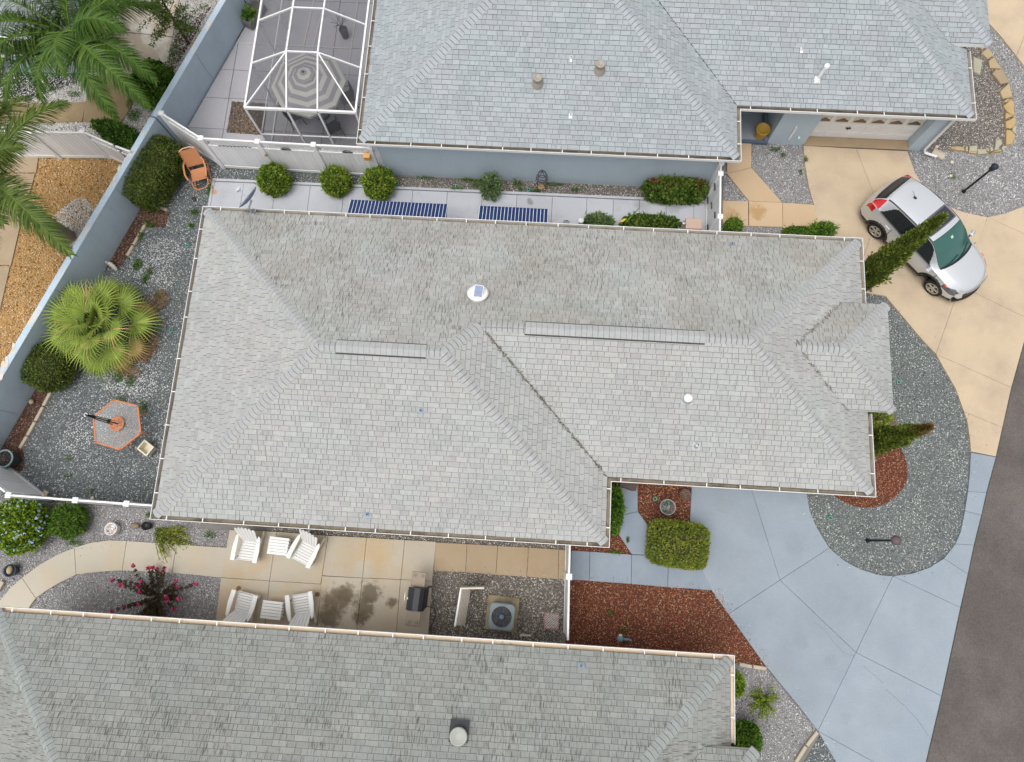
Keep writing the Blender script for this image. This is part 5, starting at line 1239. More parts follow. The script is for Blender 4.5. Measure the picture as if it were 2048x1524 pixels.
# fan palm
def fan_palm():
    r = random.Random(71); c = G(193, 646, 0.9); root = E('fan_palm', 'broad yellow green fan palm standing against the boundary wall', 'tree', (c.x, c.y, 0)); m = MB(local=True); m.tube([(0, 0, -.02), (0, 0, .35), (0, 0, .75)], [.2, .19, .13], 12); m.build('trunk', MT['bark'], root)
    for i in range(32):
        k = i / 31; az = i * 2.39996 + r.uniform(-.2, .2); el = R(76 - 92 * k ** .85 + r.uniform(-8, 8)); pl = .62 + .62 * k + r.uniform(-.1, .1); d = Vector((math.cos(az) * math.cos(el), math.sin(az) * math.cos(el), math.sin(el))); p = Vector((0, 0, .72)); m = MB(local=True); pts = [p.copy()]
        for q in range(5): p = p + d * pl / 5; d = (d + Vector((0, 0, -.05))).normalized(); pts.append(p.copy())
        m.tube(pts, [.016] * 4 + [.012, .01], 5, tone=.7); dry = k > .8 and r.random() < .55
        s0 = d.cross(Vector((0, 0, 1))); s0 = s0.normalized() if s0.length > .05 else Vector((1, 0, 0)); u = s0.cross(d).normalized(); RL = r.uniform(.72, .92) * (1 - .15 * dry); n = 27; lean = r.uniform(.05, .4)
        for j in range(n):
            a = -2.15 + 4.3 * j / (n - 1); v = (d * math.cos(a) + s0 * math.sin(a) + u * (.22 - .15 * math.cos(a))).normalized(); le = RL * (.72 + .28 * math.cos(a * .8)) * r.uniform(.9, 1.05); q0 = p.copy(); V = []; t = v.cross(u).normalized(); tn = min(1, max(0, r.gauss(.5 + .15 * math.cos(a), .17))); sg = 5
            for w in range(sg + 1):
                ww = (.007 + .027 * min(1, w * .8)) if w < 3 else .029 * (1 - (w - 2) / (sg - 2) * .93); V += [q0 - t * ww, q0 + u * ww * .5, q0 + t * ww]; v = (v + Vector((0, 0, -.05 - .16 * lean * w))).normalized(); q0 = q0 + v * le / sg
            m.add(V, [f for w in range(sg) for f in ((3 * w, 3 * w + 1, 3 * w + 4, 3 * w + 3), (3 * w + 1, 3 * w + 2, 3 * w + 5, 3 * w + 4))], tn, mi=1 if (dry or r.random() < .05) else 0)
        m.build('fan_leaf', [MT['fan'], MT['fandry']], root)
fan_palm()
def litter(name, c, rx, ry, n, mt, L, seed, h=.16):
    r = random.Random(seed); m = MB(); cc = G(*c)
    for i in range(n):
        a = r.uniform(0, 6.28); q = math.sqrt(r.random()); p = cc + Vector((rx * q * math.cos(a), ry * q * math.sin(a), r.uniform(.02, h))); d = rand_dir(r); d.z *= .3; leaf(m, p, d, Vector((0, 0, 1)) + rand_dir(r) * .4, L * r.uniform(.4, 1.2), .007, r.random())
    return tag(m.build(name, MT[mt]), kind='stuff')
litter('dead_fronds', (292, 690), .42, .62, 900, 'dry', .16, 81); litter('dead_fronds', (322, 600), .25, .35, 420, 'dry', .14, 82); litter('dead_fronds', (262, 745), .35, .2, 260, 'dry', .12, 83)
litter('grass', (1772, 845), .3, .25, 220, 'dry', .14, 84)
# weeds
def weeds(px, py, rx, ry, n, seed, mt='weed', h=.13):
    r = random.Random(seed); m = MB(); cc = G(px, py)
    for i in range(n):
        a = r.uniform(0, 6.28); q = r.random() ** .7; p = cc + Vector((rx * q * math.cos(a), ry * q * math.sin(a), r.uniform(.0, h))); leaf(m, p, rand_dir(r) + Vector((0, 0, .3)), rand_dir(r), .045 * r.uniform(.5, 1.4), .014, r.random())
    tag(m.build('weeds', MT[mt]), kind='stuff')
for i, q in enumerate(((240, 752, .2, .22, 260), (262, 762, .14, .2, 200), (288, 815, .12, .2, 180), (291, 560, .08, .18, 200), (276, 530, .14, .22, 340), (300, 545, .1, .2, 160), (318, 592, .12, .1, 120), (390, 425, .14, .08, 220), (383, 452, .08, .08, 160),
        (420, 380, .05, .25, 260), (300, 450, .2, .09, 260), (283, 473, .08, .24, 220), (140, 917, .1, .06, 50), (137, 953, .1, .06, 50), (184, 980, .06, .05, 40), (243, 800, .2, .1, 120), (1550, 300, .2, .08, 120), (1565, 312, .1, .1, 80), (1610, 320, .05, .12, 90), (1600, 345, .05, .1, 60),
        (915, 380, .25, .06, 160), (955, 372, .2, .08, 160), (1070, 383, .18, .07, 130), (1040, 380, .08, .08, 70), (1150, 381, .14, .08, 100), (940, 362, .4, .05, 220), (1110, 371, .3, .05, 120), (850, 357, .35, .04, 130), (1770, 785, .08, .2, 120), (1230, 1105, .22, .05, 120),
        (1255, 1080, .06, .1, 100), (1220, 1225, .08, .07, 60), (1245, 1262, .12, .06, 70), (300, 1030, .1, .08, 100), (420, 1070, .22, .1, 130), (150, 1085, .3, .08, 160), (1905, 355, .1, .1, 50), (1900, 350, .06, .05, 30), (110, 180, .2, .15, 120), (150, 190, .25, .12, 160), (170, 172, .08, .2, 90), (262, 205, .1, .3, 240), (270, 232, .25, .25, 420), (290, 180, .12, .3, 260), (350, 110, .3, .5, 420), (370, 60, .35, .5, 420), (1950, 180, .08, .08, 30))):
    weeds(*q, seed=100 + i)
litter('dead_branches', (307, 432), .3, .2, 40, 'dry', .3, 86, .1)
# thin tree at the top
r_ = random.Random(91); tr = E('small_tree', 'thin dark stemmed tree leaning over the boundary wall at the top', 'tree', (*P2(378, 88), 0)); st = MB(local=True); lf = MB(local=True)
st.tube([(0, 0, 0), (-.05, .1, .8), (-.12, .25, 1.7), (-.1, .4, 2.5)], [.05, .045, .035, .015], 8)
for i in range(46):
    t = r_.uniform(.3, 1); p = Vector((-.12 * t, .35 * t, 2.5 * t)); a = r_.uniform(0, 6.28); d = Vector((math.cos(a), math.sin(a), r_.uniform(.0, .6))).normalized(); L = r_.uniform(.5, 1.25); pts = [p.copy()]
    for k in range(7):
        p = p + d * L / 7; d = (d + rand_dir(r_) * .2 + Vector((0, 0, -.03))).normalized(); pts.append(p.copy())
        if k > 1:
            for q in range(17): leaf(lf, p + rand_dir(r_) * .09, rand_dir(r_), rand_dir(r_), .085 * r_.uniform(.5, 1.2), .024, r_.random())
    st.tube(pts, [.013, .011, .01, .008, .006, .005, .004, .003], 5, cap=False)
st.build('trunk', MT['twig'], tr); lf.build('crown', MT['treeleaf'], tr)
# ================================================================ PATIO FURNITURE
def adirondack(label, px, py, rz, first=[None]):
    c = G(px, py, .38)
    if first[0] is not None:
        o = copy_tree(first[0]); o.location = (c.x, c.y, .05); o.rotation_euler.z = rz; o['label'] = label; return o
    t = E('garden_chair', label, 'chair', (c.x, c.y, .05), rz, group='white slatted garden chairs on the patio'); first[0] = t; wm = MT['white']
    def b(f, n): m = MB(local=True); f(m); m.build(n, wm, t)
    for i in range(7):                                          # seat slats, front is +y
        y = .27 - i * .078; b(lambda m: m.box((0, y, .36 - i * .018), (.50, .068, .02), bev=.005, mat=Matrix.Rotation(R(13), 3, 'X')), 'seat_slat')
    for i in range(6):                                          # fanned, rounded back slats
        k = i - 2.5; x0 = k * .078; x1 = k * .105; top = .80 + .16 * math.cos(k / 3 * 1.25); a = Vector((x0, -.20, .24)); e = Vector((x1, -.20 - top * .42, .24 + top * .86))
        def f(m):
            d = (e - a).normalized(); s = Vector((1, 0, 0)); n = s.cross(d).normalized(); w0, w1 = .034, .046
            ring = [(-w0, 0), (w0, 0), (w1, .93), (w1 * .7, .985), (0, 1.0), (-w1 * .7, .985), (-w1, .93)]; L = (e - a).length
            V = [a + s * x + d * L * y + n * .010 for x, y in ring] + [a + s * x + d * L * y - n * .010 for x, y in ring]; q = len(ring); dx = (x1 - x0)
            V = [v + Vector((0, 0, 0)) for v in V]; m.add(V, [tuple(range(q)), tuple(range(2 * q - 1, q - 1, -1))] + [(j, j + q, (j + 1) % q + q, (j + 1) % q) for j in range(q)])
        b(f, 'back_slat')
    for z, w in ((.42, .5), (.78, .58)): b(lambda m: m.box((0, -.235 - (z - .24) * .47, z), (w, .03, .06), bev=.005), 'back_rail')
    for s in (-1, 1):
        def arm(m):
            p = [(s * .27, .36), (s * .40, .36), (s * .41, .0), (s * .37, -.34), (s * .31, -.42), (s * .28, -.30)]; m.prism(p, .535, .56, ch=.006)
        b(arm, 'armrest')
        b(lambda m: m.box((s * .29, .27, .27), (.03, .10, .54), bev=.005), 'leg')
        b(lambda m: m.bar((s * .265, .34, .30), (s * .265, -.55, .04), .028, .12, bev=.005), 'leg'); b(lambda m: m.bar((s * .285, -.36, .5), (s * .285, -.30, .17), .03, .05), 'brace')
    b(lambda m: m.box((0, .325, .30), (.53, .022, .11), bev=.005), 'front_rail')
    return t
adirondack('white slatted garden chair nearest the path under the grey roof gutter', 497, 1098, R(176))
adirondack('white slatted garden chair turned aslant beside the wet patio slabs, upper pair', 611, 1103, R(158))
adirondack('white slatted garden chair at the lower patio corner near the pink shrub', 488, 1209, R(-10))
adirondack('white slatted garden chair turned left at the darker roof gutter', 604, 1211, R(13))
def side_table(label, px, py, rz, first=[None]):
    c = G(px, py, .45)
    if first[0] is not None:
        o = copy_tree(first[0]); o.location = (c.x, c.y, .05); o.rotation_euler.z = rz; o['label'] = label; return o
    t = E('side_table', label, 'table', (c.x, c.y, .05), rz, group='white slatted side tables between the garden chairs'); first[0] = t
    def b(f, n): m = MB(local=True); f(m); m.build(n, MT['white'], t)
    for i in range(6): b(lambda m: m.box((0, -.215 + i * .086, .43), (.60, .076, .022), bev=.005), 'top_slat')
    for s in (-1, 1):
        b(lambda m: m.box((s * .25, 0, .39), (.03, .46, .06), bev=.004), 'rail')
        for y in (-1, 1): b(lambda m: m.box((s * .25, y * .2, .19), (.06, .035, .38), bev=.005), 'leg')
    for i in range(5): b(lambda m: m.box((0, -.17 + i * .085, .12), (.52, .06, .018), bev=.004), 'shelf_slat')
    return t
side_table('white slatted side table between the upper pair of garden chairs', 557, 1092, R(-3)); side_table('white slatted side table between the lower pair of garden chairs', 544, 1220, R(-3))
def chip_pad(px, py, r, lab):
    m = MB(); c = G(px, py, .05); m.lathe((c.x, c.y, .048), [(r, 0), (r, .006), (r * .8, .008), (.001, .008)], 18); tag(m.build('patio_drain', MT['rust']), lab, 'cover')
MT['rust'] = mat('rusty_cover', (.22, .13, .06), .85, .2, 12)
chip_pad(477, 1177, .075, 'round rusty cover in the patio above the lower corner chair'); chip_pad(635, 1189, .07, 'round rusty cover in the patio right of the lower chairs'); chip_pad(582, 1199, .04, 'small rusty cover in the patio above the lower side table')
# grill
g0 = G(833, 1198, .95); gr = E('gas_grill', 'black lidded gas grill with two taupe side shelves on the patio edge', 'grill', (g0.x, g0.y, .05), R(-3))
def b(f, n, m_, par=None, gr=gr): m = MB(local=True); f(m); return m.build(n, m_, par or gr)
taupe = mat('taupe_plastic', (.27, .215, .165), .5, .08, 3)
def lid(m):
    prof = [(-.26, .82), (-.26, .94), (-.20, 1.06), (-.06, 1.11), (.10, 1.10), (.21, 1.02), (.24, .90), (.24, .82)]; V = [(x, s * .31, z) for s in (-1, 1) for x, z in prof]; q = len(prof)
    m.add(V, [(j, j + 1, j + 1 + q, j + q) for j in range(q - 1)] + [tuple(range(q)), tuple(range(2 * q - 1, q - 1, -1))], smooth=False)
gloss = mat('glossy_black_enamel', (.02, .022, .026), .38, .1, 4, spec=.25, coat=.0, bump=.5, bscale=5)
ld = b(lid, 'lid', gloss); b(lambda m: m.tube([(-.27, -.25, .9), (-.34, -.25, .92), (-.34, .25, .92), (-.27, .25, .9)], .014, 8), 'handle', mat('steel', (.6, .55, .5), .3, .05, 3, metal=.8), ld); b(lambda m: m.box((-.245, .0, .985), (.03, .06, .05), bev=.006), 'thermometer', MT['white'], ld)
b(lambda m: m.box((0, 0, .72), (.46, .6, .2), bev=.02), 'firebox', MT['black']); b(lambda m: m.box((0, 0, .35), (.44, .56, .5), bev=.02), 'cart', MT['darkgrey'])
for s in (-1, 1):
    sh = b(lambda m: m.box((-.02, s * .54, .86), (.40, .42, .035), bev=.016), 'side_shelf', taupe)
    for x in (-.12, .1): b(lambda m: m.lathe((x, s * .64, .879), [(.045, 0), (.045, .006), (.03, .004), (.001, .004)], 14), 'cup_ring', mat('taupe_ring', (.22, .17, .13), .5), sh)
for x in (-.18, .18):
    for y in (-.25, .25): b(lambda m: m.box((x, y, .06), (.05, .05, .12)), 'leg', MT['black'])
b(lambda m: m.tube([(.25, .33, .8), (.36, .36, .78), (.38, .36, .5)], .012, 6), 'gas_hose', MT['black']); b(lambda m: m.lathe((.33, .38, .86), [(.05, -.02), (.05, .02)], 12, mat=Matrix.Rotation(R(90), 3, 'X')), 'side_burner_knob', MT['black'])
b(lambda m: m.tube([(.26, -.2, .5), (.45, -.25, .25), (.52, -.45, .03), (.42, -.8, .012), (.44, -1.2, .012)], .012, 6), 'power_cord', MT['black'])
# air conditioner
a0 = G(1005, 1228, .0); ac = E('air_conditioner', 'grey air conditioner with round fan grille on a concrete pad', 'air conditioner', (a0.x, a0.y, 0), R(-3))
def b2(f, n, m_, par=None): return b(f, n, m_, par or ac, ac)
acg = mat('ac_grey_metal', (.17, .205, .22), .45, .08, 3)
b2(lambda m: m.box((-.01, .02, .04), (.94, .98, .1), bev=.02), 'pad', mat('mossy_pad', (.37, .31, .2), .85, .2, 3, col2=(.16, .12, .07), c2scale=1.6))
def rr_(w, r, n=6): return [(sx * (w - r) + r * math.cos(a), sy * (w - r) + r * math.sin(a)) for sx, sy, a0_ in ((1, 1, 0), (-1, 1, 90), (-1, -1, 180), (1, -1, 270)) for a in [R(a0_ + 90 * k / n) for k in range(n + 1)]]
def body(m):
    o = rr_(.345, .12); m.prism(o, .1, .70, ch=0); 
    for k in range(11): m.prism(rr_(.351, .12), .14 + k * .052, .16 + k * .052)
b2(body, 'body', acg)
def topr(m):
    o = rr_(.375, .14); N = 96; q = []
    def ray(a):
        d = (math.cos(a), math.sin(a)); best = .375
        for i in range(len(o)):
            (x1, y1), (x2, y2) = o[i], o[(i + 1) % len(o)]; den = d[0] * (y2 - y1) - d[1] * (x2 - x1)
            if abs(den) < 1e-9: continue
            t = (x1 * (y2 - y1) - y1 * (x2 - x1)) / den; u = (x1 * d[1] - y1 * d[0]) / den
            if t > 0 and -1e-6 <= u <= 1 + 1e-6: return t
        return best
    for i in range(N):
        a = 2 * PI * i / N; t = ray(a); c, s = math.cos(a), math.sin(a)
        q += [(c * t, s * t, .74), (c * t, s * t, .80), (c * (t - .03), s * (t - .03), .825), (c * .29, s * .29, .835), (c * .275, s * .275, .80)]
    m.add(q, [(5 * i + k, 5 * ((i + 1) % N) + k, 5 * ((i + 1) % N) + k + 1, 5 * i + k + 1) for i in range(N) for k in range(4)])
b2(topr, 'top_cover', acg); b2(lambda m: m.lathe((0, 0, .73), [(.285, 0), (.001, .0)], 32, cap=False), 'fan_well', MT['black'])
for k in range(4):
    a = k * PI / 2 + .5
    def bl(m):
        V = [];
        for j in range(7):
            aa = a - .42 + .84 * j / 6; V += [(.06 * math.cos(aa), .06 * math.sin(aa), .775 + .02 * (j - 3) / 3), (.255 * math.cos(aa), .255 * math.sin(aa), .775 + .03 * (j - 3) / 3)]
        m.add(V, [(2 * j, 2 * j + 1, 2 * j + 3, 2 * j + 2) for j in range(6)])
    b2(bl, 'fan_blade', mat('fan_blade_metal', (.055, .06, .065), .4, .1, 4, metal=.1))
def gril(m):
    for r_2 in (.15, .255): m.tube([(r_2 * math.cos(a), r_2 * math.sin(a), .835) for a in [2 * PI * k / 40 for k in range(41)]], .0032, 4, cap=False)
    for k in range(10): a = 2 * PI * k / 10 + .15; m.tube([(.05 * math.cos(a), .05 * math.sin(a), .83), (.285 * math.cos(a), .285 * math.sin(a), .838)], .006, 5)
b2(gril, 'grille', mat('grille_blue_grey', (.09, .11, .13), .4, .05)); b2(lambda m: m.lathe((0, 0, .828), [(.075, 0), (.075, .02), (.06, .028), (.001, .03)], 20), 'motor_cap', mat('motor_blue', (.08, .14, .2), .4, .05))
# pale vinyl screen panel lying by the air conditioner
t = E('louvre_screen', 'L shaped cream louvre screen standing beside the air conditioner', 'screen', (*G(930, 1228)[:2], 0)); m = MB(); A_, B_, C_ = G(922, 1177, .9), G(910, 1251, .9), G(966, 1176, .9)
crm = mat('cream_vinyl', (.60, .55, .48), .5, .1, 3)
for a, c in ((A_, B_), (A_, C_)):
    m = MB(); m.bar(a, c, .055, .05, bev=.008); m.build('top_rail', MT['white'] if c is B_ else crm, t)
    for k in range(7): m = MB(); z = Vector((.03 + .03 * k, -.012 * k, -.08 - .115 * k)) if c is B_ else Vector((0, 0, -.08 - .115 * k)); m.bar(a + z, c + z, .03, .085, bev=.004); m.build('slat', crm, t)
for q in (A_, B_, C_): m = MB(); m.bar((q.x, q.y, 0), (q.x, q.y, .92), .06, .06, bev=.006); m.build('post', crm, t)
# diamond trellis grate
t = E('trellis_grate', 'small square white and red diagonal grate on the gravel by the white fence', 'grate', (*G(1103, 1242)[:2], 0)); c = G(1103, 1242, .03); m = MB()
for (x0, y0, x1, y1) in ((-.2, -.22, .2, -.22), (.2, -.22, .2, .22), (.2, .22, -.2, .22), (-.2, .22, -.2, -.22)): m.bar(c + Vector((x0, y0, 0)), c + Vector((x1, y1, 0)), .025, .04)
m.build('frame', mat('faded_red', (.5, .27, .25), .7, .2, 8), t); m = MB()
for k in range(-6, 7):
    o = k * .07; x0, y0 = max(-.19, -.21 + o), None
    p = [(x, x - o) for x in (-.19, .19)]; p = [(max(-.19, min(.19, o + y)), y) for y in (-.2, .2)]
    a, e = Vector((max(-.19, -.2 + o), max(-.2, -.19 - o), .01)), Vector((min(.19, .2 + o), min(.2, .19 - o), .01))
    if (e - a).length > .05 and a.x < e.x: m.bar(c + a, c + e, .026, .02)
m.build('lattice', mat('grate_white', (.62, .58, .56), .6, .1), t)
# hexagonal table with folded parasol frame and bowl
HX = [(228, 800), (276, 812), (282, 866), (241, 899), (192, 885), (187, 835)]; hp = [G(x, y, .72) for x, y in HX]; hc = sum(hp, Vector()) / 6
ht = E('hexagonal_table', 'hexagonal glass table with orange metal rim on the gravel', 'table', (hc.x, hc.y, 0)); m = MB()
for i in range(6): m.bar(hp[i], hp[(i + 1) % 6], .045, .05, bev=.008); m.lathe(hp[i], [(.03, -.025), (.03, .025)], 10)
m.build('rim', MT['orange_frame'], ht); m = MB(); m.add([hc + (p - hc) * .98 + Vector((0, 0, .012)) for p in hp], [tuple(range(6))]); m.build('glass_top', MT['glasstop'], ht)
for i in range(6):
    m = MB(); p = hp[i]; d = (p - hc).normalized(); q = hc + d * .9
    m.tube([Vector((p.x, p.y, .7)) - d * .08, hc + d * .36 + Vector((0, 0, -.12)), hc + d * .3 + Vector((0, 0, -.4)), Vector((p.x, p.y, .0)) - d * .12], .016, 6); m.build('leg', MT['orange_frame'], ht)
m = MB(); m.lathe((hc.x, hc.y, .45), [(.26, -.01), (.28, .0), (.26, .01)], 24, cap=False); m.build('leg_ring', MT['orange_frame'], ht)
bw = E('planter_bowl', 'round terracotta bowl of pebbles in the middle of the hexagonal table', 'bowl', (hc.x, hc.y, .73)); bc = G(236, 848, .74)
m = MB(); m.lathe((bc.x, bc.y, .732), [(.16, 0), (.21, .05), (.225, .07), (.20, .07), (.18, .045), (.001, .04)], 28); m.build('bowl', mat('terracotta', (.58, .2, .08), .7, .12, 5), bw)
o = scatter('pebbles', [(bc.x + .175 * math.cos(k * PI / 8), bc.y + .175 * math.sin(k * PI / 8)) for k in range(16)], stone_mat('bowl_pebbles', [(0, (.3, .1, .05)), (.5, (.55, .3, .2)), (1, (.8, .72, .65))]), 2600, .014, z=.775); o.parent = bw; o.location = (-hc.x, -hc.y, -.73)
pf = E('folded_parasol', 'bare black folded parasol pole standing through the hexagonal table', 'parasol', (bc.x, bc.y, 0)); top = 2.35
m = MB(); m.tube([(bc.x, bc.y, .0), (bc.x, bc.y, top)], .019, 10); m.build('pole', MT['black'], pf)
for k in range(6):
    a = k * PI / 3; c_, s_ = math.cos(a), math.sin(a); m = MB(); m.tube([(bc.x + .02 * c_, bc.y + .02 * s_, top - .02), (bc.x + .055 * c_, bc.y + .055 * s_, top - .6), (bc.x + .07 * c_, bc.y + .07 * s_, .92 + .06 * (k % 3))], .008, 5); m.build('rib', MT['black'], pf)
for z, r_2 in ((top - .38, .05), (1.2, .045)): m = MB(); m.lathe((bc.x, bc.y, z), [(r_2, 0), (r_2, .07)], 12); m.build('collar', MT['black'], pf)
m = MB(); T = Vector((bc.x, bc.y, top)); m.tube([T + Vector((.045 * math.cos(a), .045 * math.sin(a), .03)) for a in [k * 5.2 / 14 for k in range(15)]], .011, 6); m.build('hook', MT['white'], pf)
# cream plastic box
bx = E('planter_box', 'cream rectangular plastic planter on the gravel by the roof corner', 'planter', (*G(296, 905)[:2], 0)); c = G(291, 896, .28); c0 = G(299, 905, .0); m = MB(); M3 = Matrix.Rotation(R(-33), 3, 'Z')
def rec(w, h, z): return [c.xy.to_3d() + M3 @ Vector((x * w, y * h, 0)) + Vector((0, 0, z)) for x, y in ((-1, -1), (1, -1), (1, 1), (-1, 1))]
V = rec(.165, .14, 0) + rec(.20, .175, .29) + rec(.205, .18, .30) + rec(.16, .135, .30) + rec(.14, .115, .08); m.add(V, [(i * 4 + k, i * 4 + (k + 1) % 4, i * 4 + 4 + (k + 1) % 4, i * 4 + 4 + k) for i in range(4) for k in range(4)] + [(16, 17, 18, 19), (3, 2, 1, 0)])
m.build('box', mat('cream_plastic', (.68, .63, .5), .5, .1, 3, col2=(.55, .5, .33), c2=(.55, .75), c2scale=5), bx)
# orange rocking chair
rc0 = G(396, 345, .38); rk = E('rocking_chair', 'orange wicker rocking chair with slung seat by the dark hedge', 'chair', (rc0.x, rc0.y, 0), R(200)); ow = MT['terracotta']; of = mat('orange_timber', (.56, .25, .12), .6, .12, 5)
def b3(f, n, m_=of): m = MB(local=True); f(m); m.build(n, m_, rk)
def sl(m, pts, w):
    V = []
    for (y, z) in pts: V += [(-w, y, z), (w, y, z), (-w, y, z - .02), (w, y, z - .02)]
    m.add(V, [f for i in range(len(pts) - 1) for f in ((4 * i, 4 * i + 1, 4 * i + 5, 4 * i + 4), (4 * i + 2, 4 * i + 6, 4 * i + 7, 4 * i + 3), (4 * i, 4 * i + 4, 4 * i + 6, 4 * i + 2), (4 * i + 1, 4 * i + 3, 4 * i + 7, 4 * i + 5))] + [(0, 2, 3, 1)], smooth=False)
b3(lambda m: sl(m, [(.28, .43), (.2, .40), (.05, .37), (-.1, .36), (-.16, .37)], .24), 'seat', ow); b3(lambda m: sl(m, [(-.24, .46), (-.32, .62), (-.40, .8), (-.47, .95), (-.50, 1.02)], .25), 'backrest', ow)
b3(lambda m: m.tube([(-.27, -.50, 1.0), (-.12, -.545, 1.05), (.12, -.545, 1.05), (.27, -.50, 1.0)], .022, 8), 'top_rail', mat('pale_timber', (.66, .45, .3), .6, .1))
for s in (-1, 1):
    b3(lambda m: m.tube([(s * .27, -.52, 1.06), (s * .27, -.20, .38), (s * .27, -.1, .1)], .02, 8), 'back_post'); b3(lambda m: m.tube([(s * .27, -.36, .66), (s * .345, -.2, .64), (s * .36, .12, .62), (s * .30, .34, .58)], .032, 8), 'armrest')
    b3(lambda m: m.tube([(s * .28, .3, .58), (s * .27, .34, .08)], .02, 8), 'leg'); b3(lambda m: m.tube([(s * .27, -.6, .13), (s * .27, -.3, .04), (s * .27, 0, .02), (s * .27, .3, .04), (s * .26, .55, .12)], .02, 8), 'rocker')
b3(lambda m: m.tube([(-.27, .30, .40), (-.25, .50, .36), (-.12, .60, .34), (.12, .60, .34), (.25, .50, .36), (.27, .30, .40)], .018, 8), 'foot_hoop'); b3(lambda m: m.tube([(-.26, -.06, .36), (.26, -.06, .36)], .018, 8), 'crossbar'); b3(lambda m: m.tube([(-.26, .3, .42), (.26, .3, .42)], .018, 8), 'crossbar')

# ================================================================ POTS AND SMALL THINGS
def pot(name, label, px, py, r, h, m_, fill=None, fillm=None, z=0, taper=.75, rim=.02, cat='pot'):
    c = G(px, py, z + h); t = E(name, label, cat, (c.x, c.y, z)); mb = MB(); mb.lathe((c.x, c.y, z), [(r * taper, 0), (r * .97, h * .85), (r, h * .88), (r, h), (r - rim, h), (r - rim * 1.3, h - .07), (.001, h - .07)], 28); mb.build('pot_body', m_, t)
    if fill: scatter_in(t, c, r - rim * 1.2, z + h - .066, fill)
    return t
def scatter_in(t, c, r, z, k):
    o = scatter('soil', [(c.x + r * math.cos(a * PI / 8), c.y + r * math.sin(a * PI / 8)) for a in range(16)], SM[k], 1900, .022, z=z, chip=True); o.parent = t; o.location = -root_of(t).location
gp1 = pot('plant_pot', 'grey rimmed round pot of dry grass on the red mulch', 1336, 1014, .235, .42, mat('blue_grey_pot', (.33, .37, .43), .5, .1, 3), 'bmulch'); c = G(1336, 1014, .36); r_ = random.Random(5); m = MB()
for i in range(420):
    a = r_.uniform(0, 6.28); q = .2 * math.sqrt(r_.random()); leaf(m, Vector((c.x + q * math.cos(a), c.y + q * math.sin(a), .35)), Vector((math.cos(a) * .5, math.sin(a) * .5, .8)) + rand_dir(r_) * .6, rand_dir(r_), r_.uniform(.05, .12), .007, r_.random(), mi=int(a > 5.0 or a < .8))
m.build('grass', [MT['sage'], MT['dry']], gp1)
pot('plant_pot', 'empty brown round pot under the gutter on the red mulch', 1371, 989, .165, .3, mat('brown_pot', (.16, .11, .085), .6, .15, 4, col2=(.4, .33, .28), c2=(.6, .7)), 'bmulch')
pot('plant_pot', 'white round pot filled with brown chips beside the curved path', 221, 1058, .19, .27, MT['white'], 'mulch', taper=.8)
pt = pot('plant_pot', 'dark blue round pot holding a tan rock at the left edge', 19, 1141, .19, .24, mat('navy_glaze', (.035, .05, .075), .3, .1), None); c = G(19, 1140, .22); m = MB(); m.lathe((c.x, c.y, .16), [(.09, 0), (.115, .05), (.09, .1), (.04, .13), (.001, .135)], 9, mat=Matrix.Diagonal((.8, 1.15, 1))); m.build('rock', mat('tan_rock', (.45, .33, .2), .9, .2, 8, bump=.5), pt)
pot('plant_pot', 'large teal rimmed planter on bark at the left edge', 8, 917, .265, .5, mat('dark_teal_glaze', (.04, .05, .055), .35, .1, 3), 'bmulch', rim=.03)
m = MB(); c = G(8, 917, .5); m.lathe((c.x, c.y, .5), [(.27, -.015), (.285, 0), (.27, .015), (.235, .012), (.23, -.01)], 32, cap=False); m.build('rim', mat('teal_rim', (.25, .36, .37), .4, .1), bpy.data.objects['plant_pot.004'])
pot('plant_pot', 'tall mustard yellow pot in the entry recess', 1527, 257, .235, .45, mat('mustard_glaze', (.50, .31, .055), .45, .1, 3), None, z=.12, taper=.72, rim=.03)
def lamp_post(label, base, top, head, group='black lamp posts standing in gravel'):
    c = G(*base); h = head; t = E('lamp_post', label, 'lamp post', (c.x, c.y, 0), group=group); m = MB(local=True); m.tube([(0, 0, -.02), (0, 0, h)], .034, 10); m.lathe((0, 0, 0), [(.07, 0), (.07, .03), (.045, .06)], 12); m.build('post', mat('lamp_black', (.012, .014, .02), .4, .1), t); return t
navy = mat('navy_metal', (.02, .028, .045), .4, .1)
l1 = lamp_post('black lamp post with lantern head in pale gravel beside the silver car driveway', (1927, 383), None, 1.42); m = MB(local=True); m.lathe((0, 0, 1.4), [(.04, 0), (.085, .05), (.1, .2), (.12, .21), (.12, .23), (.05, .29), (.02, .31), (.001, .33)], 8); m.build('lantern_head', navy, l1)
l2 = lamp_post('black lamp post with purple grey cap in the oval gravel bed', (1735, 1081), None, 1.62); m = MB(local=True); m.lathe((0, 0, 1.6), [(.05, 0), (.13, .03), (.14, .1), (.1, .16), (.03, .2), (.001, .2)], 10); m.build('lantern_head', mat('mauve_cap', (.12, .09, .095), .6, .15, 6), l2)
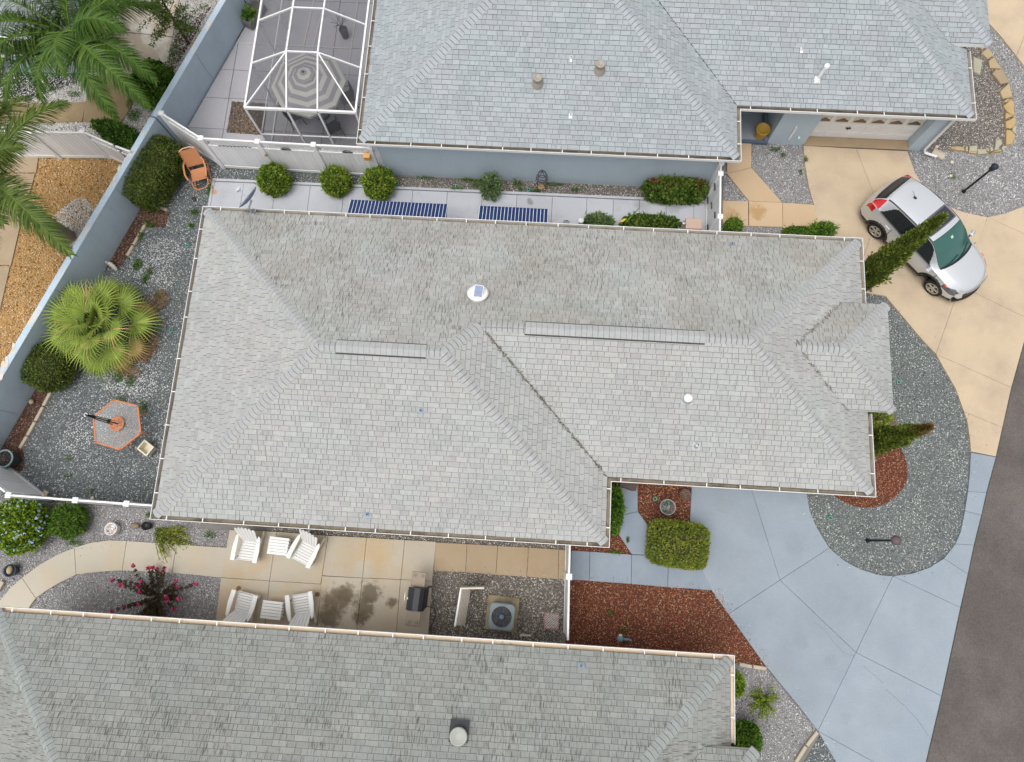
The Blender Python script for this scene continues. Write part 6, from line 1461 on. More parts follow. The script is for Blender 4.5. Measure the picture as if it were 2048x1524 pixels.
# satellite dish
P = HM.on(505, 428); sd = E('satellite_dish', 'grey blue satellite dish with feed arm on the roof corner', 'satellite dish', P); dm = mat('dish_grey', (.17, .22, .29), .5, .08, 3)
T = G(500, 398, P.z + .42); ax = Vector((-.72, .42, .55)).normalized(); m = MB(); m.box(P + Vector((0, 0, .03)), (.14, .2, .02)); m.tube([P + Vector((0, 0, .02)), P + Vector((0, .05, .3)), T - ax * .06], .024, 8); m.build('mast', MT['metal'], sd)
Qm = ax.to_track_quat('Z', 'Y').to_matrix(); m = MB(); m.lathe(T, [(.001, 0), (.1, .01), (.2, .035), (.27, .07), (.28, .07), (.27, .055), (.2, .02), (.1, -.006), (.001, -.012)], 28, mat=Qm @ Matrix.Diagonal((1.45, 1.5, 1.3))); m.build('dish', dm, sd)
F_ = T + ax * .42 + Vector((-.02, .02, -.1)); m = MB(); m.tube([T - ax * .03 + Vector((0, 0, -.12)), F_], .014, 6); m.box(F_, (.1, .06, .09), rz=.5); m.box(F_ + Vector((0, .05, .02)), (.13, .04, .04), rz=.5); m.build('feed_arm', mat('feed_white', (.5, .53, .58), .5), sd)
# solar attic fan
P = HM.on(956, 592); af = E('attic_fan', 'round white solar attic fan with tilted blue panel near the roof ridge', 'roof fan', P); n = Vector((0, SL, 1)).normalized(); Q = n.to_track_quat('Z', 'Y').to_matrix()
m = MB(); m.lathe(P, [(.24, -.02), (.24, .09)], 24, mat=Q); m.lathe(P + n * .1, [(.24, 0), (.29, .0), (.295, .03), (.25, .075), (.14, .1), (.001, .11)], 36, mat=Q); m.build('housing', MT['white'], af)
c = G(957, 583, P.z + .27); Mx = Matrix.Rotation(R(14), 3, 'X') @ Matrix.Rotation(R(-6), 3, 'Z'); m = MB(); m.box(c, (.25, .345, .02), mat=Mx, bev=.004); fr = m.build('panel_frame', MT['white'], af); m = MB()
for i in range(3):
    for j in range(4): m.box(c + Mx @ Vector((-.074 + i * .074, -.117 + j * .078, .012)), (.0725, .0765, .006), mat=Mx)
m.build('solar_cell', mat('solar_blue', (.012, .065, .22), .2, .3, 14, spec=.6), af); m = MB(); m.bar(c - Vector((0, .1, .02)), P + n * .2 - Vector((0, .08, 0)), .02); m.bar(c + Vector((0, .1, -.02)), P + n * .2 + Vector((0, .08, 0)), .02); m.build('bracket', MT['metal'], af)
# blue awnings over the north windows
def awning(label, p0, p1, n):
    a, e = G(*p0, 1.55), G(*p1, 1.55); aw = E('window_awning', label, 'awning', ((a.x + e.x) / 2, 8.95, 0), group='blue striped window awnings'); yw = 8.95; zt_ = 2.0; L = e.x - a.x; yo = (a.y + e.y) / 2
    nav = MT['navyslat']; w = L / n
    for i in range(n): m = MB(); x = a.x + w * (i + .5); m.bar((x, yw, zt_), (x, yo, 1.55), w * .80, .025, bev=.004); m.build('slat', nav, aw)
    for i in range(n + 1): m = MB(); x = a.x + w * i; m.bar((x, yw, zt_ + .012), (x, yo, 1.562), w * .10, .02); m.build('batten', MT['white'], aw)
    m = MB(); m.box(((a.x + e.x) / 2, yo, 1.52), (L, .02, .08)); m.build('valance', nav, aw)
    for x in (a.x, e.x): m = MB(); m.add([(x, yw, zt_), (x, yo, 1.55), (x, yw, 1.55)], [(0, 1, 2)]); m.bar((x, yw, 1.56), (x, yo, 1.56), .015); m.build('side_panel', nav, aw)
    wn_ = MB(); wn_.box(((a.x + e.x) / 2, 8.925, 1.45), (L - .3, .03, 1.1)); wn_.build('window', MT['darkglass'], aw)
MT['navyslat'] = mat('navy_enamel', (.012, .035, .13), .35, .15, 3)
awning('long blue window awning with white battens under the north gutter, wider one', (702, 400), (895, 409), 27); awning('shorter blue window awning with white battens nearer the white gate', (960, 412), (1096, 419), 19)
# obelisk trellis
c = G(1083, 379); ob = E('obelisk_trellis', 'black wire obelisk trellis standing before the blue wall', 'trellis', (c.x, c.y, 0)); wire = mat('black_wire', (.03, .025, .022), .5, .1); m = MB(); H_ = 1.2
for k in range(4): a = PI / 4 + k * PI / 2; m.tube([(c.x + .2 * math.cos(a), c.y + .2 * math.sin(a), 0), (c.x + .195 * math.cos(a), c.y + .195 * math.sin(a), .78), (c.x + .13 * math.cos(a), c.y + .13 * math.sin(a), 1.03), (c.x, c.y, H_)], .009, 5)
m.build('upright', wire, ob); m = MB()
for z, r_2 in ((.25, .2), (.6, .198), (.82, .185), (1.04, .13)): m.tube([(c.x + r_2 * math.cos(a), c.y + r_2 * math.sin(a), z) for a in [2 * PI * k / 24 for k in range(25)]], .008, 5, cap=False)
m.build('hoop', wire, ob); m = MB(); m.tube([(c.x, c.y, H_ - .02), (c.x, c.y, H_ + .08), (c.x - .03, c.y, H_ + .1)], .012, 6); m.build('finial', wire, ob)
c2_ = G(1082, 374); m = MB(); m.lathe((c2_.x, c2_.y, 0), [(.13, 0), (.15, .03), (.1, .06), (.001, .07)], 9, mat=Matrix.Diagonal((1, .8, 1))); tag(m.build('rock', mat('ochre_rock', (.40, .27, .15), .9, .2, 8, bump=.5)), 'ochre rock lying under the black wire trellis', 'rock')
m = MB(); c = G(962, 372); m.tube([(c.x, c.y, 0), (c.x, c.y, .3)], .012, 6); m.lathe((c.x, c.y, .3), [(.04, 0), (.05, .08), (.02, .13), (.001, .18)], 8); tag(m.build('garden_lantern', wire), 'tiny black lantern stake beside the sage plant at the blue wall', 'lantern')
m = MB(); c = G(861, 353); 
for k in range(4): m.tube([c + Vector((-.25 + k * .12, 0, .01)), c + Vector((-.2 + k * .12, .03, .05)), c + Vector((.05 + k * .1, .02, .03))], .006, 4)
tag(m.build('wire', wire), 'thin black wire lying in gravel below the blue wall', 'wire')
# sprinkler rings
RINGS = (((375, 492), 'green sprinkler ring in gravel by the roof corner with the dish'), ((343, 661), 'green sprinkler ring in gravel between the fan palm and the roof'), ((794, 368), 'green sprinkler ring right of the irregular round shrub'), ((914, 373), 'green sprinkler ring left of the sage plant'),
    ((1057, 380), 'green sprinkler ring just left of the wire trellis'), ((1310, 998), 'green sprinkler ring on red mulch beside the grass pot'), ((1797, 765), 'green sprinkler ring in the oval bed beside the porch roof'), ((1660, 1036), 'green sprinkler ring in the oval bed at the house corner'))
s0 = None
for (q, lab) in RINGS:
    c = G(*q)
    if s0 is None:
        s0 = E('sprinkler_head', lab, 'sprinkler', (c.x, c.y, 0), group='green sprinkler rings in the beds'); m = MB(local=True); m.lathe((0, 0, .02), [(.038, 0), (.04, .025), (.056, .028), (.062, .022), (.058, -.02)], 20); m.build('ring', mat('turquoise_ring', (.10, .42, .32), .5, .1), s0); m = MB(local=True); m.lathe((0, 0, .0), [(.038, .03), (.028, .036), (.001, .036)], 14); m.build('nozzle', MT['darkgrey'], s0)
    else: o = copy_tree(s0); o.location = (c.x, c.y, 0); o['label'] = lab
# stone edging
def stone(mb, pts, h, r):
    P = [Vector((*p, 0)) for p in pts]; c = sum(P, Vector()) / len(P); Q = []
    for i in range(len(P)): Q += [P[i], P[i].lerp(P[(i + 1) % len(P)], r.uniform(.4, .6)) + Vector((r.gauss(0, .012), r.gauss(0, .012), 0))]
    n = len(Q); tl = Vector((r.gauss(0, .06), r.gauss(0, .06), 0)); zf = lambda p: h + (p - c).dot(tl)
    V = [p + Vector((0, 0, -.02)) for p in Q] + [p + Vector((0, 0, zf(p) - .018)) for p in Q] + [c + (p - c) * .9 + Vector((0, 0, zf(p) + r.gauss(0, .003))) for p in Q]
    mb.add(V, [(k, (k + 1) % n, n + (k + 1) % n, n + k) for k in range(n)] + [(n + k, n + (k + 1) % n, 2 * n + (k + 1) % n, 2 * n + k) for k in range(n)] + [tuple(range(2 * n, 3 * n))], r.random())
ST = [[(470, 400), (540, 400), (567, 440), (520, 462)], [(520, 490), (580, 445), (635, 520), (580, 545)], [(588, 560), (640, 525), (700, 640), (600, 628)], [(620, 680), (650, 642), (705, 645), (768, 770), (690, 778)], [(690, 845), (765, 775), (803, 900), (720, 912)],
      [(712, 945), (775, 912), (780, 925), (740, 950)], [(728, 975), (785, 920), (820, 940), (822, 1070), (760, 1030)], [(740, 1040), (755, 1045), (810, 1075), (740, 1112)], [(740, 1125), (828, 1080), (832, 1150), (790, 1190), (745, 1180)], [(800, 1195), (835, 1155), (840, 1245), (805, 1215)], [(745, 1205), (790, 1205), (836, 1255), (805, 1330), (745, 1340)],
      [(635, 1390), (650, 1290), (700, 1288), (712, 1330), (665, 1385)], [(705, 1370), (720, 1345), (765, 1345), (720, 1390)], [(640, 1400), (705, 1380), (705, 1400), (600, 1415)], [(590, 1370), (615, 1360), (630, 1395), (600, 1405)], [(555, 1385), (590, 1370), (592, 1400)], [(485, 1375), (560, 1375), (575, 1420), (487, 1425)], [(408, 1350), (485, 1345), (485, 1395), (410, 1395)], [(370, 1360), (395, 1350), (400, 1395), (375, 1400)], [(270, 1355), (360, 1360), (370, 1392), (272, 1390)], [(235, 1360), (265, 1358), (268, 1385), (245, 1385)], [(405, 1400), (483, 1398), (480, 1416), (410, 1414)]]
ed = E('stone_edging', 'curved row of tan flagstones edging the brown gravel bed at the garage corner', 'edging', (*G(2015, 200)[:2], 0)); sr = random.Random(9); sms = [mat('flagstone_' + n_, c_, .9, .15, 3, fine=.1, bump=.5, bscale=20) for n_, c_ in (('tan', (.42, .325, .19)), ('ochre', (.44, .31, .15)), ('grey', (.38, .36, .27)), ('brown', (.34, .26, .17)))]
for i, p in enumerate(ST): m = MB(); stone(m, GL(p, .06, 1850, 0, 4.616), sr.uniform(.07, .11), sr); m.build('stone', sms[3 if i in (0, 3) else 2 if i in (9, 11, 12, 14, 16, 17) else sr.choice((0, 0, 1))], ed)
m = MB(); stone(m, GL([(445, 525), (535, 550), (530, 600), (510, 688), (450, 660)], .05, 1850, 0, 4.616), .05, sr); tag(m.build('stepping_stone', sms[2]), 'flat grey green stepping stone beside the north garage eave', 'stone')
def splash(label, a, b_, w):
    A_, B_ = G(*a, .05), G(*b_, .05); t = E('splash_block', label, 'splash block', (A_.x, A_.y, 0)); m = MB(); d = (B_ - A_).normalized(); s = Vector((-d.y, d.x, 0)); m.bar(A_, B_, w, .03)
    for k in (-1, 1): m.bar(A_ + s * k * w / 2, B_ + s * k * w / 2 * 1.1, .03, .07)
    m.build('block', mat('splash_concrete', (.5, .43, .34), .8, .15, 4), t)
splash('concrete splash block below the white garage downspout', (1866, 302), (1888, 315), .2)
def edge_blocks(label, segs, m_):
    t = E('edging_blocks', label, 'edging', (*G(*segs[0][0])[:2], 0))
    for a, b_ in segs: m = MB(); m.bar(G(*a, .03), G(*b_, .03), .10, .12, bev=.015); m.build('block', m_, t)
eb_ = mat('edging_concrete', (.46, .40, .31), .85, .2, 3, bump=.3)
edge_blocks('pair of concrete edging blocks between red mulch and pale gravel', [((1478, 1328), (1503, 1333)), ((1506, 1333), (1532, 1337))], eb_)
edge_blocks('diagonal concrete edging blocks by the lower end of the blue driveway', [((1634, 1463), (1613, 1490)), ((1611, 1492), (1590, 1525)), ((1588, 1528), (1570, 1556))], eb_)
edge_blocks('thin concrete edging along the brown mulch at the boundary wall bottom', [((103, 783), (88, 812)), ((87, 814), (72, 842)), ((71, 844), (56, 871)), ((55, 873), (41, 896))], eb_)
edge_blocks('thin concrete edging along the mulch strip above the fan palm', [((293, 446), (282, 466)), ((281, 468), (268, 490)), ((267, 492), (255, 512)), ((335, 421), (318, 414))], eb_)
# gate side box, caps and small finds
m = MB(); c = G(1162, 440, .75); m.lathe((c.x, c.y, 0), [(.07, 0), (.07, .7), (.095, .72), (.095, .75), (.001, .76)], 24); tag(m.build('pedestal', mat('offwhite', (.70, .68, .66), .5, .05)), 'white round capped pedestal on the north walk under the gutter', 'pedestal')
m = MB(); c = G(1388, 447, .8); m.box((c.x, c.y, .40), (.52, .36, .80), bev=.012); u_ = E('utility_box', 'pink beige utility box under the gutter beside the white gate', 'box', (c.x, c.y, 0)); m.build('cabinet', mat('pink_beige', (.52, .38, .30), .6, .12, 3, fine=.08), u_); m = MB(); c = G(1368, 446, .83); m.lathe((c.x, c.y, .8), [(.06, 0), (.06, .05), (.045, .06), (.001, .06)], 18); m.build('meter', MT['metal'], u_)
m = MB(); c = G(1133, 443, .5); m.box((c.x, c.y - .02, .25), (.2, .1, .5), bev=.01); m.add([(c.x - .12, c.y, .5), (c.x, c.y + .03, .58), (c.x + .12, c.y, .5)], [(0, 1, 2)]); tag(m.build('bird_house', mat('grey_timber', (.25, .25, .26), .8, .1)), 'small grey gabled box half hidden at the north gutter', 'box')
m = MB(); A_, B_ = G(1252, 444, .55), G(1287, 407, .75)
m.add([A_ - Vector((.03, 0, 0)), A_ + Vector((.035, 0, 0)), A_.lerp(B_, .5) + Vector((.025, 0, .03)), B_, A_.lerp(B_, .5) - Vector((.02, 0, -.02))], [(0, 1, 2, 3, 4)]); m.tube([(A_.x, A_.y, 0), A_], .02, 6); tag(m.build('spear_plant', MT['green']), 'single dark green spear leaf rising above the north shrub row', 'plant')
m = MB(); A_, B_ = G(1237, 445, .62), G(1253, 438, .68); m.add([A_, A_.lerp(B_, .6) + Vector((.0, .05, .02)), B_ + Vector((.02, .02, 0)), A_.lerp(B_, .6) - Vector((0, .045, 0))], [(0, 1, 2, 3)]); m.tube([(A_.x, A_.y - .05, 0), A_], .01, 5); tag(m.build('yellow_leaf', MT['yellow']), 'bright yellow leaf in the north shrub row', 'leaf')
t = E('garden_statue', 'small weathered white statue lying at the wall above the fan palm', 'statue', (*G(224, 530)[:2], 0)); m = MB(); P_ = [G(214, 525, .25), G(221, 528, .22), G(228, 534, .18), G(234, 540, .12)]; m.tube(P_, [.045, .075, .065, .03], 10); m.lathe(G(213, 524, .3), [(.001, -.05), (.045, -.02), (.045, .02), (.001, .05)], 10); m.build('figure', mat('weathered_stone', (.5, .47, .42), .9, .2, 8, bump=.4), t)
m = MB(); P_ = G(1240, 1277, .35); t = E('backflow_valve', 'blue grey pipe valve beside the darker roof gutter on red mulch', 'valve', (P_.x, P_.y, 0)); bl = mat('valve_blue', (.16, .27, .31), .5, .2, 8); m.lathe(P_, [(.001, -.12), (.085, -.08), (.1, 0), (.085, .07), (.001, .09)], 14); m.tube([P_, P_ + Vector((.3, -.02, 0))], .035, 8); m.tube([P_ + Vector((.3, -.02, -.35)), P_ + Vector((.3, -.02, .08))], .03, 8); m.tube([(P_.x, P_.y, 0), P_], .04, 8); m.build('valve_body', bl, t); m = MB(); m.box(P_ + Vector((0, .1, .06)), (.09, .06, .04)); m.build('cap', MT['cream'], t)
m = MB(); A_, B_ = G(1040, 1270, .15), G(1062, 1271, .15); m.bar(A_, B_, .05, .05); tag(m.build('pipe', crm), 'short white pipe end lying by the gutter near the conditioner', 'pipe')
m = MB(); A_ = G(1258, 974, .5); m.box((A_.x, A_.y + .12, .25), (.42, .3, .5), rz=-.25, bev=.01); m.box((A_.x, A_.y + .12, .52), (.5, .36, .04), rz=-.25, bev=.01); tag(m.build('bench_box', mat('brown_timber', (.10, .065, .055), .6, .15, 6)), 'dark brown box seat in the entry recess below the gutter corner', 'box')
m = MB(); A_ = G(90, 987, .1); m.bar(G(87, 992, .1), G(94, 982, .12), .16, .06); tag(m.build('timber_block', MT['wood']), 'short timber block leaning behind the white fence', 'timber')
m = MB(); m.lathe(G(185, 996, .02), [(.05, 0), (.055, .02), (.045, .03), (.03, .02)], 14); tag(m.build('white_ring', MT['cream']), 'pale ring cap on the gravel behind the white fence', 'cap')
m = MB(); A_ = G(272, 1052, .02); m.lathe(A_, [(.1, 0), (.12, .05), (.07, .1), (.001, .11)], 8, mat=Matrix.Diagonal((1.3, .8, 1))); tag(m.build('rock', mat('brown_rock', (.25, .19, .13), .9, .25, 8, bump=.6)), 'brown rough rock between the white pot and the juniper', 'rock')
m = MB(); A_ = G(297, 1052, .02); m.lathe(A_, [(.11, 0), (.135, .18), (.12, .18), (.1, .1), (.001, .1)], 18); tag(m.build('plant_pot', MT['black']), 'black plastic pot at the roof corner behind the juniper', 'pot')
m = MB(); A_ = G(65, 804, .02); m.lathe(A_, [(.06, 0), (.09, .06), (.05, .12), (.001, .13)], 8); tag(m.build('rock', mat('buff_rock', (.45, .37, .26), .9, .2, 8, bump=.6)), 'buff coral rock at the boundary wall near the bottom mulch', 'rock')
m = MB(); A_ = G(4, 1172, .05); m.bar(G(-4, 1180, .05), G(6, 1163, .05), .14, .1); tag(m.build('paver', eb_), 'loose concrete paver at the left edge beside the blue pot', 'paver')
for q, lab in (((1901, 352), 'small white valve cap in the pale gravel near the lamp post'), ((1873, 294), 'round cream lid by the garage downspout'), ((1903, 325), 'tiny cream pebble cap between splash block and lamp post')):
    m = MB(); m.lathe(G(*q, .01), [(.055, 0), (.055, .04), (.03, .055), (.001, .055)], 14); tag(m.build('valve_cap', MT['cream']), lab, 'cap')
m = MB(); A_ = G(1761, 844, .15); m.box((A_.x, A_.y, .08), (.15, .13, .14), bev=.02); tag(m.build('path_light', mat('pale_box', (.55, .58, .6), .4)), 'small pale square box beside the grass tuft at the porch', 'box')
m = MB(); A_ = G(388, 398, .03); m.lathe(A_, [(.07, 0), (.07, .02), (.001, .02)], 16); tag(m.build('drain_cover', MT['darkgrey']), 'dark round drain cover in gravel by the north walk corner', 'cover')
# watering can, hose, bench, trough and dark pot plant
A_ = G(163, 150, .2); t = E('watering_can', 'green plastic watering can at the neighbour house corner', 'watering can', (A_.x, A_.y, 0)); gm = mat('green_plastic', (.10, .22, .10), .5, .1, 4); m = MB(); m.lathe((A_.x, A_.y, 0), [(.15, 0), (.16, .2), (.12, .27), (.06, .28), (.055, .24), (.001, .24)], 20); m.build('can', gm, t); m = MB(); m.tube([(A_.x - .1, A_.y, .1), (A_.x - .25, A_.y + .02, .25)], .025, 8); m.build('spout', gm, t); m = MB(); m.tube([(A_.x + .1, A_.y, .25), (A_.x + .05, A_.y, .36), (A_.x - .06, A_.y, .3)], .02, 8); m.build('handle', gm, t)
m = MB(); m.tube([G(40, 145, .06), G(75, 147, .05), G(110, 148, .06), G(150, 148, .08)], .018, 6); tag(m.build('garden_hose', mat('hose_green', (.02, .30, .17), .5, .1)), 'green garden hose lying along the neighbour house wall', 'hose')
A_ = G(222, 38, .4); t = E('patio_bench', 'white slatted bench on the worn patio beneath the palm', 'bench', (A_.x, A_.y, .05), R(-42))
def b4(f, n): m = MB(local=True); f(m); m.build(n, mat_w, t)
mat_w = mat('dull_white', (.62, .62, .6), .5, .08)
for i in range(5): b4(lambda m: m.box((0, -.2 + i * .1, .4), (.95, .08, .03), bev=.01), 'seat_slat')
for i in range(9): b4(lambda m: m.bar((-.42 + i * .105, -.26, .42), (-.42 + i * .105, -.36, .85), .05, .02), 'back_slat')
for x in (-.44, .44):
    for y in (-.22, .22): b4(lambda m: m.box((x, y, .2), (.06, .06, .4)), 'leg')
    b4(lambda m: m.box((x, 0, .62), (.07, .5, .04), bev=.01), 'armrest')
A_ = G(505, 25, .35); t = E('planter_trough', 'grey rectangular planter trough at the top by the boundary wall', 'planter', (A_.x, A_.y, .05), R(-24)); m = MB(local=True); m.box((0, 0, .18), (.42, .95, .36), bev=.02); m.build('trough', mat('trough_grey', (.17, .17, .175), .7, .15, 3), t); m = MB(local=True); m.box((0, 0, .362), (.34, .87, .02)); m.build('soil', MT['soil'], t)
spray('plant', 'strappy green plant in the grey trough by the wall', P2(497, 33, .4), 16, .38, (20, 75), 'weed', 92, z0=.4, sub=.09, wid=.02, cat='plant')
A_ = G(475, 10, .6); m = MB(); 
for k in range(7): m.bar((A_.x - .2 + k * .08, A_.y + .1, .1), (A_.x - .2 + k * .08, A_.y + .1, 1.0), .018, .018); m.bar((A_.x - .22, A_.y + .1, .14 + k * .13), (A_.x + .32, A_.y + .1, .14 + k * .13), .018, .018)
tag(m.build('wire_trellis', MT['black']), 'black square mesh trellis against the boundary wall at the top', 'trellis')
pb = pot('plant_pot', 'dark pot with wiry stems on the deck inside the screen cage', 686, 58, .15, .4, MT['darkgrey'], None, z=.05); A_ = G(683, 55, .4); m = MB(); r_ = random.Random(12)
for k in range(12): a = r_.uniform(0, 6.28); m.tube([A_, A_ + Vector((math.cos(a) * .12, math.sin(a) * .12, .25)), A_ + Vector((math.cos(a) * .3, math.sin(a) * .3, .3 + r_.uniform(0, .12)))], .008, 4)
m.build('stem', MT['darkgrey'], pb)
litter('fallen_leaves', (490, 70), .35, .25, 90, 'dry', .07, 95, .03); litter('fallen_leaves', (1340, 415), .4, .12, 40, 'dry', .04, 96, .07)
# ================================================================ THE CAR
def pch(xs, ys, x):
    """smooth monotone interpolation through a profile"""
    if x <= xs[0]: return ys[0]
    if x >= xs[-1]: return ys[-1]
    i = max(k for k in range(len(xs)) if xs[k] <= x); i = min(i, len(xs) - 2)
    def dlt(k): return (ys[k + 1] - ys[k]) / (xs[k + 1] - xs[k])
    def sl_(k):
        if k == 0: return dlt(0)
        if k == len(xs) - 1: return dlt(k - 1)
        a, b_ = dlt(k - 1), dlt(k); return 0 if a * b_ <= 0 else 2 * a * b_ / (a + b_)
    h = xs[i + 1] - xs[i]; t = (x - xs[i]) / h; m0, m1 = sl_(i), sl_(i + 1)
    return (2 * t ** 3 - 3 * t * t + 1) * ys[i] + (t ** 3 - 2 * t * t + t) * h * m0 + (-2 * t ** 3 + 3 * t * t) * ys[i + 1] + (t ** 3 - t * t) * h * m1
def build_car():
    w1, w2 = G(1754, 460, .33), G(1867.5, 574, .33); d = (w2 - w1); d.z = 0; ang = math.atan2(d.y, d.x); side = Vector((-d.y, d.x, 0)).normalized(); mid = (w1 + w2) / 2 + side * .76; k = .965
    car = E('parked_car', 'silver compact suv parked aslant on the tan driveway', 'car', (mid.x, mid.y, .05), ang); car.scale = (k, k, k)
    # local frame: x forward, y left, wheels at x = +-1.31
    T = lambda u: u                                           # u measured from the nose (0) to the tail (4.53)
    topx = [0, .06, .16, .35, .75, 1.12, 1.22, 1.55, 1.98, 2.15, 2.6, 3.2, 3.75, 4.02, 4.10, 4.30, 4.42, 4.50, 4.53]
    topz = [.50, .74, .86, .95, 1.04, 1.095, 1.13, 1.35, 1.575, 1.62, 1.655, 1.65, 1.60, 1.555, 1.50, 1.22, 1.06, .80, .58]
    wx = [0, .08, .25, .6, 1.1, 2.2, 3.4, 4.0, 4.3, 4.45, 4.53]; wv = [.62, .74, .83, .885, .905, .91, .91, .895, .86, .80, .70]
    bx_ = [0, .15, .6, 1.2, 2.2, 3.3, 4.0, 4.3, 4.45, 4.53]; bz = [.48, .70, .86, .955, 1.0, 1.06, 1.12, 1.14, .98, .56]   # shoulder line
    rx_ = [0, .3, 1.12, 1.6, 2.0, 2.6, 3.4, 4.0, 4.2, 4.4, 4.53]; rv = [.50, .62, .72, .69, .645, .65, .635, .60, .62, .66, .6]   # half width of hood edge / roof
    edz = [0, .1, .3, .75, 1.12, 1.3, 1.65, 2.1, 2.6, 3.3, 3.8, 4.02, 4.15, 4.32, 4.42, 4.53]; ez_ = [.49, .71, .86, .975, 1.035, 1.12, 1.36, 1.56, 1.60, 1.585, 1.52, 1.45, 1.36, 1.17, 1.02, .57]
    NU, S_ = 240, []
    us = [4.53 * (i / NU) for i in range(NU + 1)]
    def section(u):
        w = pch(wx, wv, u); zs = pch(bx_, bz, u); rw = pch(rx_, rv, u); zc = pch(topx, topz, u); ze_ = min(pch(edz, ez_, u), zc - .004)
        zs = min(zs, ze_ - .004); z0 = pch([0, .3, 4.2, 4.53], [.27, .20, .22, .32], u); zs = max(zs, z0 + .12)
        pts = [(w * .82, z0), (w * .95, z0 + .04), (w * .985, z0 + (zs - z0) * .28), (w, z0 + (zs - z0) * .55), (w * .985, z0 + (zs - z0) * .82), (w * .955, zs), (w * .955 * .75 + rw * .25 - .005, zs + (ze_ - zs) * .27), (w * .955 * .25 + rw * .75 - .002, zs + (ze_ - zs) * .76), (rw, ze_), (rw * .9, ze_ + (zc - ze_) * .42), (rw * .62, ze_ + (zc - ze_) * .78), (rw * .3, ze_ + (zc - ze_) * .96), (0, zc)]
        return pts
    sub = 6; PR = []
    for u in us:
        s = [(y, 0, z) for y, z in section(u)]
        q = smooth_line(s, sub); bow = pch([0, .5, 1.15, 2.0, 2.6, 3.6, 4.2, 4.53], [.34, .22, .22, .10, 0, 0, -.06, -.16], u)
        PR.append([(2.21 - (u + bow * (abs(y) / .9) ** 2.2 * (1 if True else 0)), y, z) for (y, _, z) in q])
    NV = len(PR[0]); P = lambda i, j, sgn: (PR[i][j][0], PR[i][j][1] * sgn, PR[i][j][2])
    silver = mat('silver_paint', (.62, .64, .67), .28, .02, 1, metal=.45, coat=.8, spec=.5); dark = MT['black']
    glass = mat('tinted_side_glass', (.012, .016, .018), .05, .1, spec=.7); wsg = mat('green_windscreen', (.02, .10, .085), .05, .35, 1.1, spec=.7, coat=.5); rear = mat('smoked_rear_glass', (.016, .013, .013), .06, .2, spec=.6)
    tail = mat('red_lens', (.55, .01, .012), .15, .15, 6, coat=.7); sunr = mat('sunroof_glass', (.03, .03, .045), .07, .1, spec=.6)
    zones = {}
    J = lambda c: c * sub
    def zone(i, j, sgn):
        u = (us[i] + us[i + 1]) / 2; x, y, z = PR[i][j]; jj = j / sub
        for wc in (.90, 3.52):                                 # wheel arches
            r2 = math.hypot(u + .0 - wc, z - .33)
            if jj < 5 and r2 < .40: return None
            if jj < 5 and r2 < .455: return 'cladding'
        if jj < 1.35 or (jj < 2.2 and z < .36): return 'cladding'
        if jj < 5: 
            if 4.12 < u < 4.46 and jj > 3.6: return 'tail_light'
            if .10 < u < .62 and jj > 3.5 and z > .60: return 'headlight'
            if u < .1 and 2.6 < jj < 4.2: return 'grille'
            return 'body'
        if 5 <= jj < 8:                                         # glasshouse sides
            if 4.02 < u < 4.36 and jj > 5.2: return 'tail_light'
            a = 1.42 + (jj - 5.4) * .19; bq = 3.86 - (jj - 5.4) * .16 - (1.0 if False else 0)
            if .30 < u < .62 and jj < 6 and False: return 'headlight'
            if .13 < u < .50 - (jj - 5) * .12 and jj < 6.6: return 'headlight'
            if u < 1.2: return 'body'
            if 5.45 < jj < 7.45 and a < u < bq:
                if abs(u - 2.30) < .045: return 'pillar'
                if abs(u - 3.22) < .03: return 'pillar'
                return 'side_window'
            if 5.2 < jj < 7.7 and a - .06 < u < bq + .05: return 'window_trim'
            if 5.0 <= jj < 5.25 and 1.3 < u < 3.9: return 'chrome_strip'
            return 'body'
        wfront = 1.20; 
        if 1.17 < u < 2.03 and jj >= 8.15: return 'windscreen'
        if 1.09 < u <= 1.17 and jj >= 8: return 'cowl'
        if 1.17 < u < 2.06 and jj >= 8: return 'windscreen_trim'
        if 4.09 < u < 4.37 and jj >= 8.6: return 'rear_window'
        if 2.27 < u < 2.72 and jj >= 9.3: return 'sunroof'
        if 2.22 < u < 2.77 and jj >= 8.95: return 'sunroof_trim'
        if u < .17 and jj > 8 : return 'grille' if u < .07 else 'body'
        if 2.0 < u < 4.0 and 8.0 <= jj < 8.7: return 'roof_strip'
        return 'body'
    for sgn in (1, -1):
        for i in range(NU):
            for j in range(NV - 1):
                zn = zone(i, j, sgn)
                if not zn: continue
                u = us[i]; seg = 0
                if zn in ('side_window', 'headlight', 'tail_light'): seg = sgn * (1 + (u > 2.3) + (u > 3.22))
                if zn == 'tail_light': seg = sgn
                zones.setdefault((zn, seg), {}).setdefault(sgn, []).append((i, j))
    cm = dict(body=silver, cladding=dark, tail_light=tail, headlight=mat('headlight_lens', (.12, .125, .13), .08, .6, 14, metal=.3, coat=.7), grille=dark, side_window=glass, pillar=dark, window_trim=dark, chrome_strip=mat('chrome', (.7, .7, .7), .15, .02, metal=.9), windscreen=wsg, cowl=dark, windscreen_trim=dark, rear_window=rear, sunroof=sunr, sunroof_trim=mat('sunroof_seal', (.10, .105, .115), .4), roof_strip=mat('roof_rail_grey', (.06, .062, .066), .4, .05))
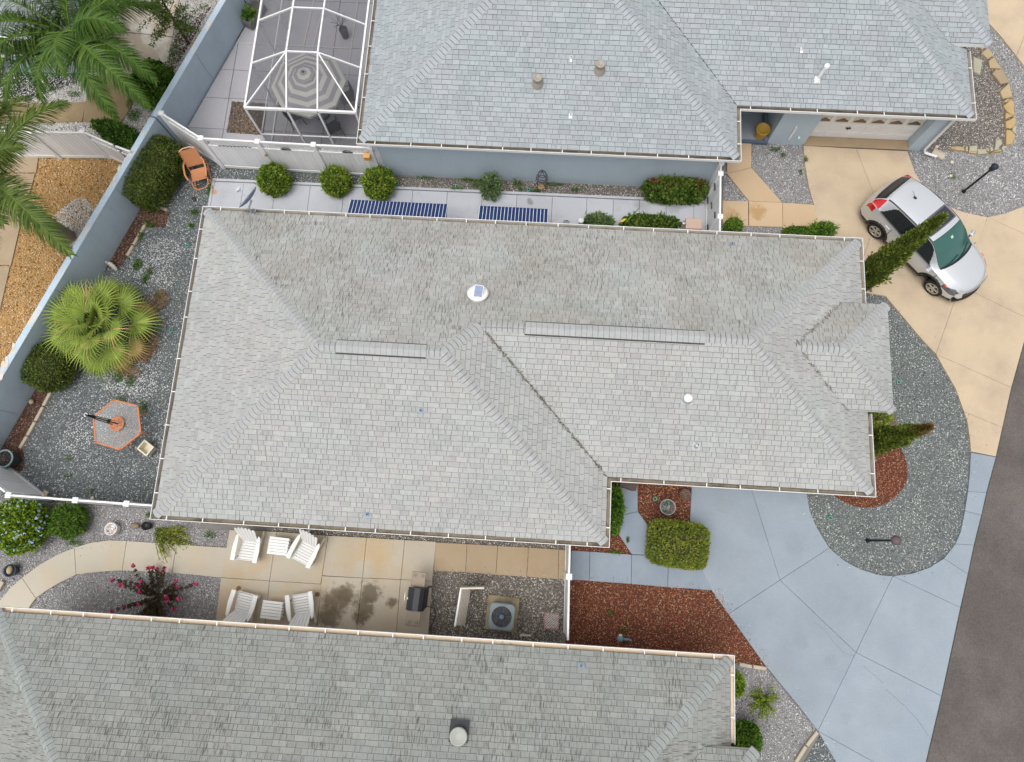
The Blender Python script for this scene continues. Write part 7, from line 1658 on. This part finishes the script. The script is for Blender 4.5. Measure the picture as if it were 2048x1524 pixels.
    for (zn, _seg), dct in zones.items():
        m = MB(local=True); idx = {}; faces = []
        for sgn, fl in dct.items():
            for (i, j) in fl:
                ids = []
                for (a, b_) in ((i, j), (i, j + 1), (i + 1, j + 1), (i + 1, j)):
                    key = (a, b_, sgn if b_ < NV - 1 else 0)
                    if key not in idx: idx[key] = len(m.v); m.v.append(P(a, b_, sgn)); m.uv.append((0, 0, 0))
                    ids.append(idx[key])
                faces.append(ids if sgn < 0 else ids[::-1])
        for f in faces: m.f.append(f); m.t.append(.5); m.m.append(0); m.sm.append(True)
        m.build(zn, cm[zn], car)
    def cb(f, n, m_, par=None): m = MB(local=True); f(m); return m.build(n, m_, par or car)
    cb(lambda m: m.box((-.05, 0, .26), (4.0, 1.45, .1)), 'underbody', dark)
    rimm = mat('alloy_rim', (.55, .52, .47), .3, .05, 3, metal=.6)
    for sx, uu in ((1, .90), (-1, 3.52)):
        for sy in (-1, 1):
            c = Vector((2.21 - uu - .0, sy * .80, .335)); rot = Matrix.Rotation(R(90), 3, 'X')
            tyre = cb(lambda m: m.lathe(c, [(.215, -.10), (.29, -.115), (.325, -.09), (.335, -.05), (.335, .05), (.325, .09), (.29, .115), (.215, .10)], 36, mat=rot, cap=False), 'wheel', mat('tyre_rubber', (.02, .02, .02), .8, .1) if 'tyre_rubber' not in bpy.data.materials else bpy.data.materials['tyre_rubber'])
            o = c + Vector((0, sy * .075, 0))
            cb(lambda m: m.lathe(c + Vector((0, sy * .02, 0)), [(.215, -.02), (.001, .0)] if sy > 0 else [(.215, .02), (.001, 0)], 24, mat=rot, cap=False), 'brake_well', dark, tyre)
            def rim(m):
                m.lathe(c, [(.20, sy * -.105), (.225, sy * -.112), (.222, sy * -.06), (.205, sy * -.06)], 36, mat=rot, cap=False); m.lathe(c, [(.06, sy * -.07), (.055, sy * -.105), (.001, sy * -.11)], 16, mat=rot, cap=False)
                for q in range(5):
                    for off in (-.16, .16):
                        a = q * 2 * PI / 5 + off + .3; a2 = q * 2 * PI / 5 + off * 1.15 + .3
                        m.bar(o + Vector((.05 * math.cos(a), sy * .015, .05 * math.sin(a))), o + Vector((.21 * math.cos(a2), sy * .015, .21 * math.sin(a2))), .034, .03, up=(0, 1, 0), bev=.005)
            cb(rim, 'rim', rimm, tyre)
    for sy in (-1, 1):
        mi_ = cb(lambda m: m.box((.72, sy * 1.0, 1.03), (.13, .19, .15), bev=.045, rz=sy * .15), 'wing_mirror', silver); cb(lambda m: m.bar((.74, sy * .86, .98), (.73, sy * .95, 1.0), .05, .04), 'mirror_arm', dark, mi_)
        for x in (-.25, -1.14): cb(lambda m: m.box((x, sy * .905, .92), (.2, .035, .035), bev=.015), 'door_handle', silver)
        cb(lambda m: [m.tube([(x0 + .02 * math.sin(z * 3), sy * (pch(wx, wv, 2.21 - x0) * (1.004 if z < .85 else .985)), z) for z in (.34, .5, .65, .8, .93, .98)], .008, 4) for x0 in (1.02, -.09, -1.0)], 'door_gap', dark)
        cb(lambda m: m.box((1.93, sy * .66, .80), (.10, .12, .07), bev=.02, rz=sy * -.6), 'indicator', mat('amber_lens', (.6, .12, .02), .2, .1, coat=.5)) if False else None
    ws = lambda u, y: Vector((2.21 - u - pch([0, .5, 1.15, 2.0, 2.6], [.34, .22, .22, .10, 0], u) * (abs(y) / .9) ** 2.2, y, 0))
    def on_ws(u, y, h): p = ws(u, y); p.z = pch(topx, topz, u) - .05 * (abs(y) / .7) ** 2 + h; return p
    for y0, y1, u1 in ((-.1, .55, 1.30), (-.62, .0, 1.27)): cb(lambda m: m.tube([on_ws(1.13, y0, .03), on_ws(1.20, (y0 + y1) / 2, .025), on_ws(u1, y1, .02)], .011, 5), 'wiper', dark)
    cb(lambda m: m.box(on_ws(1.83, .02, .012), (.09, .09, .008), mat=Matrix.Rotation(R(27), 3, 'Y')), 'sticker', mat('sticker_pale_green', (.42, .62, .42), .5))
    cb(lambda m: (m.lathe((-1.30, 0, pch(topx, topz, 3.51)), [(.05, -.01), (.045, .025), (.001, .035)], 14, mat=Matrix.Diagonal((1.3, .8, 1))), m.tube([(-1.30, 0, pch(topx, topz, 3.51) + .02), (-1.52, .0, pch(topx, topz, 3.51) + .17)], .006, 5)), 'antenna', dark)
    cb(lambda m: m.tube([(2.21 - 4.10 + .02, -.5, 1.53), (2.21 - 4.08, 0, 1.555), (2.21 - 4.10 + .02, .5, 1.53)], .014, 6), 'spoiler_edge', silver)
    cb(lambda m: m.tube([(-1.98, -.02, 1.28), (-2.03, .25, 1.22)], .01, 5), 'rear_wiper', dark)
    def side_pt(u, z, sy):
        i = min(NU, max(0, int(u / 4.53 * NU + .5))); row = [q for q in PR[i][:5 * sub + 1]]
        q = min(row, key=lambda q: abs(q[2] - z)); return Vector((q[0], sy * (q[1] + .004), z))
    for sy in (-1, 1):
        for wc in (.90, 3.52):
            pts = []
            for k_ in range(25):
                a = R(-8) + R(196) * k_ / 24; z = .33 + .425 * math.sin(a); p = side_pt(wc - .425 * math.cos(a), z, sy); pts.append(Vector((2.21 - (wc - .425 * math.cos(a)) - (2.21 - wc - side_pt(wc, .75, sy).x), p.y, z)))
            cb(lambda m: m.tube(pts, .036, 8), 'arch_trim', dark)
    nose = lambda y, z, o=.012: Vector((2.21 + o - pch([0, .5], [.34, .22], 0) * (abs(y) / .9) ** 2.2 - max(0, (z - .70)) * .55 - (.74 - .66) * .2, y, z))
    cb(lambda m: m.tube([nose(y * .12, .80) for y in range(-4, 5)], .016, 6), 'grille_trim', mat('chrome_bar', (.6, .6, .6), .2, .02, metal=.9))
    cb(lambda m: m.tube([nose(y * .15, .40, .03) for y in range(-5, 6)], .045, 8), 'bumper_lip', dark)
    for sy in (-1, 1): cb(lambda m: m.tube([side_pt(.50, .82, sy) + Vector((0, 0, .0)), side_pt(.60, .86, sy)], .028, 8), 'indicator', mat('amber_lens', (.7, .12, .03), .2, .1, coat=.5))
    return car
build_car()
